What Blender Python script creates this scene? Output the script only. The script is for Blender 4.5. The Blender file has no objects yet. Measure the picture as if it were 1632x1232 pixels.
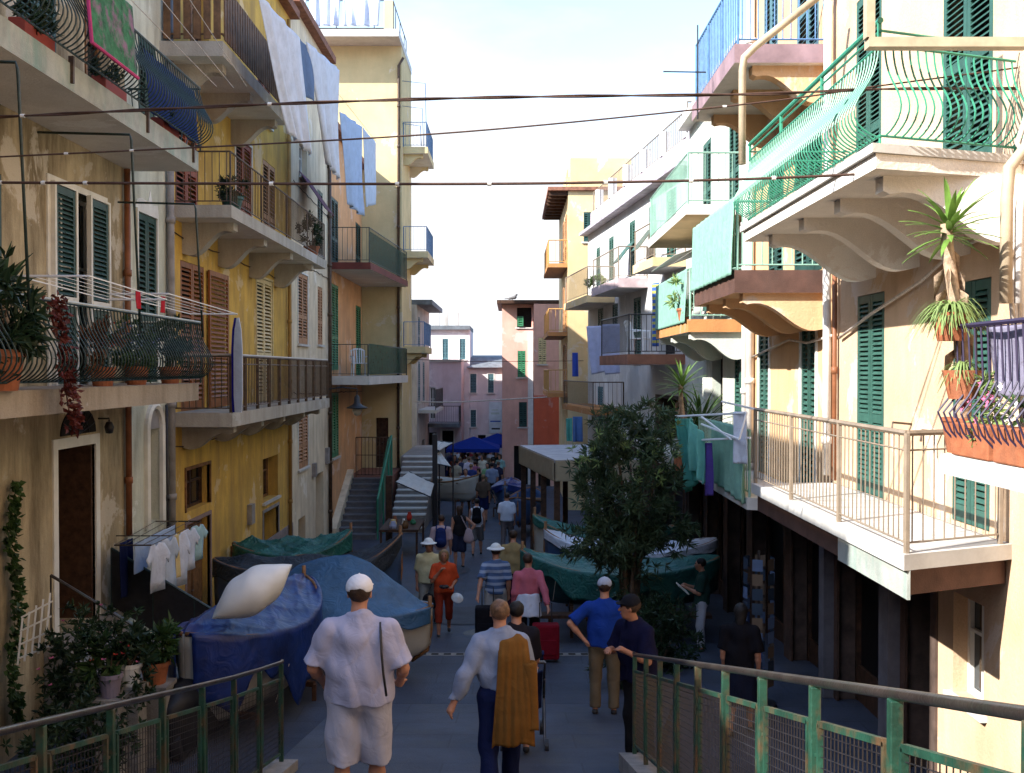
import bpy, bmesh, math, random
import numpy as np
from mathutils import Vector, Matrix
random.seed(7); np.random.seed(7)
rad = math.radians
sc = bpy.context.scene

# ---------------------------------------------------------------- camera, sky, sun, exposure
FPX, CX, CY, PITCH = 1650.0, 816.0, 616.0, rad(0.9)
cam_data = bpy.data.cameras.new('camera'); cam = bpy.data.objects.new('camera', cam_data)
sc.collection.objects.link(cam); sc.camera = cam
cam.location = (0, 0, 0); cam.rotation_euler = (rad(90) - PITCH, 0, 0)
cam_data.sensor_width = 36.0; cam_data.lens = 36.0 * FPX / 1632.0
cam_data.clip_start = 0.05; cam_data.clip_end = 2000

SUN_TRAVEL = Vector((1.0, 0.65, -0.8)).normalized()
SUN_EL = math.asin(-SUN_TRAVEL.z); SUN_ROT = math.atan2(-SUN_TRAVEL.x, -SUN_TRAVEL.y)
world = bpy.data.worlds.new('World'); sc.world = world; world.use_nodes = True
wn, wl = world.node_tree.nodes, world.node_tree.links
wn.clear()
w_out = wn.new('ShaderNodeOutputWorld'); w_bg = wn.new('ShaderNodeBackground'); w_sky = wn.new('ShaderNodeTexSky')
w_sky.sky_type = 'NISHITA'; w_sky.sun_disc = False; w_sky.sun_elevation = SUN_EL; w_sky.sun_rotation = SUN_ROT
w_sky.air_density = 1.3; w_sky.dust_density = 0.7; w_sky.ozone_density = 4.0
w_tc = wn.new('ShaderNodeTexCoord'); w_map = wn.new('ShaderNodeMapping'); w_map.inputs['Scale'].default_value = (1.0, 1.0, 2.6)
w_no = wn.new('ShaderNodeTexNoise'); w_no.inputs['Scale'].default_value = 1.7; w_no.inputs['Detail'].default_value = 7; w_no.inputs['Roughness'].default_value = 0.6
w_ramp = wn.new('ShaderNodeValToRGB'); w_ramp.color_ramp.elements[0].position = 0.42; w_ramp.color_ramp.elements[1].position = 0.68
w_mix = wn.new('ShaderNodeMix'); w_mix.data_type = 'RGBA'; w_mix.inputs['B'].default_value = (2.3, 2.36, 2.45, 1)
wl.new(w_tc.outputs['Generated'], w_map.inputs['Vector']); wl.new(w_map.outputs['Vector'], w_no.inputs['Vector'])
w_sep = wn.new('ShaderNodeSeparateXYZ'); wl.new(w_tc.outputs['Generated'], w_sep.inputs['Vector'])
w_el = wn.new('ShaderNodeMapRange'); w_el.inputs['From Min'].default_value = 0.10; w_el.inputs['From Max'].default_value = 0.50; w_el.inputs['To Min'].default_value = 0.215; w_el.inputs['To Max'].default_value = -0.42
wl.new(w_sep.outputs['Z'], w_el.inputs['Value']); w_add = wn.new('ShaderNodeMath'); w_add.operation = 'ADD'
wl.new(w_no.outputs['Fac'], w_add.inputs[0]); wl.new(w_el.outputs['Result'], w_add.inputs[1]); wl.new(w_add.outputs[0], w_ramp.inputs['Fac']); wl.new(w_ramp.outputs['Color'], w_mix.inputs['Factor'])
wl.new(w_sky.outputs['Color'], w_mix.inputs['A']); wl.new(w_mix.outputs['Result'], w_bg.inputs['Color'])
w_bg.inputs['Strength'].default_value = 0.135
wl.new(w_bg.outputs['Background'], w_out.inputs['Surface'])

sun_data = bpy.data.lights.new('sun', 'SUN'); sun = bpy.data.objects.new('sun', sun_data); sc.collection.objects.link(sun)
sun_data.energy = 3.3; sun_data.angle = rad(0.5); sun_data.color = (1.0, 0.965, 0.90)
sun.rotation_euler = SUN_TRAVEL.to_track_quat('-Z', 'Y').to_euler(); sun.location = (-20, -12, 25)

sc.view_settings.view_transform = 'Standard'; sc.view_settings.look = 'None'
sc.view_settings.exposure = 1.95; sc.view_settings.gamma = 1.0; sc.view_settings.use_curve_mapping = False

sc.cycles.max_bounces = 14; sc.cycles.diffuse_bounces = 8

# ---------------------------------------------------------------- helpers
COL = sc.collection
ORG = {}

def P(px, py, y):
    """world point seen at pixel (px, py) at the distance y down the street"""
    xv, yv = (px - CX) / FPX, (CY - py) / FPX
    t = y / (math.cos(PITCH) + yv * math.sin(PITCH))
    return Vector((xv * t, y, t * (yv * math.cos(PITCH) - math.sin(PITCH))))

def org(o):
    return ORG.get(o.name, Vector((0, 0, 0))) if o else Vector((0, 0, 0))

def tag(o, label=None, cat=None, group=None, kind=None):
    if label: o['label'] = label
    if cat: o['category'] = cat
    if group: o['group'] = group
    if kind: o['kind'] = kind
    return o

def thing(name, label, cat, loc=(0, 0, 0), rz=0.0, group=None):
    o = bpy.data.objects.new(name, None); COL.objects.link(o)
    o.empty_display_size = 0.2
    o.location = loc; o.rotation_euler = (0, 0, rz); ORG[o.name] = Vector(loc)
    return tag(o, label, cat, group)

def place(name, mesh, loc, rz=0.0, parent=None, local=False, rot=None):
    """link an object that uses `mesh`; loc is in world space unless local"""
    o = bpy.data.objects.new(name, mesh); COL.objects.link(o)
    if parent is not None: o.parent = parent
    o.location = Vector(loc) if (local or parent is None) else Vector(loc) - org(parent)
    o.rotation_euler = rot if rot else (0, 0, rz)
    ORG[o.name] = Vector(loc)
    return o

class MB:
    def __init__(s): s.v = []; s.f = []
    def add(s, vs, fs):
        b = len(s.v); s.v += [tuple(p) for p in vs]; s.f += [tuple(i + b for i in f) for f in fs]; return s
    def box(s, a, b):
        x0, y0, z0 = [min(p, q) for p, q in zip(a, b)]; x1, y1, z1 = [max(p, q) for p, q in zip(a, b)]
        return s.add([(x0,y0,z0),(x1,y0,z0),(x1,y1,z0),(x0,y1,z0),(x0,y0,z1),(x1,y0,z1),(x1,y1,z1),(x0,y1,z1)],
                     [(0,3,2,1),(4,5,6,7),(0,1,5,4),(1,2,6,5),(2,3,7,6),(3,0,4,7)])
    def prism(s, poly, a, b):
        """poly: list of 3-D points; extruded from offset vector a to offset vector b"""
        n = len(poly); a = Vector(a); b = Vector(b)
        vs = [Vector(p) + a for p in poly] + [Vector(p) + b for p in poly]
        return s.add(vs, [tuple(range(n))[::-1], tuple(range(n, 2 * n))] + [(i, (i + 1) % n, n + (i + 1) % n, n + i) for i in range(n)])
    def tube(s, pts, r, n=6, closed_ends=True, flat=1.0):
        pts = [Vector(p) for p in pts]; rr = r if isinstance(r, (list, tuple)) else [r] * len(pts)
        rings = []; up = Vector((0, 0, 1)); prev = None
        for i, p in enumerate(pts):
            d = (pts[min(i + 1, len(pts) - 1)] - pts[max(i - 1, 0)])
            if d.length < 1e-9: d = Vector((0, 0, 1))
            d.normalize()
            ref = prev if prev is not None else (up if abs(d.z) < 0.95 else Vector((0, 1, 0)))
            x = ref.cross(d)
            if x.length < 1e-6: x = Vector((1, 0, 0)).cross(d)
            x.normalize(); y = d.cross(x); y.normalize(); prev = y
            off = math.pi / n if n == 4 else 0
            rings.append([p + (x * math.cos(2 * math.pi * k / n + off) + y * flat * math.sin(2 * math.pi * k / n + off)) * rr[i] for k in range(n)])
        vs = [q for ring in rings for q in ring]; fs = []
        for i in range(len(rings) - 1):
            for k in range(n):
                a = i * n + k; b = i * n + (k + 1) % n
                fs.append((a, b, b + n, a + n))
        if closed_ends:
            fs.append(tuple(range(n))[::-1]); m = (len(rings) - 1) * n; fs.append(tuple(range(m, m + n)))
        return s.add(vs, fs)
    def lathe(s, prof, c=(0, 0, 0), n=16):
        c = Vector(c); vs = []; fs = []
        for (r, z) in prof:
            vs += [c + Vector((r * math.cos(2 * math.pi * k / n), r * math.sin(2 * math.pi * k / n), z)) for k in range(n)]
        for i in range(len(prof) - 1):
            for k in range(n):
                a = i * n + k; b = i * n + (k + 1) % n
                fs.append((a, b, b + n, a + n))
        return s.add(vs, fs)
    def grid(s, fn, nu, nv, wrap=False):
        vs = [fn(i / nu, j / nv) for j in range(nv + 1) for i in range(nu + 1)]
        fs = [(j * (nu + 1) + i, j * (nu + 1) + i + 1, (j + 1) * (nu + 1) + i + 1, (j + 1) * (nu + 1) + i) for j in range(nv) for i in range(nu)]
        return s.add(vs, fs)
    def mesh(s, name, m, smooth=False, recenter=False):
        me = bpy.data.meshes.new(name); o = Vector((0, 0, 0)); v = s.v
        if recenter and v:
            a = np.array(v); o = Vector(((a[:,0].min()+a[:,0].max())/2, (a[:,1].min()+a[:,1].max())/2, a[:,2].min()))
            v = (a - np.array(o)).tolist()
        me.from_pydata(v, [], s.f)
        if m: me.materials.append(m)
        if smooth: me.polygons.foreach_set('use_smooth', [True] * len(me.polygons))
        me.update(); return me, o
    def build(s, name, m, parent=None, smooth=False, local=False, solid=0, bevel=0):
        if local:
            me, o = s.mesh(name, m, smooth); ob = place(name, me, (0, 0, 0), 0, parent, local=True)
        else:
            me, o = s.mesh(name, m, smooth, True); ob = place(name, me, o, 0, parent)
        if bevel:
            bv = ob.modifiers.new('bevel', 'BEVEL'); bv.width = bevel; bv.segments = 2; bv.limit_method = 'ANGLE'
        if solid:
            sm = ob.modifiers.new('solid', 'SOLIDIFY'); sm.thickness = solid; sm.offset = 0
        return ob

# ---------------------------------------------------------------- materials (procedural)
MATS = {}
def M(name, col, rough=0.8, var=0.12, scale=2.5, bump=0.0, bscale=60, metal=0.0, stain=None, stain_amt=0.0, stain_scale=(1.2, 1.2, 0.25),
      trans=0.0, spec=0.3, col2=None, speck=0.0, alpha=1.0, stain_lo=0.48, peel=None, joints=None, bdist=0.02, bdstr=0.0):
    if name in MATS: return MATS[name]
    m = bpy.data.materials.new(name); m.use_nodes = True; MATS[name] = m
    nt = m.node_tree; N, L = nt.nodes, nt.links; b = N['Principled BSDF']
    b.inputs['Roughness'].default_value = rough; b.inputs['Metallic'].default_value = metal
    if 'Specular IOR Level' in b.inputs: b.inputs['Specular IOR Level'].default_value = spec
    geo = N.new('ShaderNodeNewGeometry')
    n1 = N.new('ShaderNodeTexNoise'); n1.inputs['Scale'].default_value = scale; n1.inputs['Detail'].default_value = 6; n1.inputs['Roughness'].default_value = 0.62
    L.new(geo.outputs['Position'], n1.inputs['Vector'])
    c1 = (*col, 1); dark = col2 or tuple(c * (1 - 2.2 * var) for c in col)
    rmp = N.new('ShaderNodeValToRGB'); rmp.color_ramp.elements[0].position = 0.32; rmp.color_ramp.elements[1].position = 0.68
    rmp.color_ramp.elements[0].color = (*[max(0, c) for c in dark], 1); rmp.color_ramp.elements[1].color = c1
    L.new(n1.outputs['Fac'], rmp.inputs['Fac']); out = rmp.outputs['Color']
    if stain:
        mp = N.new('ShaderNodeMapping'); mp.inputs['Scale'].default_value = stain_scale
        L.new(geo.outputs['Position'], mp.inputs['Vector'])
        n2 = N.new('ShaderNodeTexNoise'); n2.inputs['Scale'].default_value = 2.2; n2.inputs['Detail'].default_value = 8; n2.inputs['Roughness'].default_value = 0.68
        L.new(mp.outputs['Vector'], n2.inputs['Vector'])
        r2 = N.new('ShaderNodeValToRGB'); r2.color_ramp.elements[0].position = stain_lo; r2.color_ramp.elements[1].position = stain_lo + 0.24
        r2.color_ramp.elements[1].color = (stain_amt, stain_amt, stain_amt, 1); L.new(n2.outputs['Fac'], r2.inputs['Fac'])
        mx = N.new('ShaderNodeMix'); mx.data_type = 'RGBA'; mx.inputs['B'].default_value = (*stain, 1)
        L.new(r2.outputs['Color'], mx.inputs['Factor']); L.new(out, mx.inputs['A']); out = mx.outputs['Result']
    if peel:
        n5 = N.new('ShaderNodeTexNoise'); n5.inputs['Scale'].default_value = 0.75; n5.inputs['Detail'].default_value = 12; n5.inputs['Roughness'].default_value = 0.66; n5.inputs['Distortion'].default_value = 0.4
        ad = N.new('ShaderNodeVectorMath'); ad.operation = 'ADD'; ad.inputs[1].default_value = (17.3, 5.1, 9.7); L.new(geo.outputs['Position'], ad.inputs[0]); L.new(ad.outputs['Vector'], n5.inputs['Vector'])
        r5 = N.new('ShaderNodeValToRGB'); r5.color_ramp.elements[0].position = 0.585; r5.color_ramp.elements[1].position = 0.61; r5.color_ramp.elements[1].color = (0.75, 0.75, 0.75, 1); L.new(n5.outputs['Fac'], r5.inputs['Fac'])
        mp5 = N.new('ShaderNodeMix'); mp5.data_type = 'RGBA'; mp5.inputs['B'].default_value = (*peel, 1); L.new(r5.outputs['Color'], mp5.inputs['Factor']); L.new(out, mp5.inputs['A']); out = mp5.outputs['Result']
    jn = None
    if joints:
        br = N.new('ShaderNodeTexBrick'); br.inputs['Scale'].default_value = 1.0; br.inputs['Mortar Size'].default_value = 0.012; br.inputs['Brick Width'].default_value = joints[0]; br.inputs['Row Height'].default_value = joints[1]
        br.inputs['Color1'].default_value = (1, 1, 1, 1); br.inputs['Color2'].default_value = (0.86, 0.86, 0.87, 1); br.inputs['Mortar'].default_value = (0.70, 0.70, 0.70, 1); L.new(geo.outputs['Position'], br.inputs['Vector'])
        mj = N.new('ShaderNodeMix'); mj.data_type = 'RGBA'; mj.blend_type = 'MULTIPLY'; mj.inputs['Factor'].default_value = 1; L.new(out, mj.inputs['A']); L.new(br.outputs['Color'], mj.inputs['B']); out = mj.outputs['Result']
    if speck:
        n4 = N.new('ShaderNodeTexNoise'); n4.inputs['Scale'].default_value = 90; n4.inputs['Detail'].default_value = 3
        L.new(geo.outputs['Position'], n4.inputs['Vector'])
        r4 = N.new('ShaderNodeMapRange'); r4.inputs['From Min'].default_value = 0.3; r4.inputs['From Max'].default_value = 0.7
        r4.inputs['To Min'].default_value = 1 - speck; r4.inputs['To Max'].default_value = 1 + speck
        L.new(n4.outputs['Fac'], r4.inputs['Value'])
        mu = N.new('ShaderNodeMix'); mu.data_type = 'RGBA'; mu.blend_type = 'MULTIPLY'; mu.inputs['Factor'].default_value = 1
        L.new(out, mu.inputs['A']); L.new(r4.outputs['Result'], mu.inputs['B']); out = mu.outputs['Result']
    L.new(out, b.inputs['Base Color'])
    if bump:
        n3 = N.new('ShaderNodeTexNoise'); n3.inputs['Scale'].default_value = bscale; n3.inputs['Detail'].default_value = 5
        L.new(geo.outputs['Position'], n3.inputs['Vector'])
        bp = N.new('ShaderNodeBump'); bp.inputs['Strength'].default_value = bump; bp.inputs['Distance'].default_value = bdist; n3.inputs['Distortion'].default_value = bdstr
        L.new(n3.outputs['Fac'], bp.inputs['Height']); L.new(bp.outputs['Normal'], b.inputs['Normal'])
    if trans:
        tr = N.new('ShaderNodeBsdfTranslucent'); L.new(out, tr.inputs['Color'])
        ms = N.new('ShaderNodeMixShader'); ms.inputs['Fac'].default_value = trans
        L.new(b.outputs['BSDF'], ms.inputs[1]); L.new(tr.outputs['BSDF'], ms.inputs[2])
        L.new(ms.outputs['Shader'], N['Material Output'].inputs['Surface'])
    if alpha < 1: b.inputs['Alpha'].default_value = alpha
    return m

def plaster(name, col, stain=(0.10, 0.085, 0.06), amt=0.45, var=0.10, lo=0.44):
    g_ = sum(col) / 3; return M(name, col, stain_lo=lo, peel=tuple(min(0.8, 0.55 * c + 0.45 * g_ + 0.05) for c in col), rough=0.92, var=var, scale=0.9, bump=0.35, bscale=28, stain=stain, stain_amt=amt, speck=0.10, spec=0.15)

PL_A1 = plaster('plaster_tan', (0.52, 0.43, 0.28), (0.13, 0.10, 0.06), 0.85, 0.18, 0.40)
PL_A2 = plaster('plaster_pale_green', (0.64, 0.65, 0.54), (0.22, 0.21, 0.16), 0.6)
PL_B = plaster('plaster_yellow', (0.72, 0.45, 0.105), (0.33, 0.21, 0.08), 0.8, 0.16, 0.42)
PL_C = plaster('plaster_cream', (0.80, 0.68, 0.49), (0.36, 0.26, 0.17), 0.55, 0.13)
PL_D = plaster('plaster_orange', (0.74, 0.40, 0.20), (0.40, 0.25, 0.14), 0.5, 0.13)
PL_T = plaster('plaster_pale_yellow', (0.66, 0.53, 0.29), (0.42, 0.39, 0.22), 0.3)
PL_E = plaster('plaster_grey', (0.50, 0.47, 0.44))
PL_F = plaster('plaster_mauve', (0.60, 0.51, 0.55), (0.4, 0.28, 0.3), 0.35)
PL_F2 = plaster('plaster_pale_pink', (0.70, 0.64, 0.64), (0.45, 0.35, 0.35), 0.3)
PL_G = plaster('plaster_salmon', (0.74, 0.42, 0.34), (0.45, 0.25, 0.2), 0.4)
PL_G2 = plaster('plaster_red', (0.60, 0.13, 0.07), (0.35, 0.08, 0.05), 0.35)
PL_H = plaster('plaster_straw', (0.66, 0.49, 0.27), (0.42, 0.35, 0.2), 0.3)
PL_I = plaster('plaster_white', (0.64, 0.63, 0.62), (0.42, 0.4, 0.38), 0.3)
PL_J = plaster('plaster_off_white', (0.60, 0.59, 0.52), (0.28, 0.42, 0.36), 0.45)
PL_K = plaster('plaster_apricot', (0.66, 0.42, 0.235), (0.42, 0.25, 0.13), 0.35)
PL_L = plaster('plaster_buff', (0.64, 0.455, 0.30), (0.42, 0.28, 0.17), 0.5, 0.12)
SOFFIT = plaster('soffit_grey', (0.78, 0.76, 0.72), (0.5, 0.47, 0.42), 0.4)
SOFFIT_W = plaster('soffit_white', (0.80, 0.74, 0.66), (0.6, 0.53, 0.44), 0.3)
CONC = M('concrete', (0.40, 0.38, 0.34), 0.9, 0.18, 2.0, 0.4, 40, stain=(0.12, 0.11, 0.09), stain_amt=0.6, speck=0.12)
MARBLE = M('pale_slab', (0.58, 0.56, 0.52), 0.6, 0.1, 3.0, 0.1, 40, stain=(0.35, 0.32, 0.28), stain_amt=0.3)
FASCIA_BR = M('fascia_brown', (0.12, 0.06, 0.045), 0.7, 0.2, 3.0, 0.2, stain=(0.08, 0.05, 0.04), stain_amt=0.5)
FASCIA_GR = M('fascia_stained', (0.42, 0.44, 0.40), 0.85, 0.2, 2.0, 0.3, stain=(0.16, 0.28, 0.24), stain_amt=0.8)
SH_GREEN = M('shutter_green', (0.034, 0.105, 0.082), 0.55, 0.15, 6, spec=0.4)
SH_DGREEN = M('shutter_dark_green', (0.022, 0.070, 0.060), 0.55, 0.2, 6, spec=0.4)
SH_MGREEN = M('shutter_mid_green', (0.050, 0.230, 0.110), 0.55, 0.2, 6, spec=0.4)
SH_BROWN = M('shutter_brown', (0.27, 0.085, 0.015), 0.55, 0.2, 6, spec=0.4)
SH_RED = M('shutter_red_brown', (0.30, 0.075, 0.035), 0.6, 0.2, 6)
SH_TAN = M('shutter_tan', (0.46, 0.24, 0.12), 0.6, 0.2, 6)
SH_CREAM = M('shutter_cream', (0.70, 0.56, 0.30), 0.6, 0.15, 6)
SH_BLUE = M('shutter_blue_grey', (0.08, 0.17, 0.20), 0.6, 0.15, 6)
TRIM_W = M('trim_white', (0.76, 0.75, 0.70), 0.7, 0.1, 3, 0.1, stain=(0.4, 0.37, 0.32), stain_amt=0.3)
IRON_DG = M('iron_dark_green', (0.018, 0.045, 0.040), 0.5, 0.3, 12, spec=0.5)
IRON_BLK = M('iron_black', (0.020, 0.018, 0.022), 0.5, 0.3, 12, spec=0.5)
IRON_GR = M('iron_bright_green', (0.04, 0.26, 0.16), 0.45, 0.12, 8, spec=0.5)
IRON_BR = M('iron_brown', (0.10, 0.055, 0.030), 0.55, 0.3, 10, spec=0.5)
IRON_TAN = M('rail_tan_enamel', (0.26, 0.20, 0.145), 0.45, 0.15, 6, spec=0.5)
IRON_BLUE = M('iron_blue', (0.10, 0.22, 0.42), 0.5, 0.2, 10, spec=0.5)
IRON_RUSTG = M('rail_green_rusty', (0.016, 0.074, 0.045), 0.5, 0.3, 5, bump=0.2, bscale=50, stain=(0.16, 0.055, 0.02), stain_amt=0.75, stain_scale=(3, 3, 2), spec=0.5)
STEEL = M('handrail_worn', (0.15, 0.12, 0.105), 0.30, 0.25, 5, bump=0.1, metal=0.8, stain=(0.10, 0.14, 0.10), stain_amt=0.6, stain_scale=(2, 2, 2))
PIPE_G = M('pipe_grey', (0.34, 0.32, 0.31), 0.6, 0.2, 4, stain=(0.16, 0.12, 0.1), stain_amt=0.4)
PIPE_BR = M('pipe_copper_brown', (0.26, 0.10, 0.045), 0.5, 0.2, 4)
PIPE_W = M('pipe_white', (0.74, 0.70, 0.66), 0.6, 0.1, 4, stain=(0.4, 0.28, 0.18), stain_amt=0.4)
PIPE_T = M('pipe_tan', (0.48, 0.38, 0.26), 0.6, 0.15, 4)
CABLE = M('cable_brown', (0.085, 0.045, 0.032), 0.7, 0.2, 20)
CABLE_W = M('cable_pale', (0.66, 0.58, 0.50), 0.7, 0.2, 20)
GLASS = M('window_glass', (0.02, 0.024, 0.03), 0.08, 0.2, 2, spec=0.6)
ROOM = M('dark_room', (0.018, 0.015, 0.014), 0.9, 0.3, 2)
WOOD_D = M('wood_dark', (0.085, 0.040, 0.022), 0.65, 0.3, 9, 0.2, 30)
WOOD_M = M('wood_mid', (0.28, 0.13, 0.05), 0.6, 0.3, 9, 0.2, 30)
TERRA = M('terracotta', (0.38, 0.125, 0.055), 0.8, 0.2, 6, 0.2, stain=(0.25, 0.12, 0.07), stain_amt=0.4)
PLASTIC_W = M('plastic_white', (0.76, 0.77, 0.78), 0.4, 0.04, 4)
TILE_R = M('roof_tile', (0.30, 0.13, 0.08), 0.85, 0.25, 5, 0.3)
SLATE = M('roof_slate', (0.16, 0.18, 0.20), 0.75, 0.2, 4, 0.2)
STONE = M('stone_grey', (0.30, 0.28, 0.26), 0.85, 0.2, 4, 0.5, 30, speck=0.15, stain=(0.12, 0.11, 0.1), stain_amt=0.5)
STEP_L = M('stair_pale_stone', (0.27, 0.245, 0.225), 0.8, 0.15, 4, 0.3, 30, speck=0.12)
SLATE_STEP = M('stair_slate', (0.17, 0.165, 0.175), 0.75, 0.15, 4, 0.3, 30, speck=0.12)
LEAF = M('leaf_green', (0.055, 0.115, 0.030), 0.5, 0.3, 3, trans=0.25)
LEAF_D = M('leaf_dark', (0.030, 0.062, 0.026), 0.5, 0.3, 3, trans=0.2)
LEAF_O = M('leaf_oleander', (0.078, 0.125, 0.060), 0.45, 0.33, 2.2, trans=0.22)
LEAF_L = M('leaf_lime', (0.26, 0.36, 0.12), 0.5, 0.2, 4, trans=0.3)
LEAF_Y = M('leaf_yucca', (0.20, 0.36, 0.07), 0.45, 0.3, 5, trans=0.25)
LEAF_RED = M('leaf_crimson', (0.15, 0.028, 0.02), 0.5, 0.3, 4, trans=0.2)
BARK = M('bark', (0.17, 0.115, 0.08), 0.9, 0.3, 8, 0.6, 30)
BARK_P = M('bark_pale', (0.52, 0.37, 0.25), 0.9, 0.3, 14, 0.6, 30)
FL_RED = M('petal_red', (0.60, 0.05, 0.03), 0.6, 0.2, 6)
FL_PINK = M('petal_pink', (0.65, 0.16, 0.30), 0.6, 0.2, 6)
FL_BLUE = M('petal_blue', (0.35, 0.42, 0.75), 0.6, 0.2, 6)
FL_WHITE = M('petal_white', (0.78, 0.72, 0.68), 0.6, 0.1, 6)
def cloth_mat(name, col, trans=0.12, var=0.08, rough=0.9): return M(name, col, rough, var, 5, 0.5, 6.5, trans=trans, spec=0.1, bdist=0.035, bdstr=1.2)
C_WHITE = cloth_mat('cloth_white', (0.76, 0.80, 0.90), 0.25)
C_LILAC = cloth_mat('cloth_lilac', (0.50, 0.52, 0.70), 0.2)
C_BLUE = cloth_mat('cloth_light_blue', (0.46, 0.58, 0.78), 0.2)
C_SLATE = cloth_mat('cloth_slate_blue', (0.14, 0.21, 0.36), 0.15)
C_NAVY = cloth_mat('cloth_navy', (0.012, 0.018, 0.07))
C_MINT = cloth_mat('cloth_mint', (0.31, 0.56, 0.45), 0.3)
C_TEAL = cloth_mat('cloth_teal', (0.12, 0.44, 0.36), 0.2)
C_BUTTER = cloth_mat('cloth_butter', (0.74, 0.58, 0.28), 0.2)
C_NET = M('net_green', (0.06, 0.34, 0.20), 0.8, 0.15, 6, trans=0.4, alpha=0.72)
C_NETM = M('mesh_screen_green', (0.07, 0.16, 0.11), 0.8, 0.15, 6, trans=0.4, alpha=0.6)
TARP_B = M('tarp_blue', (0.006, 0.030, 0.19), 0.45, 0.3, 2.5, 0.4, 4, spec=0.5, bdist=0.05, bdstr=1.5)
TARP_S = M('tarp_steel_blue', (0.045, 0.125, 0.25), 0.45, 0.2, 2.5, 0.6, 5, spec=0.4, bdist=0.04, bdstr=2.0)
TARP_D = M('tarp_charcoal', (0.030, 0.040, 0.055), 0.55, 0.3, 2.5, 0.7, 6, bdist=0.05, bdstr=2.0)
TARP_G = M('tarp_green', (0.022, 0.135, 0.112), 0.45, 0.25, 2.5, 0.8, 6, spec=0.4, bdist=0.05, bdstr=2.0)
TARP_W = M('tarp_white', (0.60, 0.63, 0.72), 0.5, 0.15, 2.5, 0.6, 6, bdist=0.05, bdstr=2.0)
HULL_W = M('hull_white', (0.44, 0.42, 0.37), 0.4, 0.1, 2, spec=0.5, stain=(0.35, 0.3, 0.24), stain_amt=0.4)
HULL_B = M('hull_blue', (0.05, 0.10, 0.22), 0.4, 0.2, 2, spec=0.5)
HULL_G = M('hull_dark_green', (0.02, 0.06, 0.06), 0.4, 0.2, 2, spec=0.5)
ENAMEL_W = M('enamel_white', (0.74, 0.74, 0.72), 0.4, 0.1, 3)

# ---------------------------------------------------------------- architecture builders
class Fr:
    """a facade line on the plan: u runs along it (world Y or X), o is the distance out of the wall"""
    def __init__(s, axis, c, n, k=0.0, ref=0.0):
        s.axis, s.c, s.k, s.ref = axis, c, k, ref; s.n = Vector((n[0], n[1], 0)).normalized()
        s.rz = math.atan2(-s.n.x, s.n.y)
    def pt(s, u, o=0.0, z=0.0):
        w = s.c + s.k * (u - s.ref)
        p = Vector((w, u, z)) if s.axis == 'y' else Vector((u, w, z))
        return p + s.n * o
    def box(s, mb, u0, u1, o0, o1, z0, z1):
        p = [s.pt(u, o, z) for z in (z0, z1) for (u, o) in ((u0, o0), (u1, o0), (u1, o1), (u0, o1))]
        mb.add(p, [(0,3,2,1),(4,5,6,7),(0,1,5,4),(1,2,6,5),(2,3,7,6),(3,0,4,7)]); return mb

MESHC = {}
def shutter_leaf(w, h, mat, near):
    key = (round(w, 2), round(h, 2), mat.name, near)
    if key in MESHC: return MESHC[key]
    mb = MB(); st = min(0.075, w * 0.2); t = 0.02
    mb.box((-w/2, -t, 0), (-w/2 + st, t, h)); mb.box((w/2 - st, -t, 0), (w/2, t, h))
    rails = [(0, 0.17), (h * 0.36, h * 0.36 + 0.11), (h - 0.10, h)] if h > 1.2 else [(0, 0.09), (h - 0.08, h)]
    for a, b in rails: mb.box((-w/2 + st, -t + 0.003, a), (w/2 - st, t - 0.003, b))
    sp = 0.062 if near else 0.085
    zs = []
    for (a, b), (c, d) in zip(rails[:-1], rails[1:]):
        n = max(1, int((c - b) / sp)); zs += [b + (i + 0.5) * (c - b) / n for i in range(n)]
    sl = None
    def slat(m, z):
        hw = w/2 - st; a = rad(38); dy, dz = 0.030 * math.cos(a), 0.030 * math.sin(a) + 0.006
        m.add([(-hw, -dy, z + dz), (hw, -dy, z + dz), (hw, dy, z - dz), (-hw, dy, z - dz),
               (-hw, -dy, z + dz + 0.009), (hw, -dy, z + dz + 0.009), (hw, dy, z - dz + 0.009), (-hw, dy, z - dz + 0.009)],
              [(0,3,2,1),(4,5,6,7),(0,1,5,4),(1,2,6,5),(2,3,7,6),(3,0,4,7)])
    if near:
        s1 = MB(); slat(s1, 0.0); sl = s1.mesh('slat', mat)[0]
    else:
        for z in zs: slat(mb, z)
    MESHC[key] = (mb.mesh('shutter', mat)[0], sl, zs); return MESHC[key]

def shutter(parent, fr, uc, z0, w, h, mat, near=False, o=0.03, turn=0.0):
    me, sl, zs = shutter_leaf(w, h, mat, near)
    ob = place('shutter', me, fr.pt(uc, o, z0), fr.rz + turn, parent)
    if sl:
        for z in zs: place('slat', sl, (0, 0, z), 0, ob, local=True)
    return ob

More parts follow.
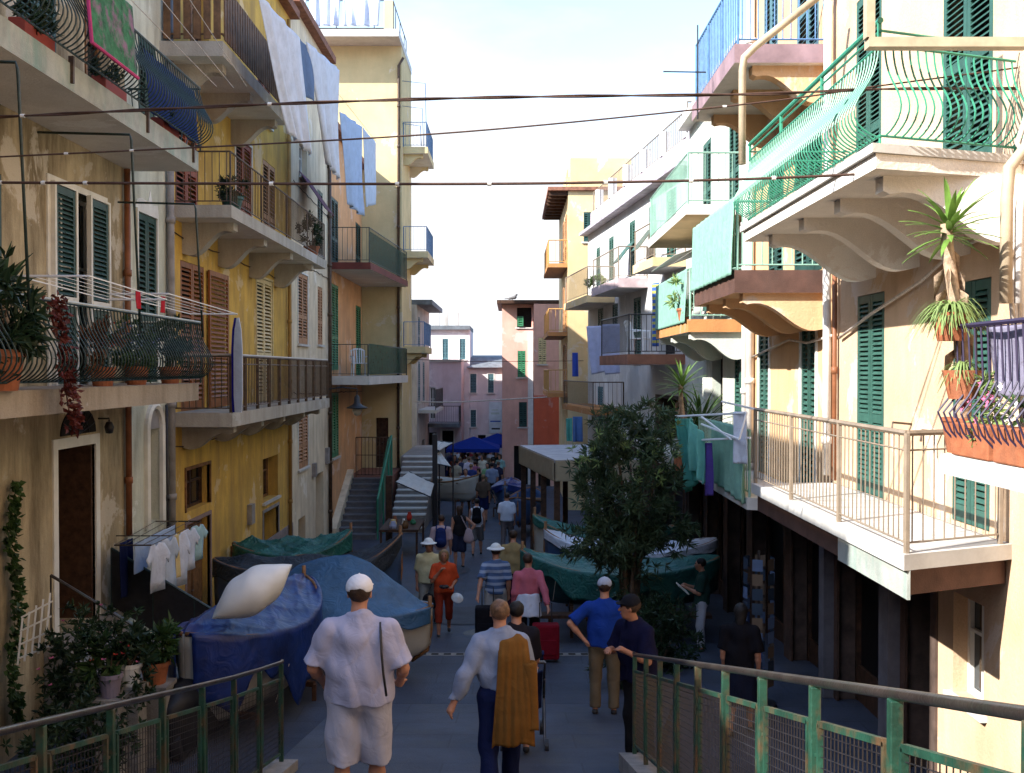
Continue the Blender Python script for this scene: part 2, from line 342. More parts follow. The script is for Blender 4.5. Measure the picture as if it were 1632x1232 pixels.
def opening(parent, fr, u0, u1, z0, z1, kind='shut', mat=None, near=False, trim=None, sill=True, tw=0.09, **kw):
    w, h, uc = u1 - u0, z1 - z0, (u0 + u1) / 2
    dep = kw.get('depth', 0.20)
    if trim:
        t = MB()
        fr.box(t, u0 - tw, u0, -0.05, 0.025, z0, z1 + tw); fr.box(t, u1, u1 + tw, -0.05, 0.025, z0, z1 + tw); fr.box(t, u0, u1, -0.05, 0.025, z1, z1 + tw)
        t.build('surround', trim, parent)
    if sill and z0 > fr_floor(parent) + 0.25:
        s_ = MB(); fr.box(s_, u0 - 0.08, u1 + 0.08, -0.1, 0.07, z0 - 0.065, z0 - 0.005); s_.build('sill', kw.get('sillmat', MARBLE), parent)
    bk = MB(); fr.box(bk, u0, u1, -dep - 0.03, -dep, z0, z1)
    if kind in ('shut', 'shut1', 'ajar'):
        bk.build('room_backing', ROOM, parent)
        o = kw.get('o', -0.02)
        if kind == 'shut1': shutter(parent, fr, uc, z0 + 0.01, w - 0.02, h - 0.02, mat, near, o)
        elif kind == 'shut':
            for sgn in (-1, 1): shutter(parent, fr, uc + sgn * w / 4, z0 + 0.01, w / 2 - 0.012, h - 0.02, mat, near, o)
    elif kind in ('win', 'open'):
        f = MB(); ft = 0.055
        for (a, b) in ((u0, u0 + ft), (u1 - ft, u1), (uc - ft/2, uc + ft/2)): fr.box(f, a, b, -dep + 0.002, -dep + 0.05, z0, z1)
        for (a, b) in ((z0, z0 + ft), (z1 - ft, z1), (z0 + h * 0.62, z0 + h * 0.62 + 0.035)): fr.box(f, u0 + ft, u1 - ft, -dep + 0.004, -dep + 0.045, a, b)
        wd = f.build('window', kw.get('frame', WOOD_M), parent); bk.build('pane', GLASS, wd)
        if kind == 'open':
            for sgn in (-1, 1): shutter(parent, fr, uc + sgn * (w * 0.75 + 0.02), z0, w / 2 - 0.02, h, mat, near, 0.035)
    elif kind == 'door':
        d = MB(); fr.box(d, u0, u1, -dep - 0.03, -dep, z0, z1)
        for (a, b) in ((0.08, 0.46), (0.54, 0.92)):
            for (c, e) in ((0.06, 0.30), (0.36, 0.62), (0.68, 0.94)): fr.box(d, u0 + a * w, u0 + b * w, -dep, -dep + 0.018, z0 + c * h, z0 + e * h)
        dd = d.build('door', mat or WOOD_M, parent)
        hn = MB(); hn.tube([fr.pt(u0 + 0.5 * w, -dep + 0.02, z0 + 1.0), fr.pt(u0 + 0.5 * w, -dep + 0.06, z0 + 1.0), fr.pt(u0 + 0.42 * w, -dep + 0.06, z0 + 1.0)], 0.012); hn.build('handle', STEEL, dd)
    elif kind == 'shop':
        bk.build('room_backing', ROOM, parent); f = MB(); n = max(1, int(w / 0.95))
        for i in range(n + 1): c = u0 + 0.04 + (w - 0.08) * i / n; fr.box(f, c - 0.04, c + 0.04, -dep + 0.01, -dep + 0.09, z0, z1)
        fr.box(f, u0, u1, -dep + 0.012, -dep + 0.08, z1 - 0.45, z1 - 0.38); fr.box(f, u0, u1, -dep + 0.012, -dep + 0.07, z0, z0 + 0.5)
        sf = f.build('shop_front', WOOD_D, parent)
        for i in range(n):
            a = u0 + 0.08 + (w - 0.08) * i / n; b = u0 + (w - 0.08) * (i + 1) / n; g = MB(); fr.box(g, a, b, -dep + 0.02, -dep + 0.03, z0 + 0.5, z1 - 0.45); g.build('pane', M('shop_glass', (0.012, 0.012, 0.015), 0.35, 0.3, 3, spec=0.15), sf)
        c = MB()
        for (a, b) in ((u0 - 0.12, u0 + 0.0), (u1 - 0.0, u1 + 0.12)): fr.box(c, a, b, 0.002, 0.03, z0, z1 + 0.1)
        for (a, b) in ((u0 + 0.001, u0 + 0.035), (u1 - 0.035, u1 - 0.001)): fr.box(c, a, b, -dep + 0.1, 0.028, z0, z1 - 0.002)  # inner linings added to darken the wall-coloured reveals
        fr.box(c, u0, u1, 0.002, 0.03, z1, z1 + 0.1); c.build('shop_surround', M('surround_dark', (0.12, 0.08, 0.065), 0.8, 0.25, 4), parent)
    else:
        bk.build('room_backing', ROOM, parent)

FLOORS = {}
def fr_floor(p): return FLOORS.get(p.name, -99)

def house(name, label, fr, u0, u1, z0, z1, depth, mat, ops=(), roof=None, cat='house', group=None, top_over=0.25, roofh=0.22):
    root = thing(name, label, cat, fr.pt((u0 + u1) / 2, -depth / 2, z0), 0, group)
    us = sorted(set([u0, u1] + [v for o in ops for v in o[:2]])); zs = sorted(set([z0, z1] + [v for o in ops for v in o[2:4]]))
    mb = MB()
    for a, b in zip(us[:-1], us[1:]):
        for c, d in zip(zs[:-1], zs[1:]):
            um, zm = (a + b) / 2, (c + d) / 2
            if any(o[0] < um < o[1] and o[2] < zm < o[3] for o in ops): continue
            mb.add([fr.pt(a, 0, c), fr.pt(b, 0, c), fr.pt(b, 0, d), fr.pt(a, 0, d)], [(0, 1, 2, 3)])
    for o in ops:
        a, b, c, d = o[:4]; q = [(a, c), (b, c), (b, d), (a, d)]; dep = (o[4] if len(o) > 4 else {}).get('depth', 0.20) + 0.03
        for i in range(1 if c <= z0 + 0.01 else 0, 4):
            (ua, za), (ub, zb) = q[i], q[(i + 1) % 4]
            mb.add([fr.pt(ua, 0, za), fr.pt(ub, 0, zb), fr.pt(ub, -dep, zb), fr.pt(ua, -dep, za)], [(0, 1, 2, 3)])
    D = -depth
    for (pa, pb) in (((u0, 0), (u0, D)), ((u0, D), (u1, D)), ((u1, D), (u1, 0))):
        mb.add([fr.pt(*pa, z0), fr.pt(*pb, z0), fr.pt(*pb, z1), fr.pt(*pa, z1)], [(0, 1, 2, 3)])
    mb.add([fr.pt(u0, 0, z1), fr.pt(u1, 0, z1), fr.pt(u1, D, z1), fr.pt(u0, D, z1)], [(0, 1, 2, 3)])
    mb.build('wall', mat, root)
    if roof:
        r = MB(); fr.box(r, u0 - 0.02, u1 + 0.02, -depth, top_over, z1 + 0.003, z1 + roofh); r.build('roof', roof, root)
    for o in ops:
        kw = dict(o[4]) if len(o) > 4 else {}
        opening(root, fr, *o[:4], **kw)
    return root

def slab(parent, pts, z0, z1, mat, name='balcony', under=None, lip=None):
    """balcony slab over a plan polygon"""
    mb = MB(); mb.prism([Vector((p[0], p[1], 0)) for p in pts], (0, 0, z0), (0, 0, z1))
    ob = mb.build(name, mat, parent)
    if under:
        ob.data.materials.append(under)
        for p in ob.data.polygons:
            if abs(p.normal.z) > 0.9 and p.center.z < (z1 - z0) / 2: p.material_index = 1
    return ob

def railing(parent, pts, h, mat, out, spacing=0.11, r=0.008, prof=None, single=True, post_every=None, post_r=0.02, top_r=0.02, low=0.08,
            topmat=None, mid=None, top_extra=None, name='railing', n=5, skip=()):
    """pts: base line; out: reference point inside (bars bulge away from it)"""
    pts = [Vector(p) for p in pts]; prof = prof or [(0, 0), (1, 0)]
    inside = Vector(out)
    def offs(t):
        for (a, oa), (b, ob) in zip(prof[:-1], prof[1:]):
            if a <= t <= b: return oa + (ob - oa) * (t - a) / max(1e-6, b - a)
        return prof[-1][1]
    segs = []
    for a, b in zip(pts[:-1], pts[1:]):
        d = (b - a); nn = Vector((d.y, -d.x, 0)).normalized()
        if ((a + b) / 2 - inside).dot(nn) < 0: nn = -nn
        segs.append((a, b, nn))
    def line(hh):
        o = offs((hh - low) / max(0.01, h - low)) if hh >= low else 0; res = []
        for i, p in enumerate(pts):
            ns = [s[2] for j, s in enumerate(segs) if j in (i - 1, i)]
            v = sum(ns, Vector((0, 0, 0)))
            if len(ns) == 2: v = v / max(0.5, 1 + ns[0].dot(ns[1]))
            res.append(p + v * o + Vector((0, 0, hh)))
        return res
    mb = MB()
    for hh, rr in [(h, top_r), (low, r * 1.4)] + ([(mid, r * 1.3)] if mid else []) + ([(top_extra, r * 1.4)] if top_extra else []):
        L = line(hh)
        for a, b in zip(L[:-1], L[1:]): mb.tube([a, b], rr, 6)
    for si, (a, b, nn) in enumerate(segs):
        k = max(1, round((b - a).length / post_every)) if post_every else 1
        for i in range(k + (1 if si == len(segs) - 1 else 0)):
            p = a + (b - a) * i / k
            mb.tube([p, p + Vector((0, 0, low))] if prof != [(0, 0), (1, 0)] else [p, p + Vector((0, 0, h))], post_r if prof == [(0, 0), (1, 0)] else r * 1.5, 6)
    key = ('bar', tuple(prof), h, r, low, mat.name, n)
    if key not in MESHC:
        bm_ = MB(); bm_.tube([(0, o, low + t * (h - low)) for t, o in prof], r, n); MESHC[key] = bm_.mesh('baluster', mat)[0]
    bars = []
    for (a, b, nn) in segs:
        L = (b - a).length; k = max(1, int(round(L / spacing)))
        rz = math.atan2(-nn.x, nn.y)
        for i in range(k):
            p = a + (b - a) * ((i + 0.5) / k)
            bars.append((p, rz, nn))
    if not single:
        for p, rz, nn in bars: mb.tube([p + nn * o + Vector((0, 0, low + t * (h - low))) for t, o in prof], r, 4, False)
    ob = mb.build(name, mat, parent)
    if topmat:
        tm = MB(); L = line(h)
        for a, b in zip(L[:-1], L[1:]): tm.tube([a + Vector((0,0,top_r)), b + Vector((0,0,top_r))], top_r * 1.15, 6)
        tm.build('handrail', topmat, ob)
    if single:
        for p, rz, nn in bars: place('baluster', MESHC[key], p, rz, ob)
    return ob

BELLY = [(0, 0.01), (0.04, 0.08), (0.09, 0.135), (0.15, 0.18), (0.22, 0.207), (0.29, 0.213), (0.36, 0.20), (0.44, 0.17), (0.52, 0.13), (0.60, 0.09), (0.68, 0.056), (0.78, 0.028), (0.88, 0.01), (1, 0.0)]

def bracket(parent, fr, u, z, L=0.9, H=0.42, t=0.16, mat=None, scroll=True):
    """scrolled stone corbel below a balcony: top at z, length L out of the wall"""
    prof = [(0, 0), (L, 0), (L, -0.13)]
    for i in range(13):
        s = i / 12; o = L - 0.06 - s * (L - 0.06); zz = -0.16 - (H - 0.16) * (0.5 - 0.5 * math.cos(math.pi * min(1, s * 1.15))) + 0.05 * math.sin(2 * math.pi * s)
        prof.append((o, zz))
    mb = MB(); mb.prism([fr.pt(u - t/2, o - 0.01, z + zz) for o, zz in prof], (0, 0, 0), fr.pt(u + t, 0, 0) - fr.pt(u, 0, 0))
    return mb.build('bracket', mat or CONC, parent)

def pipe(parent, pts, r, mat, name='downpipe', top=None, n=8, clips=True):
    mb = MB(); mb.tube(pts, r, n)
    if clips:
        for a, b in zip(pts[:-1], pts[1:]):
            a = Vector(a); b = Vector(b)
            if abs(a.z - b.z) > 1.5:
                for i in range(1, int(abs(a.z - b.z) / 1.6) + 1):
                    p = a + (b - a) * (i * 1.6 / abs(a.z - b.z))
                    if i * 1.6 < abs(a.z - b.z): mb.tube([p - Vector((0,0,0.05)), p + Vector((0,0,0.05))], r * 1.3, n)
    if parent is None: return mb.build(name, mat, None, True)
    return mb.build(name, mat, parent, True)

# ---------------------------------------------------------------- soft things
def cloth(name, TL, TR, BR, BL, mat, amp=0.05, folds=3, nu=24, nv=24, parent=None, seed=0, sag=0.0, solid=0.008, hem=0.0):
    TL, TR, BR, BL = map(Vector, (TL, TR, BR, BL)); rng = random.Random(seed)
    nrm = (TR - TL).cross(BL - TL).normalized(); ph = [rng.uniform(0, 6.3) for _ in range(5)]
    def fn(u, v):
        p = TL * (1-u) * (1-v) + TR * u * (1-v) + BR * u * v + BL * (1-u) * v
        w = (0.35 + 0.65 * v)
        d = amp * w * (math.sin(2*math.pi*folds*u + ph[0] + 0.8*v) + 0.5*math.sin(2*math.pi*folds*1.7*u + ph[1] - 1.5*v) + 0.35*math.sin(5*v + ph[2] + 3*u))
        return p + nrm * d + Vector((0, 0, -sag * 4 * u * (1-u) + hem * v * math.sin(2*math.pi*(folds*0.6)*u + ph[3])))
    mb = MB(); mb.grid(fn, nu, nv)
    return mb.build(name, mat, parent, True, solid=solid)

def flat_shape(name, outline, o, ex, ez, mat, parent=None, thick=0.015, wave=0.02, seed=0):
    """garment cut-out: outline in (x, z); o origin, ex/ez axes"""
    o, ex, ez = Vector(o), Vector(ex), Vector(ez); n = ex.cross(ez).normalized(); rng = random.Random(seed); ph = rng.uniform(0, 6)
    bm_ = bmesh.new(); vs = [bm_.verts.new((x, z, 0)) for x, z in outline]; f = bm_.faces.new(vs)
    bmesh.ops.triangulate(bm_, faces=[f]); bmesh.ops.subdivide_edges(bm_, edges=bm_.edges[:], cuts=2, use_grid_fill=True)
    for v in bm_.verts:
        x, z = v.co.x, v.co.y
        v.co = o + ex * x + ez * z + n * wave * (math.sin(14 * x + ph) + 0.6 * math.sin(9 * z + 2 * ph))
    me = bpy.data.meshes.new(name); bm_.to_mesh(me); bm_.free()
    a = np.array([v.co[:] for v in me.vertices]); c = Vector(((a[:,0].min()+a[:,0].max())/2, (a[:,1].min()+a[:,1].max())/2, a[:,2].min()))
    me.transform(Matrix.Translation(-c)); me.materials.append(mat)
    me.polygons.foreach_set('use_smooth', [True] * len(me.polygons))
    ob = place(name, me, c, 0, parent); sm = ob.modifiers.new('solid', 'SOLIDIFY'); sm.thickness = thick
    return ob
TSHIRT = [(-0.22,0),(-0.08,0.02),(0,-0.03),(0.08,0.02),(0.22,0),(0.42,-0.18),(0.33,-0.30),(0.23,-0.22),(0.24,-0.68),(-0.24,-0.68),(-0.23,-0.22),(-0.33,-0.30),(-0.42,-0.18)]

# ---------------------------------------------------------------- plants
def kite(mb, b, d, l, w, side, bend=0.15):
    d = d.normalized(); s_ = d.cross(side)
    if s_.length < 1e-4: s_ = d.cross(Vector((1, 0.2, 0.1)))
    s_.normalize(); up = s_.cross(d)
    m = b + d * l * 0.45 + up * l * bend * 0.5
    mb.add([b, m - s_ * w / 2, b + d * l - up * l * bend * 0.4, m + s_ * w / 2], [(0, 1, 2), (0, 2, 3)])

def rdir(rng):
    while True:
        v = Vector((rng.uniform(-1, 1), rng.uniform(-1, 1), rng.uniform(-1, 1)))
        if 0.05 < v.length < 1: return v.normalized()

def leaf_cloud(n, c, R, ll, lw, seed=0, clumps=None, up=0.35, whorl=7, mb=None, hollow=0.35, spread=0.22):
    rng = random.Random(seed); c = Vector(c); mb = mb or MB(); R = Vector(R)
    K = clumps or max(6, n // 60); cl = []
    for _ in range(K):
        d = rdir(rng); rr = hollow + (1 - hollow) * rng.random() ** 0.55
        cl.append((c + Vector((d.x * R.x, d.y * R.y, d.z * R.z)) * rr, d))
    per = max(1, n // (K * whorl))
    for (p, d) in cl:
        for _ in range(per):
            q = p + Vector((rng.gauss(0, 1) * R.x, rng.gauss(0, 1) * R.y, rng.gauss(0, 1) * R.z)) * spread * 0.6
            ax = (d + rdir(rng) * 0.7 + Vector((0, 0, up))).normalized()
            for k in range(whorl):
                dd = (ax * rng.uniform(0.2, 1.0) + rdir(rng)).normalized()
                kite(mb, q, dd, ll * rng.uniform(0.6, 1.2), lw * rng.uniform(0.7, 1.2), rdir(rng))
    return mb

def potted(name, label, loc, pot_r, pot_h, foliage, mat=None, potmat=None, flowers=None, group=None, cat='plant', n=260, ll=0.10, lw=0.03, seed=0, up=0.4, fl_n=40):
    loc = Vector(loc); t = thing(name, label, cat, loc, 0, group)
    if pot_r:
        mb = MB(); mb.lathe([(0.001, 0.0), (pot_r*0.72, 0), (pot_r*0.95, pot_h*0.82), (pot_r*1.06, pot_h*0.82), (pot_r*1.06, pot_h), (pot_r*0.92, pot_h), (pot_r*0.88, pot_h*0.88), (0.001, pot_h*0.88)], loc, 16)
        mb.build('pot', potmat or TERRA, t, False)
    fz = foliage[2]
    c = loc + Vector((0, 0, pot_h + fz * 0.75))
    st = MB(); rng = random.Random(seed + 5)
    for k in range(5):
        d = Vector((rng.uniform(-1, 1) * foliage[0], rng.uniform(-1, 1) * foliage[1], fz * rng.uniform(0.8, 1.5))) * 0.7
        b = loc + Vector((0, 0, pot_h * 0.85)); st.tube([b, b + d * 0.5 + Vector((0, 0, 0.03)), b + d], [0.012, 0.009, 0.005], 5)
    st.build('stem', BARK, t)
    leaf_cloud(n, c, foliage, ll, lw, seed, up=up).build('foliage', mat or LEAF, t)
    if flowers:
        fm = MB(); rng = random.Random(seed + 1)
        for k in range(fl_n):
            d = rdir(rng); p = c + Vector((d.x * foliage[0], d.y * foliage[1], abs(d.z) * foliage[2])) * rng.uniform(0.7, 1.05)
            for j in range(5):
                a = 2 * math.pi * j / 5; kite(fm, p, Vector((math.cos(a), math.sin(a), 0.5)) + d * 0.6, 0.035, 0.028, Vector((0, 0, 1)))
        fm.build('flowers', flowers, t)['kind'] = 'stuff'
    return t

def yucca(label, loc, trunk_h, lean=(0, 0), n=34, L=0.55, w=0.045, potr=0.16, poth=0.28, mat=None, seed=0, trunk_r=0.05, heads=None, group=None):
    loc = Vector(loc); rng = random.Random(seed); t = thing('yucca', label, 'plant', loc, 0, group)
    if potr:
        mb = MB(); mb.lathe([(0.001, 0), (potr*0.75, 0), (potr, poth*0.9), (potr*1.06, poth*0.9), (potr*1.06, poth), (potr*0.9, poth), (0.001, poth*0.92)], loc, 16); mb.build('pot', TERRA, t)
    top = loc + Vector((lean[0], lean[1], poth + trunk_h))
    if trunk_h > 0.05:
        tb = MB(); pts = [loc + Vector((lean[0] * s + 0.03 * math.sin(5 * s), lean[1] * s, poth * 0.8 + (trunk_h + poth * 0.2) * s)) for s in [i / 10 for i in range(11)]]
        tb.tube(pts, [trunk_r * (1.15 - 0.35 * i / 10 + 0.1 * rng.random()) for i in range(11)], 8)
        for k in range(int(trunk_h * 11)):     # dry hanging leaf bases
            s = rng.uniform(0.35, 1); p = pts[int(s * 10)]; a = rng.uniform(0, 6.28)
            kite(tb, p, Vector((math.cos(a) * 0.5, math.sin(a) * 0.5, -0.8)), 0.2 * trunk_h, 0.035, Vector((0, 0, 1)), 0.35)
        tb.build('trunk', BARK_P, t, True)
    key = ('yl', L, w, (mat or LEAF_Y).name)
    if key not in MESHC:
        lm = MB(); ns = 5
        prof = [(0, 0.5), (0.25, 1.0), (0.55, 0.85), (0.8, 0.5), (1, 0.02)]
        for s, q in prof:
            z = L * s * (1 - 0.10 * s); y = 0.22 * L * s * s
            lm.v += [(-w/2*q, y, z), (0, y - 0.12*w, z), (w/2*q, y, z)]
        for i in range(ns - 1):
            for k in range(2): a = i * 3 + k; lm.f.append((a, a + 1, a + 4, a + 3))
        MESHC[key] = lm.mesh('leaf', mat or LEAF_Y, True)[0]
    for hp in (heads or [(0, 0, 0)]):
        for k in range(n):
            az = k * 2.39996 + rng.uniform(-0.2, 0.2); tilt = rad(8 + 100 * (k / n) ** 0.8 + rng.uniform(-6, 6))
            o = place('leaf', MESHC[key], top + Vector(hp) + Vector((0, 0, -0.12 * k / n)), 0, t)
            o.rotation_euler = (Matrix.Rotation(az, 3, 'Z') @ Matrix.Rotation(-tilt, 3, 'X')).to_euler(); sc_ = rng.uniform(0.75, 1.1); o.scale = (1, 1, sc_)
    return t

# ---------------------------------------------------------------- ground
def interp(tab, y):
    if y <= tab[0][0]: return tab[0][1]
    for (a, za), (b, zb) in zip(tab[:-1], tab[1:]):
        if y <= b: return za + (zb - za) * (y - a) / (b - a)
    return tab[-1][1]
STREET = [(-60, -4.65), (14.4, -4.65), (17.5, -4.8), (20, -5.05), (25, -5.3), (31, -5.55), (43, -5.7), (70, -5.85), (400, -6.2)]
RAMP = [(-8, 0.2), (0, -1.6), (4.4, -2.62), (7.7, -3.40), (8.7, -3.63), (10, -3.9), (14.35, -4.648)]
def street_z(y): return interp(STREET, y)
RX0, RX1 = -2.38, 1.33
def ground_z(x, y):
    if y < 14.3 and RX0 < x < RX1 + max(0, (y - 9.9)) * 0.2: return max(interp(RAMP, y), street_z(y))
    return street_z(y)

ASPH = M('street_paving', (0.056, 0.067, 0.100), 0.72, 0.18, 1.1, 0.35, 55, stain=(0.055, 0.055, 0.062), stain_amt=0.7, stain_scale=(0.9, 0.5, 1), speck=0.22, spec=0.35, joints=(1.15, 0.62))
RAMPM = M('ramp_concrete', (0.062, 0.074, 0.108), 0.7, 0.2, 1.3, 0.35, 60, stain=(0.07, 0.07, 0.075), stain_amt=0.7, stain_scale=(0.8, 0.8, 1), speck=0.2, spec=0.35, joints=(1.4, 0.8))
mb = MB(); ys = [-60, -20, 0, 8, 14.4, 16, 17.5, 20, 25, 31, 43, 70, 150, 400]; xs = [-300, -60, -12, -6, -2, 1, 4.6, 12, 60, 300]
mb.add([(x, y, street_z(y)) for y in ys for x in xs], [(j * len(xs) + i, j * len(xs) + i + 1, (j + 1) * len(xs) + i + 1, (j + 1) * len(xs) + i) for j in range(len(ys) - 1) for i in range(len(xs) - 1)])
street = mb.build('street', ASPH); tag(street, kind='structure')
# ramp that comes down to the street
mb = MB(); prof = RAMP
L = [(RX0, y, z) for y, z in prof]; R = [(RX1 if y < 10.2 else RX1 + 0.9, y, z) for y, z in prof]
nL = len(prof); bot = -5.0
vs = L + R + [(x, y, bot) for x, y, z in L] + [(x, y, bot) for x, y, z in R]
fs = []
for i in range(nL - 1):
    fs += [(i, nL + i, nL + i + 1, i + 1), (i, i + 1, 2*nL + i + 1, 2*nL + i), (nL + i, 3*nL + i, 3*nL + i + 1, nL + i + 1)]
mb.add(vs, fs); ramp = mb.build('ramp', RAMPM); tag(ramp, kind='structure')
for i, (sx, y1) in enumerate(((RX0 + 0.0, 10.1), (RX1 - 0.28, 10.1))):
    k = MB(); pr = [(y, z) for y, z in RAMP if y < y1] + [(y1, interp(RAMP, y1))]
    top = [(y, z + 0.10) for y, z in pr] if i == 0 else [(y, max(z + 0.10, -3.725 + 0.258 * (10.0 - y))) for y, z in pr]
    poly = [Vector((sx, y, z - 0.02)) for y, z in pr] + [Vector((sx, y, z)) for y, z in reversed(top)]
    k.prism(poly, (-0.003, 0, 0), (0.28, 0, 0)); o = k.build('kerb', STONE); tag(o, kind='structure')
rngp = random.Random(17)
for i, (x, y, w, l) in enumerate(((-0.9, 21.5, 1.5, 2.2), (0.5, 25.5, 1.1, 3.0), (-1.8, 28.0, 1.3, 1.8), (-1.0, 33.0, 1.6, 2.6))):
    q = MB(); c = []
    for k_ in range(10):
        a = 2 * math.pi * k_ / 10; rr = 1 / max(abs(math.cos(a)), abs(math.sin(a))) * rngp.uniform(0.85, 1.05); xx, yy = x + w / 2 * rr * math.cos(a), y + l / 2 * rr * math.sin(a); c.append((xx, yy, ground_z(xx, yy) + 0.012))
    q.add(c, [tuple(range(10))]); o = q.build('paving_repair', M('paving_repair_%d' % (i % 2), ((0.060, 0.064, 0.078), (0.085, 0.09, 0.11))[i % 2], 0.8, 0.2, 2, 0.3, 60, speck=0.2)); tag(o, kind='structure')
for (x, y) in ((-0.6, 19.6), (0.35, 29.0), (-2.0, 24.0)):
    q = MB(); q.lathe([(0.001, 0.016), (0.27, 0.016), (0.30, 0.014), (0.33, 0.014), (0.33, 0.004)], (x, y, ground_z(x, y)), 24); o = q.build('manhole_cover', M('cast_iron', (0.05, 0.05, 0.055), 0.5, 0.3, 20, 0.5, 30, metal=0.5)); tag(o, kind='structure')
# slotted drain across the street
dr = MB(); gz = lambda y: street_z(y) + 0.006
dr.add([(-3.4, 17.28, gz(17.28)), (2.6, 17.28, gz(17.28)), (2.6, 17.5, gz(17.5)), (-3.4, 17.5, gz(17.5))], [(0, 1, 2, 3)])
drain = dr.build('drain_channel', STONE); tag(drain, kind='structure')
sl = MB()
for i in range(28):
    x = -3.25 + i * 0.21; sl.add([(x, 17.33, gz(17.33) + 0.004), (x + 0.12, 17.33, gz(17.33) + 0.004), (x + 0.12, 17.45, gz(17.45) + 0.004), (x, 17.45, gz(17.45) + 0.004)], [(0, 1, 2, 3)])
o = sl.build('slots', ROOM, drain); o['kind'] = 'stuff'

# ---------------------------------------------------------------- ramp railings
def ramp_railing(label, X, y0, y1, meshed, base=None):
    t = thing('ramp_railing', label, 'railing', (X, (y0 + y1) / 2, interp(RAMP, (y0 + y1) / 2) + 0.1), 0, 'railings of the ramp')
    zb = base or (lambda y: interp(RAMP, y) + 0.085)
    H = 0.98
    ys = []; y = y1
    while y > y0 - 0.01: ys.append(y); y -= 0.85
    hr = MB(); hr.tube([(X, yy, zb(yy) + H) for yy in [ys[-1] - 0.4] + ys[::-1]] + [(X, y1 + 0.05, zb(y1) + H)], 0.019, 10); hr.build('handrail', STEEL, t, True)
    for yy in ys:
        p = MB(); p.box((X - 0.02, yy - 0.02, zb(yy) - 0.02), (X + 0.02, yy + 0.02, zb(yy) + H - 0.017)); p.build('post', IRON_RUSTG, t, bevel=0.004)
    for a, b in zip(ys[1:], ys[:-1]):
        f = MB(); a2, b2 = a + 0.075, b - 0.075; lo, hi = 0.10, H - 0.16
        c = [(X, a2, zb(a2) + lo), (X, b2, zb(b2) + lo), (X, b2, zb(b2) + hi), (X, a2, zb(a2) + hi)]
        for i in range(4): f.tube([c[i], c[(i + 1) % 4]], 0.017, 4)
        for q in (lo + 0.12, hi - 0.12):
            f.tube([(X, a + 0.02, zb(a) + q), (X, a2, zb(a2) + q)], 0.01, 4); f.tube([(X, b2, zb(b2) + q), (X, b - 0.02, zb(b) + q)], 0.01, 4)
        fo = f.build('panel_frame', IRON_RUSTG, t)
        if meshed:
            m = MB(); st = 0.042; n = int((b2 - a2) / st)
            for i in range(1, n): yy = a2 + i * (b2 - a2) / n; m.tube([(X, yy, zb(yy) + lo), (X, yy, zb(yy) + hi)], 0.0028, 3, False)
            n = int((hi - lo) / st)
            for i in range(1, n): q = lo + i * (hi - lo) / n; m.tube([(X, a2, zb(a2) + q), (X, b2, zb(b2) + q)], 0.0028, 3, False)
            mo = m.build('wire_mesh', IRON_BLK, fo); mo['kind'] = 'stuff'
        else:
            m = MB(); m.add([(X - 0.004, a2, zb(a2) + lo), (X - 0.004, b2, zb(b2) + lo), (X - 0.004, b2, zb(b2) + hi), (X - 0.004, a2, zb(a2) + hi)], [(0, 1, 2, 3)])
            st = 0.045; m = MB(); n = int((b2 - a2) / st)
            for i in range(1, n): yy = a2 + i * (b2 - a2) / n; m.tube([(X, yy, zb(yy) + lo), (X, yy, zb(yy) + hi)], 0.0028, 3, False)
            n = int((hi - lo) / st)
            for i in range(1, n): q = lo + i * (hi - lo) / n; m.tube([(X, a2, zb(a2) + q), (X, b2, zb(b2) + q)], 0.0028, 3, False)
            mo = m.build('wire_mesh', IRON_BLK, fo); mo['kind'] = 'stuff'
    return t
ramp_railing('rusty green railing with worn handrail along the left edge of the ramp', -2.24, 3.3, 10.0, False)
ramp_railing('green railing with wire mesh panels along the right edge of the ramp', 1.19, 1.4, 10.0, True, lambda y: -2.76 - 0.98 + 0.258 * (10.0 - y))

# ---------------------------------------------------------------- left side houses
FL = Fr('y', -6.0, (1, 0))
def S(mat, near=False, **k): d = dict(kind='shut', mat=mat, near=near); d.update(k); return d

shade_houseA0 = house('house', 'plain low tan house at the near left, added outside the picture edge to shade the ramp', FL, -9, 4.38, -4.65, 3.7, 7, PL_A1, [(2, 3, -2, 0.3, dict(kind='shut', mat=SH_DGREEN))], SLATE, top_over=0.0, roofh=0.1)  # unseen, added for shade: roof height keeps sun off the ramp
shade_houseA00 = house('house', 'tan house next to the stained one, added just outside the left picture edge for shade', FL, 4.4, 7.98, -4.65, 5.72, 7, PL_A1, [(6, 7, -2, 0.3, dict(kind='shut', mat=SH_DGREEN))], SLATE, top_over=0.0, roofh=0.1)  # unseen, added for shade: its roof closes the sun below the right terrace
skyblock_houseZ = house('house', 'unseen house added behind the viewpoint to block skylight', Fr('x', -9.0, (0, 1)), -5.9, 5.9, -4.65, 15.0, 6, PL_C, [(-2, -1, 1, 3, dict(kind='shut', mat=SH_DGREEN)), (2, 3, 1, 3, dict(kind='shut', mat=SH_DGREEN))], SLATE)  # unseen, added to cut skylight so the lower street goes darker

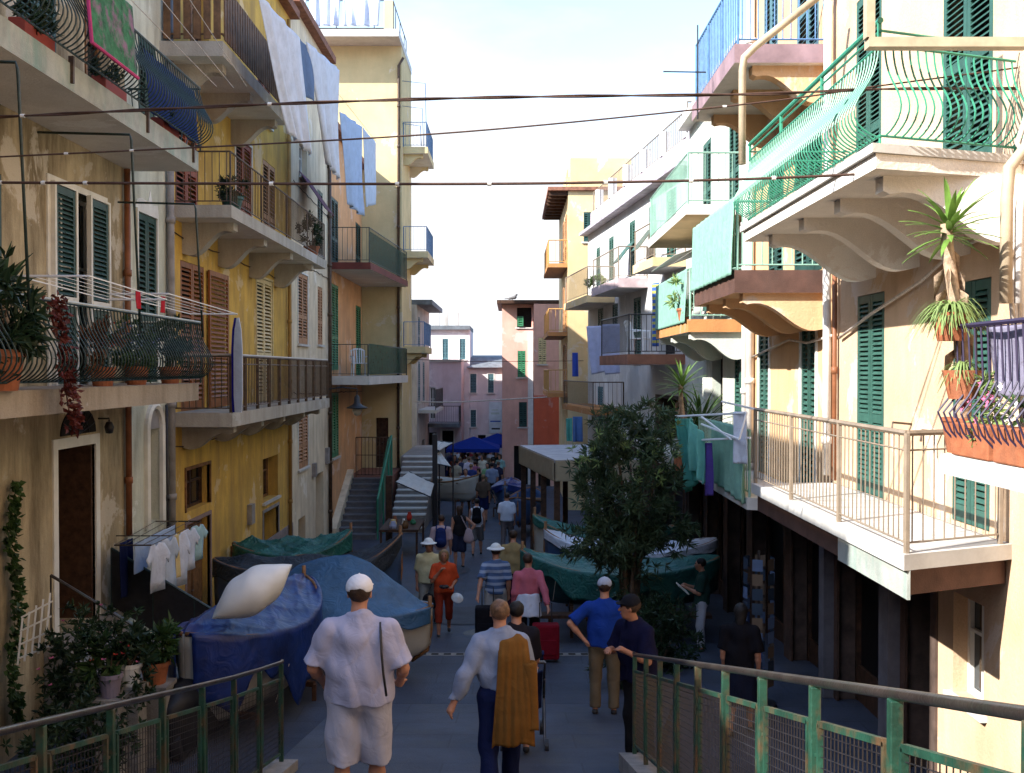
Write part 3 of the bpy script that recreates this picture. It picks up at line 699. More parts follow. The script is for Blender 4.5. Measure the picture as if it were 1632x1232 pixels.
hA = house('house', 'stained tan house at far left with white framed doorway and belly railed balconies', FL, 8.0, 16.1, -4.65, 6.9, 7, PL_A1, [
    (13.62, 14.86, -3.55, -1.05, dict(kind='hole', trim=TRIM_W, tw=0.14, sill=False, depth=0.55)),
    (13.45, 15.25, -0.2, 2.45, dict(kind='win', frame=TRIM_W, trim=TRIM_W, sill=False, depth=0.28)),
    (11.0, 12.2, -0.2, 2.3, S(SH_DGREEN, sill=False)),
    (12.6, 13.7, 3.42, 5.8, S(SH_DGREEN, sill=False)), (14.6, 15.5, 3.42, 5.6, dict(kind='win', sill=False)),
], SLATE)
sl_a = shutter(hA, FL, 13.80, -0.18, 0.62, 2.6, SH_DGREEN, True, 0.05); sl_b = shutter(hA, FL, 14.95, -0.18, 0.60, 2.6, SH_DGREEN, True, 0.05)
for uc in (13.80, 14.95):
    f = MB()
    for (a, b, c, d) in ((uc - 0.36, uc - 0.305, -0.2, 2.46), (uc + 0.305, uc + 0.36, -0.2, 2.46)): FL.box(f, a, b, 0.02, 0.085, c, d)
    FL.box(f, uc - 0.305, uc + 0.305, 0.022, 0.083, 2.43, 2.46); FL.box(f, uc - 0.305, uc + 0.305, 0.074, 0.09, 0.86, 0.98)
    f.build('shutter_frame', TRIM_W, hA)
# open door leaf inside doorway, fanlight with iron grille
d = MB(); d.prism([FL.pt(14.78, -0.5, -3.55), FL.pt(14.78, -0.02, -3.55), FL.pt(14.78, -0.02, -1.08), FL.pt(14.78, -0.5, -1.08)], (0, 0, 0), (0, 0.05, 0)); d.build('door', WOOD_D, hA)
def half_disc(fr, uc, z, ru, rz_, o, n=14): return [fr.pt(uc + ru * math.cos(math.pi * i / n), o, z + rz_ * math.sin(math.pi * i / n)) for i in range(n + 1)]
f = MB(); f.prism(half_disc(FL, 14.3, -0.88, 0.58, 0.38, 0.0), FL.n * 0.004, FL.n * 0.02); fan = f.build('fanlight', ROOM, hA)
g = MB()
for a in range(1, 8): g.tube([FL.pt(14.3, 0.03, -0.88), FL.pt(14.3 + 0.56 * math.cos(math.pi * a / 8), 0.03, -0.88 + 0.36 * math.sin(math.pi * a / 8))], 0.008, 4)
g.tube([p + FL.n * 0.03 for p in half_disc(FL, 14.3, -0.88, 0.3, 0.2, 0)], 0.008, 4); g.build('grille', IRON_BLK, fan)
lp = MB(); lp.lathe([(0.001, 0), (0.05, 0.01), (0.07, 0.1), (0.04, 0.17), (0.001, 0.18)], FL.pt(15.0, 0.16, -0.92), 12); lp.tube([FL.pt(15.0, 0.0, -0.7), FL.pt(15.0, 0.16, -0.7), FL.pt(15.0, 0.16, -0.74)], 0.014); lp.build('wall_lamp', IRON_BLK, hA, True)
XO = -4.92
slab(hA, [(-6.0, 8.0), (XO, 8.0), (XO, 16.25), (-6.0, 16.25)], -0.47, -0.2, plaster('fascia_tan', (0.40, 0.34, 0.27), (0.18, 0.14, 0.1), 0.7), under=SOFFIT)
slab(hA, [(-6.0, 8.0), (XO, 8.0), (XO, 16.3), (-6.0, 16.3)], 3.12, 3.42, FASCIA_GR, under=SOFFIT)
railing(hA, [(-5.98, 16.15, -0.2), (XO + 0.06, 16.15, -0.2), (XO + 0.06, 8.0, -0.2)], 0.93, IRON_DG, (-6, 12, 0), 0.105, 0.009, BELLY, top_r=0.016, topmat=M('rail_top_pale', (0.5, 0.52, 0.46), 0.5))
railing(hA, [(-5.98, 16.2, 3.42), (XO + 0.06, 16.2, 3.42), (XO + 0.06, 8.0, 3.42)], 0.96, IRON_BLUE if False else IRON_DG, (-6, 12, 0), 0.105, 0.009, BELLY, top_r=0.018)
# clothes-line poles between the balconies
for yy, zt in ((10.1, 3.02), (13.1, 3.0), (15.75, 2.55)):
    pipe(hA, [(-5.98, yy, zt), (XO + 0.1, yy, zt - 0.03), (XO + 0.12, yy, zt - 0.1), (XO + 0.22, yy, 0.5)], 0.016, IRON_DG, 'clothes_pole', clips=False)
pipe(hA, [(-5.93, 16.0, 3.1), (-5.93, 16.0, -2.55)], 0.05, PIPE_BR)
for (a, b) in ((9.3, 0), (11.6, 0), (14.0, 0), (16.0, 0)):
    s_ = MB(); s_.box((XO - 0.02, a - 0.02, 3.20), (XO + 0.035, a + 0.02, 3.50)); s_.build('rail_stay', IRON_BR, hA)
# doorsteps with iron handrails
st = MB(); 
for i in range(6): st.box((-5.99, 13.2, -4.66 + i * 0.185), (-3.9 - 0.0 - i * 0.30 - 0.35, 15.2, -4.66 + (i + 1) * 0.185))
st.build('doorstep', STONE, hA)
for yy, dark in ((13.2, 0), (15.2, 1)):
    h_ = MB(); a = Vector((-5.9, yy, -2.62)); b = Vector((-4.05, yy, -3.75)); h_.tube([a, b], 0.02, 6)
    for s_ in (0, 0.33, 0.66, 1): p = a.lerp(b, s_); h_.tube([p, p - Vector((0, 0, 0.9))], 0.012, 5)
    hr_ = h_.build('stair_rail', IRON_DG if dark else STEEL, hA)
    if dark:
        m = MB(); m.add([a, b, b - Vector((0, 0, 0.85)), a - Vector((0, 0, 0.85))], [(0, 1, 2, 3)]); m.build('screen', IRON_BLK, hr_, solid=0.01)

hA2 = house('house', 'narrow pale green grey house with white arched window beside yellow house', FL, 16.12, 18.08, -4.9, 7.6, 7, PL_A2, [
    (16.95, 17.62, -2.55, -0.98, dict(kind='win', frame=TRIM_W, sill=False, depth=0.3)),
    (16.62, 17.5, -0.2, 2.55, S(SH_DGREEN, trim=TRIM_W, tw=0.05, sill=False)),
    (16.7, 17.5, 3.5, 5.4, S(SH_DGREEN)),
], SLATE)
f = MB(); f.prism(half_disc(FL, 17.285, -0.98, 0.335, 0.36, 0.0), FL.n * 0.002, FL.n * 0.008); f.build('fanlight', M('fan_grey', (0.30, 0.29, 0.30), 0.4), hA2)
ar = MB(); pts = [FL.pt(16.92, 0.03, -2.6)] + [FL.pt(17.285 - 0.365 * math.cos(math.pi * i / 14), 0.03, -0.98 + 0.39 * math.sin(math.pi * i / 14)) for i in range(15)] + [FL.pt(17.65, 0.03, -2.6)]
ar.tube(pts, 0.06, 6); ar.build('arch_surround', TRIM_W, hA2)
tn = MB(); tn.prism([FL.pt(u, 0, z) for u, z in ((16.5, 2.6), (17.6, 2.6), (17.55, 2.78), (17.3, 2.74), (17.2, 2.98), (17.1, 2.76), (16.8, 2.80), (16.6, 2.74))], FL.n * 0.002, FL.n * 0.012); tn.build('bare_plaster_patch', TRIM_W, hA2)
pipe(hA2, [(-5.92, 18.0, 7.4), (-5.92, 18.0, -4.9)], 0.065, PIPE_G)
pipe(hA2, [(-5.95, 17.82, -0.6), (-5.93, 17.80, -2.2), (-5.95, 17.84, -4.8)], 0.025, IRON_BLK, 'cable_run')

hB = house('house', 'deep yellow house on the left with three stacked balconies', FL, 18.1, 28.2, -5.05, 9.5, 7, PL_B, [
    (19.0, 20.5, -5.2, -2.85, dict(kind='door', mat=WOOD_M, sill=False, depth=0.15, trim=M('trim_mauve', (0.28, 0.2, 0.19), 0.8), tw=0.07)),
    (19.0, 20.5, -2.62, -1.85, dict(kind='win', frame=WOOD_D, trim=WOOD_M, tw=0.06, sill=False)),
    (24.9, 26.5, -3.2, -2.15, dict(kind='win', frame=WOOD_M, depth=0.3)),
    (24.9, 26.5, -5.4, -3.45, dict(kind='hole', sill=False, depth=0.35, trim=PIPE_G, tw=0.07)),
    (18.75, 20.2, -0.75, 2.0, S(SH_BROWN, sill=False, near=False)),
    (24.3, 25.9, -0.75, 2.2, S(SH_CREAM, sill=False, trim=SH_CREAM, tw=0.05)),
    (18.5, 19.8, 2.9, 4.95, S(SH_RED, sill=False)), (22.5, 23.9, 2.9, 5.1, S(SH_RED, sill=False, trim=TRIM_W, tw=0.06)), (25.0, 26.3, 2.9, 5.1, S(SH_TAN, sill=False)),
    (19.4, 20.6, 5.6, 7.8, dict(kind='win', frame=WOOD_M, sill=False)), (24.5, 25.8, 6.0, 8.0, S(SH_RED)),
], TILE_R)
shutter(hB, FL, 21.0, -0.73, 1.35, 2.7, SH_BROWN, False, 0.06)
PL_SB = plaster('slab_grey_stone', (0.46, 0.42, 0.36), (0.2, 0.17, 0.13), 0.5)
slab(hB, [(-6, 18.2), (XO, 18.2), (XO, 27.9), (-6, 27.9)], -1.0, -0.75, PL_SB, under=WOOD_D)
slab(hB, [(-6, 18.2), (XO, 18.2), (XO, 27.5), (-6, 27.5)], 2.68, 2.9, PL_SB, under=SOFFIT)
slab(hB, [(-6, 17.7), (XO, 17.7), (XO, 22.7), (-6, 22.7)], 5.35, 5.6, PL_SB, under=SOFFIT)
for yy in (19.0, 21.3, 23.8, 26.3): bracket(hB, FL, yy, 2.68, 0.95, 0.55, 0.28, PL_SB)
for yy in (18.9, 21.0, 23.0, 25.2, 27.2): bracket(hB, FL, yy, -1.0, 0.95, 0.4, 0.2, PL_SB)
for yy in (18.3, 20.2, 22.3): bracket(hB, FL, yy, 5.35, 0.95, 0.5, 0.25, PL_SB)
railing(hB, [(-5.98, 18.28, -0.75), (XO + 0.06 - 0.1, 18.28, -0.75), (XO - 0.04, 27.8, -0.75)], 1.0, IRON_BR, (-6, 23, 0), 0.115, 0.010, None, post_every=0.95, post_r=0.035, top_r=0.022, mid=0.86, topmat=M('rail_top_worn', (0.4, 0.33, 0.27), 0.4))
railing(hB, [(-5.98, 18.28, 2.9), (XO - 0.04, 18.28, 2.9), (XO - 0.04, 27.4, 2.9)], 0.95, IRON_BR, (-6, 23, 0), 0.125, 0.008, None, post_every=2.3, post_r=0.016, top_r=0.016)
def board_rail(parent, pts, h, mat, sp=0.17, w=0.12):
    r_ = MB(); 
    for a, b in zip(pts[:-1], pts[1:]):
        a, b = Vector(a), Vector(b); r_.tube([a + Vector((0, 0, h)), b + Vector((0, 0, h))], 0.03, 4); r_.tube([a + Vector((0, 0, 0.15)), b + Vector((0, 0, 0.15))], 0.02, 4)
    o = r_.build('railing', mat, parent)
    for a, b in zip(pts[:-1], pts[1:]):
        a, b = Vector(a), Vector(b); L = (b - a).length; n = int(L / sp); rz = math.atan2((b - a).y, (b - a).x)
        key = ('board', h, w, mat.name)
        if key not in MESHC: q = MB(); q.box((-w/2, -0.035, 0.06), (w/2, -0.013, h)); MESHC[key] = q.mesh('board', mat)[0]
        for i in range(n): place('board', MESHC[key], a + (b - a) * ((i + 0.5) / n), rz, o)
board_rail(hB, [(-5.98, 17.8, 5.6), (XO - 0.03, 17.8, 5.6), (XO - 0.03, 22.6, 5.6)], 1.0, M('board_brown', (0.20, 0.105, 0.05), 0.7, 0.25, 6))
pipe(hB, [(-5.92, 27.6, 9.3), (-5.92, 27.6, -4.9)], 0.05, M('pipe_ochre', (0.42, 0.25, 0.08), 0.6))
ba = MB(); FL.box(ba, 21.0, 28.19, 0.0, 0.03, -5.3, -4.15); ba.build('plinth', M('plinth_mauve', (0.30, 0.25, 0.24), 0.9, 0.2, 3, 0.3), hB)
mbx = MB(); FL.box(mbx, 22.0, 22.35, 0.0, 0.12, -4.3, -3.75); mbx.build('meter_box', PIPE_BR, hB)

hC = house('house', 'cream house between the yellow and the orange house with tan shutters', FL, 28.22, 33.98, -5.45, 10.0, 7, PL_C, [
    (29.0, 30.4, 0.75, 2.75, S(SH_TAN, trim=TRIM_W, tw=0.05)), (29.0, 30.4, -2.8, -1.15, S(SH_TAN, trim=TRIM_W, tw=0.05)),
    (29.3, 30.4, 5.5, 6.5, dict(kind='win', frame=TRIM_W)), (31.6, 32.9, -5.6, -3.2, dict(kind='hole', sill=False, depth=0.4)), (32.0, 32.8, 0.8, 2.6, S(SH_TAN)),
    (32.0, 32.9, 3.6, 5.6, S(SH_DGREEN)), (29.0, 30.0, -5.6, -4.2, dict(kind='hole', sill=False)),
], TILE_R)
pipe(hC, [(-5.92, 33.7, 9.8), (-5.92, 33.7, -5.4)], 0.06, IRON_BR)
for (ua, za, ub, zb_) in ((18.3, 2.45, 27.9, 2.35), (18.3, -1.35, 28, -1.3), (28.3, 3.1, 33.9, 3.0), (28.3, -0.6, 33.9, -0.75), (34.1, -0.7, 41.2, -0.8), (28.4, 5.2, 33.9, 5.0)):
    q = MB(); n_ = 16; q.tube([FL.pt(ua + (ub - ua) * i / n_, 0.025, za + (zb_ - za) * i / n_ - 0.05 * abs(math.sin(i * 1.3))) for i in range(n_ + 1)], 0.012, 5); q.build('cable_run', CABLE, hB if ua < 28 else hC if ua < 34 else hD if False else hC)
for (u, z, w_, h_) in ((23.4, -3.5, 0.3, 0.45), (31.0, -3.2, 0.28, 0.4), (33.2, -3.0, 0.25, 0.5)):
    q = MB(); FL.box(q, u, u + w_, 0.0, 0.11, z, z + h_); q.build('meter_box', PIPE_G, hB if u < 28 else hC)
aw = MB(); aw.add([FL.pt(29.2, 0.02, 5.6), FL.pt(30.6, 0.02, 5.6), FL.pt(30.6, 0.75, 4.55), FL.pt(29.2, 0.75, 4.55)], [(0, 1, 2, 3)]); aw.build('awning', M('awning_plum', (0.16, 0.07, 0.12), 0.9), hC, solid=0.02)

hD = house('house', 'orange house with green shutters and two long balconies above the stairs', FL, 34.0, 41.36, -5.6, 8.0, 7, PL_D, [
    (34.5, 35.8, 0.0, 2.9, S(SH_MGREEN, sill=False)), (34.5, 35.8, -2.95, -0.75, S(SH_MGREEN)), (34.5, 35.8, 3.55, 5.8, S(SH_DGREEN, sill=False)),
    (39.8, 41.1, -0.2, 2.5, S(SH_MGREEN, sill=False)), (39.8, 41.1, 3.55, 5.7, S(SH_DGREEN, sill=False)),
], TILE_R)
RED_F = M('fascia_dark_red', (0.17, 0.045, 0.035), 0.8, 0.2)
slab(hD, [(-6, 34.1), (-4.65, 34.1), (-4.15, 41.3), (-6, 41.3)], 3.32, 3.55, RED_F, under=SOFFIT_W)
slab(hD, [(-6, 34.1), (-4.7, 34.1), (-4.15, 41.3), (-6, 41.3)], -0.48, -0.2, MARBLE, under=SOFFIT_W)
railing(hD, [(-5.98, 34.15, 3.55), (-4.7, 34.15, 3.55), (-4.2, 41.25, 3.55)], 1.15, IRON_DG, (-6, 38, 0), 0.16, 0.008, None, single=False, top_r=0.014)
railing(hD, [(-5.98, 34.15, -0.2), (-4.75, 34.15, -0.2), (-4.2, 41.25, -0.2)], 1.05, IRON_DG, (-6, 38, 0), 0.20, 0.008, None, single=False, top_r=0.014)
for z in (3.6, -0.12):
    s_ = MB(); s_.add([(-4.72, 34.16, z), (-4.22, 41.2, z), (-4.22, 41.2, z + 1.0), (-4.72, 34.16, z + 1.0)], [(0, 1, 2, 3)]); s_.build('mesh_screen', C_NETM, hD)

# tower-like house facing up the street
FT = Fr('x', 41.4, (0, -1)); FTS = Fr('y', -4.4, (1, 0))
hT = house('house', 'tall pale yellow house with flat roof terrace facing up the street', FT, -9.0, -4.4, -5.7, 12.9, 4.0, PL_T, [
    (-5.45, -4.95, -3.9, -1.9, dict(kind='door', mat=WOOD_D, sill=False)), 
], MARBLE, top_over=1.2, roofh=0.28)
for z, w_ in ((8.75, 1.0), (4.55, 1.0), (0.7, 0.9)):
    slab(hT, [(-4.4, 41.9), (-4.4 + w_, 41.9), (-4.4 + w_, 45.2), (-4.4, 45.2)], z, z + 0.26, PL_T, under=SOFFIT)
    railing(hT, [(-4.38, 41.95, z + 0.26), (-4.45 + w_, 41.95, z + 0.26), (-4.45 + w_, 45.1, z + 0.26)], 1.0, IRON_BLUE, (-4.4, 44, 0), 0.16, 0.008, None, single=False, top_r=0.016)
    for y_ in (42.2, 44.8): bracket(hT, FTS, y_, z, w_ * 0.8, 0.4, 0.2, PL_T)
pipe(hT, [(-4.3, 41.25, 12.4), (-4.5, 41.32, 12.1), (-4.55, 41.32, -5.5)], 0.055, IRON_BR)
for z in (11.6, 10.6, 9.9):
    pipe(hT, [(-4.4, 41.7, z), (-3.55 + (z - 11) * 0.12, 41.7, z - 0.1), (-3.5 + (z - 11) * 0.12, 41.7, 9.0)], 0.014, IRON_BLUE, 'clothes_pole', clips=False)
railing(hT, [(-9, 40.3, 13.2), (-4.6, 40.3, 13.2), (-4.6, 45.2, 13.2)], 1.1, IRON_BLK, (-8, 44, 0), 1.6, 0.02, None, single=False, top_r=0.02, low=0.03)
po = MB(); po.box((-4.95, 40.25, 13.2), (-4.6, 40.6, 14.3)); po.build('parapet_post', PL_T, hT)
for i, (a, b) in enumerate(((-9.2, -7.9), (-7.85, -6.6), (-6.55, -5.05))):
    o = cloth('bed_sheet', (a, 40.24, 14.95), (b, 40.24, 14.95), (b - 0.1, 40.2, 13.3), (a + 0.05, 40.2, 13.3), C_WHITE, 0.06, 3, seed=i)
    tag(o, ['white sheet at the left of the roof terrace rail', 'white sheet in the middle of the roof terrace rail', 'white sheet nearest the corner post of the roof terrace'][i], 'sheet', 'sheets on the roof terrace rail')
# stairs up to the tower door
def stairs(label, x0, x1, y0, run, n, z0, rise, mat, nose=None, cat='stairs'):
    t = thing('staircase', label, cat, ((x0 + x1) / 2, y0, z0))
    tread_key = MB(); tread_key.box((-(x1 - x0) / 2, 0, 0), ((x1 - x0) / 2, run + 0.02, 0.045)); tm = tread_key.mesh('tread', nose or mat)[0]
    rm = MB(); rm.box((-(x1 - x0) / 2 + 0.004, 0.03, -rise), ((x1 - x0) / 2 - 0.004, run + 0.03, 0.0)); rmm = rm.mesh('riser', mat)[0]
    for i in range(n):
        place('tread', tm, ((x0 + x1) / 2, y0 + i * run, z0 + (i + 1) * rise - 0.045), 0, t)
        place('riser', rmm, ((x0 + x1) / 2, y0 + i * run, z0 + (i + 1) * rise - 0.0455), 0, t)
    base = MB(); base.prism([Vector((0, y0 + 0.05, z0 - 0.1)), Vector((0, y0 + n * run, z0 - 0.1)), Vector((0, y0 + n * run, z0 + n * rise - 0.06)), Vector((0, y0 + 0.05, z0))], (x0 + 0.01, 0, 0), (x1 - 0.01, 0, 0)); base.build('base', mat, t)
    return t
s1 = stairs('dark slate stairs climbing to the gated landing of the orange house', -5.75, -4.5, 34.0, 0.36, 10, -5.58, 0.168, SLATE_STEP)
ld = MB(); ld.box((-5.99, 37.6, -5.6), (-4.42, 41.39, -3.9)); ld.build('landing', M('landing_red', (0.22, 0.09, 0.06), 0.8), s1)
railing(s1, [(-5.7, 37.8, -3.9), (-4.5, 37.8, -3.9)], 1.45, IRON_BR, (-5, 40, 0), 0.13, 0.012, None, single=True, top_r=0.02, mid=0.8)
w_ = MB(); w_.prism([Vector((0, 33.9, -5.6)), Vector((0, 37.6, -5.6)), Vector((0, 37.6, -3.6)), Vector((0, 33.9, -5.2))], (-5.99, 0, 0), (-5.76, 0, 0)); w_.build('stair_wall', PL_C, s1)
gp = MB(); gp.prism([Vector((0, 34.0, -5.3)), Vector((0, 38.0, -3.9)), Vector((0, 38.0, -2.4)), Vector((0, 37.2, -2.5)), Vector((0, 34.0, -4.3))], (-4.47, 0, 0), (-4.44, 0, 0)); gp.build('green_panel', M('panel_green', (0.03, 0.14, 0.07), 0.5, 0.2, 4), s1)
g2 = MB()
for yy in (34.0, 35.5, 37.0, 38.0): g2.tube([(-4.42, yy, -5.6), (-4.42, yy, -4.25 + (yy - 34) * 0.45)], 0.03, 6)
g2.tube([(-4.42, 34.0, -4.25), (-4.42, 38, -2.4)], 0.03, 6); g2.build('stair_rail', IRON_GR, s1)
s2 = stairs('pale stone stairs with light treads beside the green stair panel', -4.25, -3.05, 35.6, 0.40, 13, -5.6, 0.172, STEP_L, MARBLE)
ld = MB(); ld.box((-4.39, 40.8, -5.6), (-3.05, 47, -3.4)); ld.build('landing', STEP_L, s2)

hE = house('house', 'grey house beyond the tall yellow house on the left', Fr('y', -4.35, (1, 0)), 47.3, 54.4, -5.8, 3.0, 6, PL_E, [
    (48, 49, -1.5, 0.4, S(SH_BLUE)), (50.5, 51.5, -1.5, 0.4, S(SH_BLUE)), (50, 51.5, -5.8, -3.4, dict(kind='hole', sill=False)), (48, 49, 1, 2.5, S(SH_BLUE))], SLATE, top_over=0.7)
slab(hE, [(-4.35, 48), (-3.5, 48), (-3.5, 53), (-4.35, 53)], -2.0, -1.85, MARBLE)
railing(hE, [(-3.55, 48.1, -1.85), (-3.55, 52.9, -1.85)], 0.95, IRON_BLK, (-5, 50, 0), 0.2, 0.008, None, single=False)

# ---------------------------------------------------------------- far end of the street
FF1 = Fr('x', 57.5, (0, -1))
hF1 = house('house', 'mauve grey house with chimney posts closing the far end of the street', FF1, -4.9, -2.35, -5.8, 2.25, 5, PL_F2, [
    (-3.86, -3.54, 0.6, 1.75, S(SH_BLUE, trim=TRIM_W, tw=0.06)), (-2.9, -2.58, 0.6, 1.75, S(SH_BLUE, trim=TRIM_W, tw=0.06))], SLATE)
for i, x in enumerate((-4.3, -3.8, -3.2)):
    c = MB(); c.box((x, 58, 2.48), (x + 0.22, 58.3, 3.25)); c.build('chimney', PL_E, hF1)
FF2 = Fr('x', 54.8, (0, -1))
hF2 = house('house', 'mauve house with railed terrace left of the far square', FF2, -4.5, -2.68, -5.8, 0.45, 2.6, PL_F, [(-3.7, -3.1, -5.8, -3.2, dict(kind='hole', sill=False, trim=TRIM_W)), (-4.4, -4.0, -5.8, -3.3, dict(kind='hole', sill=False)), (-4.35, -4.05, -2.6, -0.9, dict(kind='win', frame=TRIM_W, sill=False))], MARBLE, top_over=0.12, roofh=0.12)
slab(hF2, [(-4.5, 54.8), (-2.7, 54.8), (-2.7, 53.4), (-4.5, 53.4)], -2.95, -2.75, SLATE)
railing(hF2, [(-4.5, 53.45, -2.75), (-2.72, 53.45, -2.75), (-2.72, 54.7, -2.75)], 0.9, IRON_BLK, (-3.6, 54.5, 0), 0.12, 0.008, None, single=False)
hF3 = house('house', 'pale pink house with slate roof behind the blue parasols', FF1, -2.33, -0.52, -5.8, 0.15, 5, PL_F2, [
    (-2.0 - 0.32, -1.98, -1.25, -0.2, S(SH_BLUE, trim=TRIM_W, tw=0.05)), (-1.33, -1.02, -1.25, -0.2, S(SH_BLUE, trim=TRIM_W, tw=0.05)), (-2.3, -2.0, -3.15, -2.2, S(SH_BLUE, trim=TRIM_W, tw=0.05)), (-1.9, -1.2, -5.8, -3.6, dict(kind='hole', sill=False))])
rf = MB(); rf.prism([Vector((0, 57.2, 0.152)), Vector((0, 62.5, 0.152)), Vector((0, 62.5, 0.9)), Vector((0, 59.0, 0.75))], (-2.5, 0, 0), (-0.45, 0, 0)); rf.build('roof', SLATE, hF3)
FG = Fr('x', 52.0, (0, -1))
hG = house('house', 'salmon house with dark overhanging roof at the end of the street', FG, -0.5, 1.06, -5.8, 3.3, 6, PL_G, [
    (0.25, 0.98, 2.15, 3.15, dict(kind='hole', sillmat=PIPE_W)), (0.28, 0.68, -0.35, 0.98, S(SH_MGREEN)), (0.35, 0.75, -2.85, -1.6, S(SH_DGREEN)), (0.1, 0.8, -5.8, -3.8, dict(kind='hole', sill=False))], None)
shutter(hG, FG, 0.42, 2.2, 0.3, 0.5, SH_MGREEN, False, 0.12)
rf = MB(); rf.box((-0.75, 51.3, 3.31), (2.4, 58, 3.48)); rf.build('roof', WOOD_D, hG)
cs = MB(); FG.box(cs, 0.80, 1.06, 0.0, 0.03, -5.8, 1.9); cs.build('corner_strip', TRIM_W, hG)
hG2 = house('house', 'red walled house half hidden behind straw coloured balconies', Fr('x', 51.2, (0, -1)), 1.08, 2.6, -5.8, 3.28, 5, PL_G, [(1.3, 1.7, 0.3, 1.6, S(SH_CREAM)), (1.3, 1.9, -5.8, -3.7, dict(kind='hole', sill=False))])
pr_ = MB(); Fr('x', 51.2, (0, -1)).box(pr_, 1.08, 2.6, 0.002, 0.03, -3.68, -1.25); pr_.build('red_wall_band', PL_G2, hG2)
FH = Fr('x', 42.0, (0, -1)); FHS = Fr('y', 2.27, (-1, 0))
hH = house('house', 'straw coloured house with brown eaves and balconies on the right bend', FH, 2.27, 4.9, -5.7, 7.25, 8, PL_H, [(2.9, 3.3, 5.2, 6.4, S(SH_DGREEN))])
at = MB(); at.box((2.4, 42.6, 7.4), (4.9, 49, 8.7)); at.build('attic', PL_H, hH)
ch = MB(); ch.box((2.3, 43, 7.4), (2.42, 43.5, 8.0)); ch.build('vent', PL_H, hH)
ev = MB(); ev.box((1.45, 41.85, 7.26), (4.9, 50, 7.40)); ev.build('roof', TILE_R, hH)
for i in range(9):
    r_ = MB(); r_.box((1.5, 42.1 + i * 0.85, 7.1), (2.268, 42.25 + i * 0.85, 7.258)); r_.build('rafter', WOOD_D, hH)
OR_S = plaster('slab_orange', (0.52, 0.24, 0.09), (0.3, 0.14, 0.06), 0.4)
for z, y0, y1 in ((4.2, 42.3, 47.5), (1.4, 42.3, 48), (-1.1, 42.3, 48.5)):
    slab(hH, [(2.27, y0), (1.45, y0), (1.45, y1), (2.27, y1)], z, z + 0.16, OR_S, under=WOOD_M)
    railing(hH, [(2.25, y0 + 0.05, z + 0.16), (1.5, y0 + 0.05, z + 0.16), (1.5, y1 - 0.05, z + 0.16)], 0.95, M('rail_orange', (0.55, 0.30, 0.10), 0.6), (2.3, 45, 0), 0.18, 0.012, None, single=False, top_r=0.025)
    for yy in (43, 45): shutter(hH, FHS, yy, z + 0.2, 0.8, 2.0, SH_TAN, False, 0.03)

# ---------------------------------------------------------------- right side houses
FI = Fr('y', 4.6, (-1, -0.114), -0.114, 27.0)
hI = house('house', 'white house with green shutters past the balconies on the right', FI, 27.0, 41.0, -5.5, 5.3, 6, PL_I, [
    (28.2, 29.2, 3.0, 5.0, S(SH_GREEN)), (30.4, 31.2, 3.1, 4.9, S(SH_GREEN)), (33.0, 33.8, 3.0, 4.8, S(SH_GREEN)), (36.2, 37.0, 3.0, 4.7, S(SH_GREEN)), (38.6, 39.3, 3.0, 4.6, S(SH_GREEN)),
    (28.3, 30.0, 0.45, 2.5, dict(kind='hole', sill=False)), (32.2, 33.2, 0.3, 2.3, S(SH_GREEN)), (35.5, 36.4, 0.3, 2.3, S(SH_DGREEN)), (38.0, 39.0, 0.3, 2.3, S(SH_GREEN)),
    (27.2, 30.2, -5.5, -0.8, dict(kind='shop', sill=False, depth=0.3)), (30.5, 33.6, -5.6, -1.9, dict(kind='shop', sill=False, depth=0.3)), (34.5, 36.5, -5.6, -2.6, dict(kind='hole', sill=False)), (38, 39, -2.5, -0.6, S(SH_BLUE))], None)
def slab_fr(parent, fr, u0, u1, o, z0, z1, mat, under=None): return slab(parent, [fr.pt(u0, 0)[:2], fr.pt(u0, o)[:2], fr.pt(u1, o)[:2], fr.pt(u1, 0)[:2]], z0, z1, mat, under=under)
def rail_fr(parent, fr, u0, u1, o, z, h, mat, **k): return railing(parent, [fr.pt(u0, 0.02, z), fr.pt(u0, o, z), fr.pt(u1, o, z)], h, mat, fr.pt((u0 + u1) / 2, 0, z), **k)
rail_fr(hI, FI, 27.1, 40.9, -0.2, 6.2, 0.8, IRON_TAN, spacing=0.2, r=0.012, single=False)
rf = MB(); FI.box(rf, 26.9, 41.1, -6, 0.35, 5.303, 5.42); rf.build('roof', M('roof_mauve', (0.42, 0.38, 0.44), 0.8, 0.2), hI)
pp = MB(); FI.box(pp, 27, 41, -0.3, -0.1, 5.42, 6.2); pp.build('parapet', M('parapet_mauve', (0.55, 0.48, 0.52), 0.85, 0.15), hI)
for i in range(6):
    p_ = MB(); FI.box(p_, 27.6 + i * 2.4, 27.85 + i * 2.4, -0.34, -0.06, 6.2, 6.9); p_.build('parapet_post', PL_I, hI)
slab_fr(hI, FI, 27.3, 31.0, 1.55, 0.15, 0.42, M('slab_brown_red', (0.30, 0.13, 0.08), 0.8, 0.2), SOFFIT)
rail_fr(hI, FI, 27.35, 30.9, 1.5, 0.42, 1.05, IRON_BLK, spacing=0.13, r=0.010, single=False)
slab_fr(hI, FI, 31.3, 35.4, 0.95, 2.5, 2.78, M('slab_pink', (0.55, 0.42, 0.42), 0.8, 0.2), SOFFIT)
rail_fr(hI, FI, 31.35, 35.3, 0.9, 2.78, 0.95, IRON_TAN, spacing=0.14, r=0.008, single=False)
slab_fr(hI, FI, 36.0, 40.8, 1.0, 2.35, 2.6, PL_H, SOFFIT)
rail_fr(hI, FI, 36.05, 40.7, 0.95, 2.6, 1.0, IRON_TAN, spacing=0.14, r=0.008, single=False)
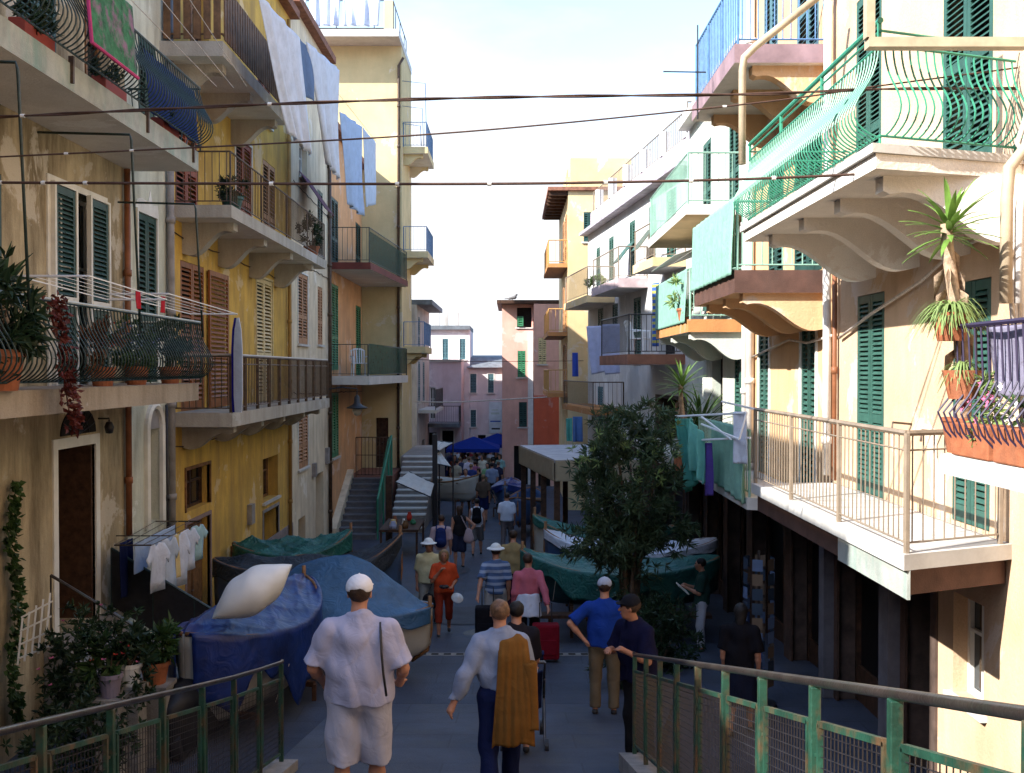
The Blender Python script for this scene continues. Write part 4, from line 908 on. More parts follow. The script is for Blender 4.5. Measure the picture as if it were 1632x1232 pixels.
slab_fr(hI, FI, 27.2, 29.5, 0.9, 3.0 - 0.28, 2.96, PL_H, SOFFIT)
rail_fr(hI, FI, 27.25, 29.4, 0.85, 2.96, 0.95, IRON_TAN, spacing=0.12, r=0.008, single=False)
slab_fr(hI, FI, 34.5, 40.5, 1.1, -1.5, -1.3, OR_S, SOFFIT)
rail_fr(hI, FI, 34.55, 40.4, 1.05, -1.3, 0.9, IRON_BR, spacing=0.14, r=0.008, single=False)
for u, z in ((30.8, 3.9), (33.4, 3.8)):
    a_ = MB(); a_.add([FI.pt(u - 0.42, 0.03, z + 0.3), FI.pt(u + 0.42, 0.03, z + 0.3), FI.pt(u + 0.42, 0.55, z - 0.35), FI.pt(u - 0.42, 0.55, z - 0.35)], [(0, 1, 2, 3)]); a_.build('raised_shutter', SH_GREEN, hI, solid=0.03)

FR_ = Fr('y', 4.6, (-1, 0))
hJ = house('house', 'off white house with green stained corner and layered balconies on the right', FR_, 19.92, 26.95, -5.2, 6.2, 6, PL_J, [
    (20.4, 21.4, -1.7, 0.7, S(SH_GREEN, sill=False)), (22.6, 23.8, -1.7, 0.6, dict(kind='hole', sill=False)), (21, 22, 1.4, 2.9, S(SH_GREEN)), (24, 25, 1.4, 3.0, S(SH_GREEN)), (21, 22, 3.3, 5.4, S(SH_GREEN, sill=False)), (24, 25, 3.5, 5.4, S(SH_GREEN)),
    (20.1, 22.0, -5.2, -2.2, dict(kind='shop', sill=False, depth=0.35)), (22.2, 24.3, -5.4, -2.2, dict(kind='shop', sill=False, depth=0.35)), (24.5, 26.8, -5.4, -2.2, dict(kind='shop', sill=False, depth=0.35))], MARBLE, top_over=0.3)
slab_fr(hJ, FR_, 20.3, 24.8, 1.15, 0.75, 1.0, OR_S, PL_J); slab_fr(hJ, FR_, 20.0, 25.5, 1.25, 3.0, 3.2, MARBLE, PL_H)
rail_fr(hJ, FR_, 20.05, 25.4, 1.2, 3.2, 1.0, M('rail_mint', (0.26, 0.44, 0.35), 0.5), spacing=0.13, r=0.01, single=False)
rail_fr(hJ, FR_, 20.35, 24.7, 1.1, 1.0, 1.0, M('rail_mint', (0.26, 0.44, 0.35), 0.5), spacing=0.13, r=0.01, single=False)
bracket(hJ, FR_, 20.5, 0.75, 1.1, 0.5, 0.2, PL_J); bracket(hJ, FR_, 22.8, 0.75, 1.1, 0.5, 0.2, PL_J); bracket(hJ, FR_, 24.5, 0.75, 1.1, 0.5, 0.2, PL_J)
slab_fr(hJ, FR_, 20.2, 26.8, 1.5, -1.95, -1.75, CONC, SOFFIT)
pn = MB(); 
for i in range(4):
    for j in range(3):
        a, b = 20.3 + i * 0.85, 20.3 + i * 0.85 + 0.8; o0, o1 = 0.1 + j * 0.45, 0.1 + j * 0.45 + 0.42
        pn.add([FR_.pt(a, o0, 2.75 - o0 * 0.35), FR_.pt(b, o0, 2.75 - o0 * 0.35), FR_.pt(b, o1, 2.75 - o1 * 0.35), FR_.pt(a, o1, 2.75 - o1 * 0.35)], [(0, 1, 2, 3)])
pn.build('canopy_panels', M('panel_smoky', (0.42, 0.40, 0.36), 0.5, 0.1), hJ, solid=0.012)
pipe(hJ, [(4.5, 20.0, 6), (4.5, 20.0, -2.0)], 0.07, PIPE_W)

hK = house('house', 'apricot house with scrolled brown balcony and blue railed top balcony', FR_, 14.92, 19.9, -4.9, 10.2, 6, PL_K, [
    (15.65, 16.45, -1.88, 0.72, S(SH_GREEN, sill=False, trim=TRIM_W, tw=0.07)), (18.5, 19.25, -1.88, 0.72, S(SH_GREEN, sill=False, trim=TRIM_W, tw=0.07)),
    (15.4, 16.9, 1.5, 3.9, S(SH_DGREEN, sill=False)), (17.6, 18.6, 1.5, 3.8, S(SH_DGREEN, sill=False)), (15.6, 16.8, 4.8, 7.0, S(SH_BLUE, sill=False)), (18, 19, 4.8, 7.0, S(SH_BLUE, sill=False)),
    (15.05, 17.0, -4.9, -2.15, dict(kind='shop', sill=False, depth=0.35)), (17.2, 19.75, -5.1, -2.15, dict(kind='shop', sill=False, depth=0.35))], TILE_R, top_over=0.4)
XK = 3.22
slab(hK, [(4.6, 15.0), (XK, 15.0), (XK, 18.3), (4.6, 18.3)], 1.12, 1.45, FASCIA_BR, under=PL_K)
for yy in (15.2, 16.4, 17.8): bracket(hK, FR_, yy, 1.12, 1.25, 0.5, 0.22, PL_K)
slab(hK, [(4.6, 15.05), (XK, 15.05), (XK, 18.6), (4.6, 18.6)], 4.45, 4.72, M('fascia_plum', (0.30, 0.20, 0.22), 0.8, 0.2), under=SOFFIT)
for yy in (15.3, 16.6, 18.2): bracket(hK, FR_, yy, 4.45, 1.1, 0.5, 0.22, PL_K)
railing(hK, [(4.58, 15.1, 4.72), (XK + 0.06, 15.1, 4.72), (XK + 0.06, 18.5, 4.72)], 1.05, IRON_BLUE, (4.6, 17, 0), 0.12, 0.010, None, post_every=1.2, post_r=0.02, top_r=0.022)
MINT_R = M('rail_mint', (0.26, 0.44, 0.35), 0.5)
railing(hK, [(4.58, 15.05, 1.45), (XK + 0.05, 15.05, 1.45), (XK + 0.05, 18.2, 1.45)], 1.0, MINT_R, (4.6, 17, 0), 0.14, 0.010, None, post_every=1.1, post_r=0.02, top_r=0.022)
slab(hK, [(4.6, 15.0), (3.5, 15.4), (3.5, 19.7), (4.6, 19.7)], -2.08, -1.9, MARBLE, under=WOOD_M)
railing(hK, [(3.55, 15.45, -1.9), (3.55, 19.6, -1.9)], 1.0, MINT_R, (4.6, 17, 0), 0.14, 0.010, None, post_every=1.1, post_r=0.02, top_r=0.02)
pipe(hK, [(4.5, 19.6, 7.8), (4.5, 19.6, -2.0)], 0.075, PIPE_W)

hL = house('house', 'buff house on the right with green belly railed balcony and tan railed terrace', FR_, 8.6, 14.9, -4.65, 12.0, 6, PL_L, [
    (12.8, 13.8, -1.6, 0.98, S(SH_GREEN, True, sill=False)), (9.95, 10.8, -1.56, 0.9, S(SH_GREEN, True, sill=False)),
    (9.95, 11.1, 2.0, 5.0, S(SH_GREEN, True, sill=False)), (12.95, 13.9, 2.0, 4.9, S(SH_GREEN, True, sill=False)),
    (10.05, 10.75, -3.35, -2.3, dict(kind='win', frame=TRIM_W)), (11.25, 12.1, -4.65, -2.1, dict(kind='shop', sill=False, depth=0.5)), (12.45, 14.6, -4.65, -2.1, dict(kind='shop', sill=False, depth=0.35)),
    (9.9, 11.0, 5.7, 8.0, S(SH_GREEN, False))], TILE_R, top_over=0.4)
slab(hL, [(4.6, 9.5), (3.4, 8.95), (3.4, 14.7), (4.6, 14.7)], -1.74, -1.6, MARBLE, under=SOFFIT)
bm2 = MB(); bm2.prism([Vector((4.59, 9.6, 0)), Vector((3.47, 9.08, 0)), Vector((3.47, 14.6, 0)), Vector((4.59, 14.6, 0))], (0, 0, -1.98), (0, 0, -1.742)); bm2.build('balcony_beam', FASCIA_BR, hL)
fc = MB(); fc.prism([Vector((3.44, 8.98, 0)), Vector((3.466, 8.98, 0)), Vector((3.466, 10.9, 0)), Vector((3.44, 10.9, 0))], (0, 0, -2.0), (0, 0, -1.742)); fc.build('pale_fascia', FASCIA_GR, hL)
railing(hL, [(4.5, 9.52, -1.6), (3.45, 9.03, -1.6), (3.45, 14.65, -1.6)], 1.05, IRON_TAN, (4.6, 12, 0), 0.125, 0.007, None, post_every=1.85, post_r=0.028, top_r=0.028, mid=0.9, low=0.09)
slab(hL, [(4.6, 9.35), (3.1, 8.85), (3.1, 13.9), (4.6, 13.9)], 1.72, 1.85, SOFFIT_W, under=SOFFIT_W)
fs_ = MB(); fs_.prism([Vector((4.6, 9.33, 0)), Vector((3.06, 8.81, 0)), Vector((3.06, 13.94, 0)), Vector((4.6, 13.94, 0))], (0, 0, 1.853), (0, 0, 1.93)); fs_.build('slab_edge', MARBLE, hL)
railing(hL, [(4.55, 9.4, 1.93), (3.16, 8.92, 1.93), (3.16, 13.84, 1.93), (4.5, 13.84, 1.93)], 0.86, IRON_GR, (4.6, 11.5, 0), 0.085, 0.0085, BELLY, top_r=0.013, top_extra=0.98)
for yy in (9.3, 10.5, 11.8, 13.2): bracket(hL, FR_, yy, 1.72, 1.32, 0.55, 0.2, SOFFIT_W)
hd = MB(); hd.tube([(3.16, 8.92, 3.0), (3.16, 13.84, 3.0)], 0.025, 8)
for yy in (8.95, 10.6, 12.2, 13.8): hd.tube([(3.16, yy, 2.78), (3.16, yy, 3.0)], 0.02, 6)
hd.build('upper_rail', IRON_GR, hL)
pipe(hL, [(4.48, 14.75, 8.5), (4.48, 14.75, 1.0), (4.5, 14.8, 0.6), (4.5, 14.8, -1.5)], 0.06, PIPE_W)
pipe(hL, [(4.53, 14.55, 1.6), (4.53, 14.55, -1.55)], 0.035, PIPE_BR)
pipe(hL, [(4.55, 14.4, 0.45), (4.55, 13.2, 0.7), (4.55, 11.5, 1.0), (4.55, 10.6, 1.25), (4.55, 9.6, 1.3)], 0.02, CABLE_W, 'cable_run', clips=False)
pipe(hL, [(4.55, 14.6, 0.5), (4.55, 16.0, 0.42), (4.55, 17.0, 0.5), (4.55, 19.6, 0.25)], 0.02, CABLE_W, 'cable_run', clips=False)
pipe(hL, [P(1310, -10, 13.9), P(1204, 74, 13.9), P(1186, 92, 13.9), P(1183, 112, 13.9), P(1183, 262, 13.9)], 0.05, PIPE_T, clips=False)
awb = MB(); awb.box((3.0, 8.74, 2.72), (4.35, 8.86, 2.80)); awb.box((2.98, 8.74, 2.80), (3.05, 8.83, 4.2)); awb.build('awning_frame', PIPE_T, hL)
for yy, z in ((11.9, -0.62), (11.05, -0.66)):
    hk = MB(); hk.tube([FR_.pt(yy, 0, z), FR_.pt(yy, 0.22, z + 0.02), FR_.pt(yy - 0.02, 0.24, z - 0.1)], 0.014, 5); hk.build('clothes_hook', IRON_BR, hL)
for yy, r_ in ((12.35, 0.09), (12.2, 0.07), (14.75, 0.12)):
    c = MB(); c.box((4.42, yy - r_, -4.65), (4.62, yy + r_, -2.0)); c.build('shop_pillar', M('pillar_slate', (0.16, 0.15, 0.17), 0.8, 0.2, 3), hL)
PIER = M('pier_dark', (0.10, 0.055, 0.04), 0.85, 0.25, 3, 0.3)
for par, a, b, z0_ in ((hL, 12.1, 12.45, -4.65), (hL, 14.6, 14.9, -4.65), (hK, 17.0, 17.2, -4.9), (hK, 19.75, 19.9, -5.1), (hJ, 22.0, 22.2, -5.2), (hJ, 24.3, 24.5, -5.3), (hJ, 26.8, 26.95, -5.4), (hI, 27.0, 27.2, -5.5)):
    q = MB(); FR_.box(q, a - 0.11, b + 0.11, 0.001, 0.036, z0_, -2.02); q.build('pier_darkening', PIER, par)  # thin dark boxes added over the plaster piers to darken them
# nearer house: only its balcony, pipes and cables reach the picture
hM = house('house', 'nearest house on the right whose iron balcony carries terracotta flower boxes', FR_, -8.9, 8.58, -4.65, 12.0, 6, PL_L, [(5.8, 6.8, -0.65, 1.6, S(SH_GREEN, sill=False))], TILE_R)
slab(hM, [(4.6, 5.6), (3.42, 5.6), (3.42, 8.2), (4.6, 8.2)], -0.82, -0.66, MARBLE, under=SOFFIT_W)
railing(hM, [(3.48, 5.6, -0.66), (3.48, 8.12, -0.66), (4.58, 8.12, -0.66)], 1.0, M('iron_purple_black', (0.035, 0.025, 0.06), 0.5), (4.6, 6.5, 0), 0.105, 0.0085, [(0, 0.0), (0.12, 0.10), (0.28, 0.16), (0.42, 0.06), (0.55, 0.0), (1, 0.02)], top_r=0.02)
pipe(hM, [(4.7, 8.3, 1.95), (4.45, 8.4, 1.9), (4.2, 8.5, 1.82), (4.08, 8.52, 1.66), (4.06, 8.52, 1.4), (4.06, 8.52, 0.55)], 0.05, PIPE_T, clips=False)
pipe(hM, [(4.75, 8.3, 1.82), (4.4, 8.42, 1.74), (4.19, 8.5, 1.55), (4.165, 8.52, 1.3), (4.165, 8.52, 0.55)], 0.035, PIPE_W, clips=False)
for i in range(4):
    pipe(hM, [(4.5, 8.66 + i * 0.05, 2.6), (4.38 - 0.05 * i, 8.7, 1.9), (4.45, 8.72, 1.3 + 0.1 * i), (4.28 - 0.04 * i, 8.7, 0.9), (4.3, 8.7, -0.5)], 0.016 + 0.006 * (i % 2), CABLE_W if i % 2 else PIPE_W, 'cable_run', clips=False)

# ---------------------------------------------------------------- smooth bodies (signed distance, surface nets)
def cone(a, b, ra, rb, k=0.03, sc=(1, 1, 1), sub=False, flat=False, flat0=False): return dict(a=np.array(a, float), b=np.array(b, float), ra=ra, rb=rb, k=k, sc=np.array(sc, float), sub=sub, flat=flat, flat0=flat0)
def ball(c, r, k=0.02, sc=(1, 1, 1), sub=False): return cone(c, np.array(c, float) + np.array([0, 0, 1e-4]), r, r, k, sc, sub)

def sdf_mesh(prims, h, planes=(), noise=None):
    lo = np.min([np.minimum(p['a'], p['b']) - max(p['ra'], p['rb']) * p['sc'] for p in prims if not p['sub']], axis=0) - 3 * h - 0.01
    hi = np.max([np.maximum(p['a'], p['b']) + max(p['ra'], p['rb']) * p['sc'] for p in prims if not p['sub']], axis=0) + 3 * h + 0.01
    n = np.ceil((hi - lo) / h).astype(int) + 1
    X = lo[0] + h * np.arange(n[0])[:, None, None]; Y = lo[1] + h * np.arange(n[1])[None, :, None]; Z = lo[2] + h * np.arange(n[2])[None, None, :]
    D = np.full(tuple(n), 0.25)
    for p in prims:
        m = max(p['ra'], p['rb']) * p['sc'] + 2.5 * h + p['k'] * 1.2
        i0 = np.clip(np.floor((np.minimum(p['a'], p['b']) - m - lo) / h).astype(int), 0, n - 1); i1 = np.clip(np.ceil((np.maximum(p['a'], p['b']) + m - lo) / h).astype(int) + 1, 1, n)
        s = tuple(slice(a, b) for a, b in zip(i0, i1))
        x = (X[s[0]] - p['a'][0]) / p['sc'][0]; y = (Y[:, s[1]] - p['a'][1]) / p['sc'][1]; z = (Z[:, :, s[2]] - p['a'][2]) / p['sc'][2]
        ba = (p['b'] - p['a']) / p['sc']; L2 = float(ba @ ba) + 1e-12
        t0 = (x * ba[0] + y * ba[1] + z * ba[2]) / L2; t = np.clip(t0, 0, 1)
        d = (np.sqrt((x - t * ba[0])**2 + (y - t * ba[1])**2 + (z - t * ba[2])**2) - (p['ra'] + (p['rb'] - p['ra']) * t)) * p['sc'].min()
        if p['flat']: d = np.maximum(d, (t0 - 1) * math.sqrt(L2))
        if p['flat0']: d = np.maximum(d, -t0 * math.sqrt(L2))
        e = D[s]; k = p['k']
        if p['sub']:
            hh = np.maximum(k - np.abs(-d - e), 0) / k; D[s] = np.maximum(-d, e) + hh * hh * k * 0.25
        else:
            hh = np.maximum(k - np.abs(d - e), 0) / k; D[s] = np.minimum(d, e) - hh * hh * k * 0.25
    if noise is not None: D = D + noise(X, Y, Z)
    for (nx, ny, nz, c) in planes: D = np.maximum(D, nx * X + ny * Y + nz * Z - c)
    S = D < 0
    c8 = [(i, j, k) for i in (0, 1) for j in (0, 1) for k in (0, 1)]
    sl = lambda A, i, j, k: A[i:A.shape[0] - 1 + i, j:A.shape[1] - 1 + j, k:A.shape[2] - 1 + k]
    cnt = sum(sl(S, *c).astype(np.int8) for c in c8); act = (cnt > 0) & (cnt < 8)
    idx = np.argwhere(act); vid = np.full(act.shape, -1, int); vid[act] = np.arange(len(idx))
    val = np.stack([D[idx[:, 0] + c[0], idx[:, 1] + c[1], idx[:, 2] + c[2]] for c in c8], 1)
    acc = np.zeros((len(idx), 3)); num = np.zeros((len(idx), 1))
    for a in range(8):
        for b in range(a + 1, 8):
            if sum(abs(p - q) for p, q in zip(c8[a], c8[b])) != 1: continue
            va, vb = val[:, a], val[:, b]; cr = (va < 0) != (vb < 0)
            t = np.where(cr, va / np.where(cr, va - vb, 1), 0)[:, None]
            pt = np.array(c8[a]) * (1 - t) + np.array(c8[b]) * t
            acc += np.where(cr[:, None], pt, 0); num += cr[:, None]
    V = lo + h * (idx + acc / np.maximum(num, 1))
    F = []
    for ax in range(3):
        u, v = (ax + 1) % 3, (ax + 2) % 3
        A = np.take(S, range(0, S.shape[ax] - 1), ax); B = np.take(S, range(1, S.shape[ax]), ax)
        e = np.argwhere(A != B); e = e[(e[:, u] > 0) & (e[:, v] > 0) & (e[:, u] < act.shape[u]) & (e[:, v] < act.shape[v])]
        if len(e) == 0: continue
        q = []
        for (du, dv) in ((1, 1), (0, 1), (0, 0), (1, 0)):
            w = e.copy(); w[:, u] -= du; w[:, v] -= dv; q.append(vid[w[:, 0], w[:, 1], w[:, 2]])
        q = np.stack(q, 1); fl = ~S[e[:, 0], e[:, 1], e[:, 2]]; q[fl] = q[fl][:, ::-1]; F.append(q)
    F = np.concatenate(F); F = F[(F >= 0).all(1)]
    return V, F

def sdf_obj(name, prims, h, mat, parent, planes=(), noise=None):
    V, F = sdf_mesh(prims, h, planes, noise)
    me = bpy.data.meshes.new(name); me.vertices.add(len(V)); me.vertices.foreach_set('co', V.ravel())
    me.loops.add(len(F) * 4); me.loops.foreach_set('vertex_index', F.ravel().astype(np.int32)); me.polygons.add(len(F))
    me.polygons.foreach_set('loop_start', np.arange(0, len(F) * 4, 4, dtype=np.int32))
    me.update(calc_edges=True); me.validate(); me.materials.append(mat); me.polygons.foreach_set('use_smooth', [True] * len(me.polygons))
    return place(name, me, (0, 0, 0), 0, parent, local=True)

SKIN = M('skin', (0.46, 0.22, 0.14), 0.55, 0.08, 12, spec=0.35)
SKIN_D = M('skin_tanned', (0.34, 0.15, 0.09), 0.55, 0.08, 12, spec=0.35)
HAIR_B = M('hair_brown', (0.055, 0.028, 0.016), 0.6, 0.3, 30, 0.3, 120); HAIR_K = M('hair_black', (0.015, 0.011, 0.010), 0.6, 0.3, 30, 0.3, 120)
HAIR_L = M('hair_fair', (0.30, 0.19, 0.09), 0.6, 0.3, 30, 0.3, 120); HAIR_S = M('hair_grey_brown', (0.18, 0.11, 0.07), 0.6, 0.3, 30, 0.3, 120)
SHOE = M('shoe_dark', (0.025, 0.022, 0.022), 0.6); SHOE_W = M('shoe_pale', (0.6, 0.58, 0.55), 0.6)
EYE = M('eye_dark', (0.02, 0.015, 0.012), 0.2)
def stripes(name, c1, c2, freq):
    m = cloth_mat(name, c1); nt = m.node_tree; N, L = nt.nodes, nt.links; tc = N.new('ShaderNodeTexCoord'); sx = N.new('ShaderNodeSeparateXYZ'); L.new(tc.outputs['Object'], sx.inputs['Vector'])
    ma = N.new('ShaderNodeMath'); ma.operation = 'MULTIPLY'; ma.inputs[1].default_value = freq; L.new(sx.outputs['Z'], ma.inputs[0])
    fr_ = N.new('ShaderNodeMath'); fr_.operation = 'FRACT'; L.new(ma.outputs[0], fr_.inputs[0]); g = N.new('ShaderNodeMath'); g.operation = 'GREATER_THAN'; g.inputs[1].default_value = 0.55; L.new(fr_.outputs[0], g.inputs[0])
    mx = N.new('ShaderNodeMix'); mx.data_type = 'RGBA'; mx.inputs['A'].default_value = (*c1, 1); mx.inputs['B'].default_value = (*c2, 1); L.new(g.outputs[0], mx.inputs['Factor']); L.new(mx.outputs['Result'], N['Principled BSDF'].inputs['Base Color']); return m

ARM = dict(down=((0.045, -0.03, -0.29), (0.045, 0.06, -0.53)), back=((0.05, -0.14, -0.25), (0.05, -0.10, -0.50)), fwd=((0.04, 0.10, -0.27), (0.03, 0.28, -0.44)),
           bent=((0.06, -0.02, -0.28), (-0.02, 0.20, -0.36)), hip=((0.24, -0.10, -0.20), (0.06, -0.06, -0.42)), out=((0.12, -0.10, -0.25), (0.22, -0.12, -0.47)),
           hold=((0.03, 0.06, -0.28), (-0.06, 0.28, -0.20)), rail=((0.05, 0.10, -0.27), (0.02, 0.34, -0.36)), chest=((0.06, 0.04, -0.27), (-0.16, 0.20, -0.10)), pull=((0.08, -0.16, -0.24), (0.12, -0.30, -0.46)),
           up=((0.06, 0.08, -0.27), (-0.10, 0.18, -0.06)))

def person(label, x, y, heading, H=1.74, h=None, fat=1.0, shirt=None, sleeve='short', lower='trousers', lmat=None, skin=None, hair=None, hairstyle='short', hat=None, hatmat=None,
           arms=('down', 'down'), stride=0.0, lean=0.0, yaw=0.0, shoe=None, group=None, z=None, tuck=False, width=1.0, neck=None):
    """heading: 0 faces down the street (+Y); positive turns left"""
    skin = skin or SKIN; lmat = lmat or C_NAVY; shirt = shirt or C_WHITE; shoe = shoe or SHOE
    gz = ground_z(x, y) if z is None else z
    t = thing('person', label, 'person', (x, y, gz), heading, group)
    if h is None: h = min(0.035, max(0.0095, 0.0012 * y))
    s = H / 1.75; fine = h < 0.016
    V = lambda *p: np.array(p) * s
    def ln(p): p = np.array(p, float); p[1] += lean * max(0, p[2] - 0.95 * s); return p
    # joints
    legs = []
    for sg in (-1, 1):
        ph = stride * sg; hip = V(sg * 0.095 * width, 0, 0.92); kn = hip + V(sg * 0.012, 0.44 * math.sin(ph) + 0.03, -0.44 * math.cos(ph)); bend = max(0, -ph) * 0.9 + 0.04
        an = kn + V(0.005 * sg, 0.41 * math.sin(ph - bend), -0.41 * math.cos(ph - bend)); legs.append((hip, kn, an))
    low = min(l[2][2] for l in legs) - 0.075 * s
    for l in legs:
        for p in l: p[2] -= low
    dz = -low
    up = lambda *p: ln(V(*p) + np.array([0, 0, dz]))
    shw = 0.185 * width; neckb = up(0, -0.01, 1.47); headc = up(0, 0.02 + (0.02 if lean == 0 else 0), 1.635)
    A = []
    for sg, nm in zip((-1, 1), arms):
        e, w = ARM[nm] if isinstance(nm, str) else nm
        sh = up(sg * shw, -0.01, 1.395); el = sh + V(sg * e[0], e[1], e[2]); wr = sh + V(sg * w[0], w[1], w[2]); A.append((sh, el, wr, sg))
    cy, sy_ = math.cos(yaw), math.sin(yaw)
    hd = lambda x_, y_, z_: headc + V(x_ * cy - y_ * sy_, x_ * sy_ + y_ * cy, z_)
    f = fat
    B = [cone(up(0, 0, 0.96), up(0, 0, 1.10), 0.105*f*s, 0.10*f*s, 0.05, (1.38, 1, 1)), cone(up(0, 0, 1.10), up(0, -0.005, 1.33), 0.10*f*s, 0.108*f*s, 0.05, (1.35*width, 1, 1)),
         cone(up(0, -0.01, 1.435), up(-0.155*width, -0.01, 1.385), 0.060*s, 0.055*s, 0.06), cone(up(0, -0.01, 1.435), up(0.155*width, -0.01, 1.385), 0.060*s, 0.055*s, 0.06), cone(neckb, headc + V(0, -0.01, -0.06), 0.060*s, 0.055*s, 0.03),
         ball(hd(0, -0.012, 0.03), 0.083*s, 0.03, (0.92, 1.12, 1.05)), cone(hd(0, 0.03, -0.02), hd(0, 0.045, -0.075), 0.062*s, 0.042*s, 0.03), cone(hd(0, 0.088, 0.01), hd(0, 0.108, -0.025), 0.010*s, 0.015*s, 0.012)]
    for sg in (-1, 1):
        B.append(cone(hd(sg*0.078, -0.005, 0.02), hd(sg*0.080, -0.008, -0.02), 0.014*s, 0.011*s, 0.008, (0.7, 1.2, 1)))
        B.append(ball(hd(sg*0.032, 0.090, 0.018), 0.013*s, 0.01, sub=True))
    for (hp, kn, an) in legs: B += [cone(hp, kn, 0.078*f*s, 0.053*s, 0.04), cone(kn, kn + (an - kn) * 0.35, 0.052*s, 0.056*s, 0.03), cone(kn + (an - kn) * 0.35, an, 0.056*s, 0.036*s, 0.03), cone(an + V(0, -0.03, -0.045), an + V(0.0, 0.13, -0.052), 0.032*s, 0.026*s, 0.03)]
    for (sh, el, wr, sg) in A:
        B += [cone(sh, el, 0.050*f**0.5*s, 0.040*s, 0.04), cone(el, el + (wr - el)*0.35, 0.040*s, 0.041*s, 0.02), cone(el + (wr - el)*0.35, wr, 0.041*s, 0.026*s, 0.02)]
        dr = (wr - el) / np.linalg.norm(wr - el); sd = np.cross(dr, np.array([0, 0, 1.0])) if abs(dr[2]) < 0.8 else np.array([0, 1.0, 0]); sd = sd / np.linalg.norm(sd)
        inn = np.cross(dr, sd); inn = inn * (1 if inn[0] * sg < 0 else -1)
        pe = wr + dr * 0.085 * s; B.append(cone(wr, pe, 0.026*s, 0.034*s, 0.015)); rf = max(0.0092 * s, 0.62 * h)
        for q, (off, ln_) in enumerate(((-0.030, 0.062), (-0.010, 0.074), (0.011, 0.070), (0.031, 0.055))):
            b0 = pe + sd * off * s - dr * 0.01 * s; m0 = b0 + dr * ln_ * 0.6 * s + inn * 0.012 * s; B += [cone(b0, m0, rf, rf, 0.006), cone(m0, m0 + dr * ln_ * 0.35 * s + inn * 0.03 * s, rf, rf * 0.85, 0.006)]
        tb = wr + dr * 0.03 * s + sd * 0.028 * s; B += [cone(tb, tb + dr * 0.045 * s + sd * 0.022 * s + inn * 0.015 * s, rf * 1.15, rf, 0.01)]
    sdf_obj('body', B, h, skin, t)
    rng = random.Random(hash(label) % 1000 if False else int(abs(x) * 97 + y * 31)); p0, p1 = rng.uniform(0, 6), rng.uniform(0, 6); crease = 1.0 if fine else 0.0
    wr_ = lambda a: (lambda X, Y, Z: a * s * (-1.15 + np.sin(26 * X + 9 * Z + p0) * np.sin(11 * Z + p1) + 0.7 * np.sin(17 * Z + 21 * Y + 8 * X + p1) + 0.4 * np.sin(44 * X + 6 * Z) - crease * (1.3 * np.abs(np.sin(15 * X + 4.5 * Z + 6 * Y + p0)) ** 0.6 + 0.9 * np.abs(np.sin(11 * X - 7 * Z + p1)) ** 0.6 - 1.3)))
    # lower garment
    hem = {'shorts': 0.36, 'capri': 0.72, 'trousers': 0.97}.get(lower, 0.97); g = 0.024
    if lower == 'skirt':
        Lw = [cone(up(0, 0, 1.02), V(0, 0.02, 0.42) + np.array([0, 0, dz * 0]), 0.118*f*s, 0.19*s, 0.04, (1.25, 1.05, 1), flat=True)]
    else:
        Lw = [cone(up(0, 0, 1.04), up(0, 0, 0.93), (0.112*f)*s, (0.122*f)*s, 0.04, (1.4, 1.05, 1), flat0=True)]
        for (hp, kn, an) in legs:
            if lower == 'shorts': e_ = kn + (an - kn) * 0.06; Lw.append(cone(hp, e_, 0.105*f*s, 0.105*s, 0.035, (1, 1.05, 1), flat=True))
            else:
                e_ = kn + (an - kn) * (0.98 if lower == 'trousers' else 0.5); Lw += [cone(hp, kn, 0.096*f*s, 0.074*s, 0.035), cone(kn, e_, 0.074*s, 0.066*s, 0.03, flat=True)]
    sdf_obj('skirt' if lower == 'skirt' else 'trousers' if lower != 'shorts' else 'shorts', Lw, h, lmat, t, noise=wr_(0.0055 if fine else 0.0035))
    # shirt
    hz = 0.90 if not tuck else 1.02
    T = [cone(up(0, 0, hz), up(0, 0, 1.14), (0.134 if not tuck else 0.108)*f*s, 0.122*f*s, 0.05, (1.40, 1.10, 1), flat0=True), cone(up(0, 0, 1.14), up(0, -0.005, 1.33), 0.118*f*s, 0.118*f**0.7*s, 0.06, (1.38*width, 1.06, 1)),
         cone(up(0, -0.01, 1.44), up(-0.15*width, -0.01, 1.39), 0.068*s, 0.066*s, 0.06), cone(up(0, -0.01, 1.44), up(0.15*width, -0.01, 1.39), 0.068*s, 0.066*s, 0.06)]
    for (sh, el, wr, sg) in A:
        if sleeve == 'short': e_ = sh + (el - sh) * 0.86; T.append(cone(sh, e_, 0.070*s, 0.079*s, 0.035, flat=True))
        elif sleeve == 'long': T += [cone(sh, el, 0.068*s, 0.060*s, 0.04), cone(el, el + (wr - el) * 0.96, 0.060*s, 0.046*s, 0.03, flat=True)]
    T += [cone(neckb + V(0, -0.0, -0.02), neckb + V(0, 0.005, 0.03), 0.078*s, 0.070*s, 0.03, flat=True), cone(neckb + V(0, 0.02, 0.0), neckb + V(0, 0.03, 0.10), 0.058*s, 0.066*s, 0.01, sub=True)]
    sdf_obj('shirt', T, h, shirt, t, noise=wr_(0.0085 if fine else 0.0045))
    for (hp, kn, an) in legs:
        if fine or y < 24: sdf_obj('shoe', [cone(an + V(0, -0.035, -0.045), an + V(0, 0.13, -0.050), 0.040*s, 0.036*s, 0.02)], h * 1.0, shoe, t, planes=[(0, 0, -1, -(an[2] - 0.075 * s))])
        else: sdf_obj('shoe', [cone(an + V(0, -0.035, -0.045), an + V(0, 0.13, -0.050), 0.042*s, 0.036*s, 0.02)], h, shoe, t)
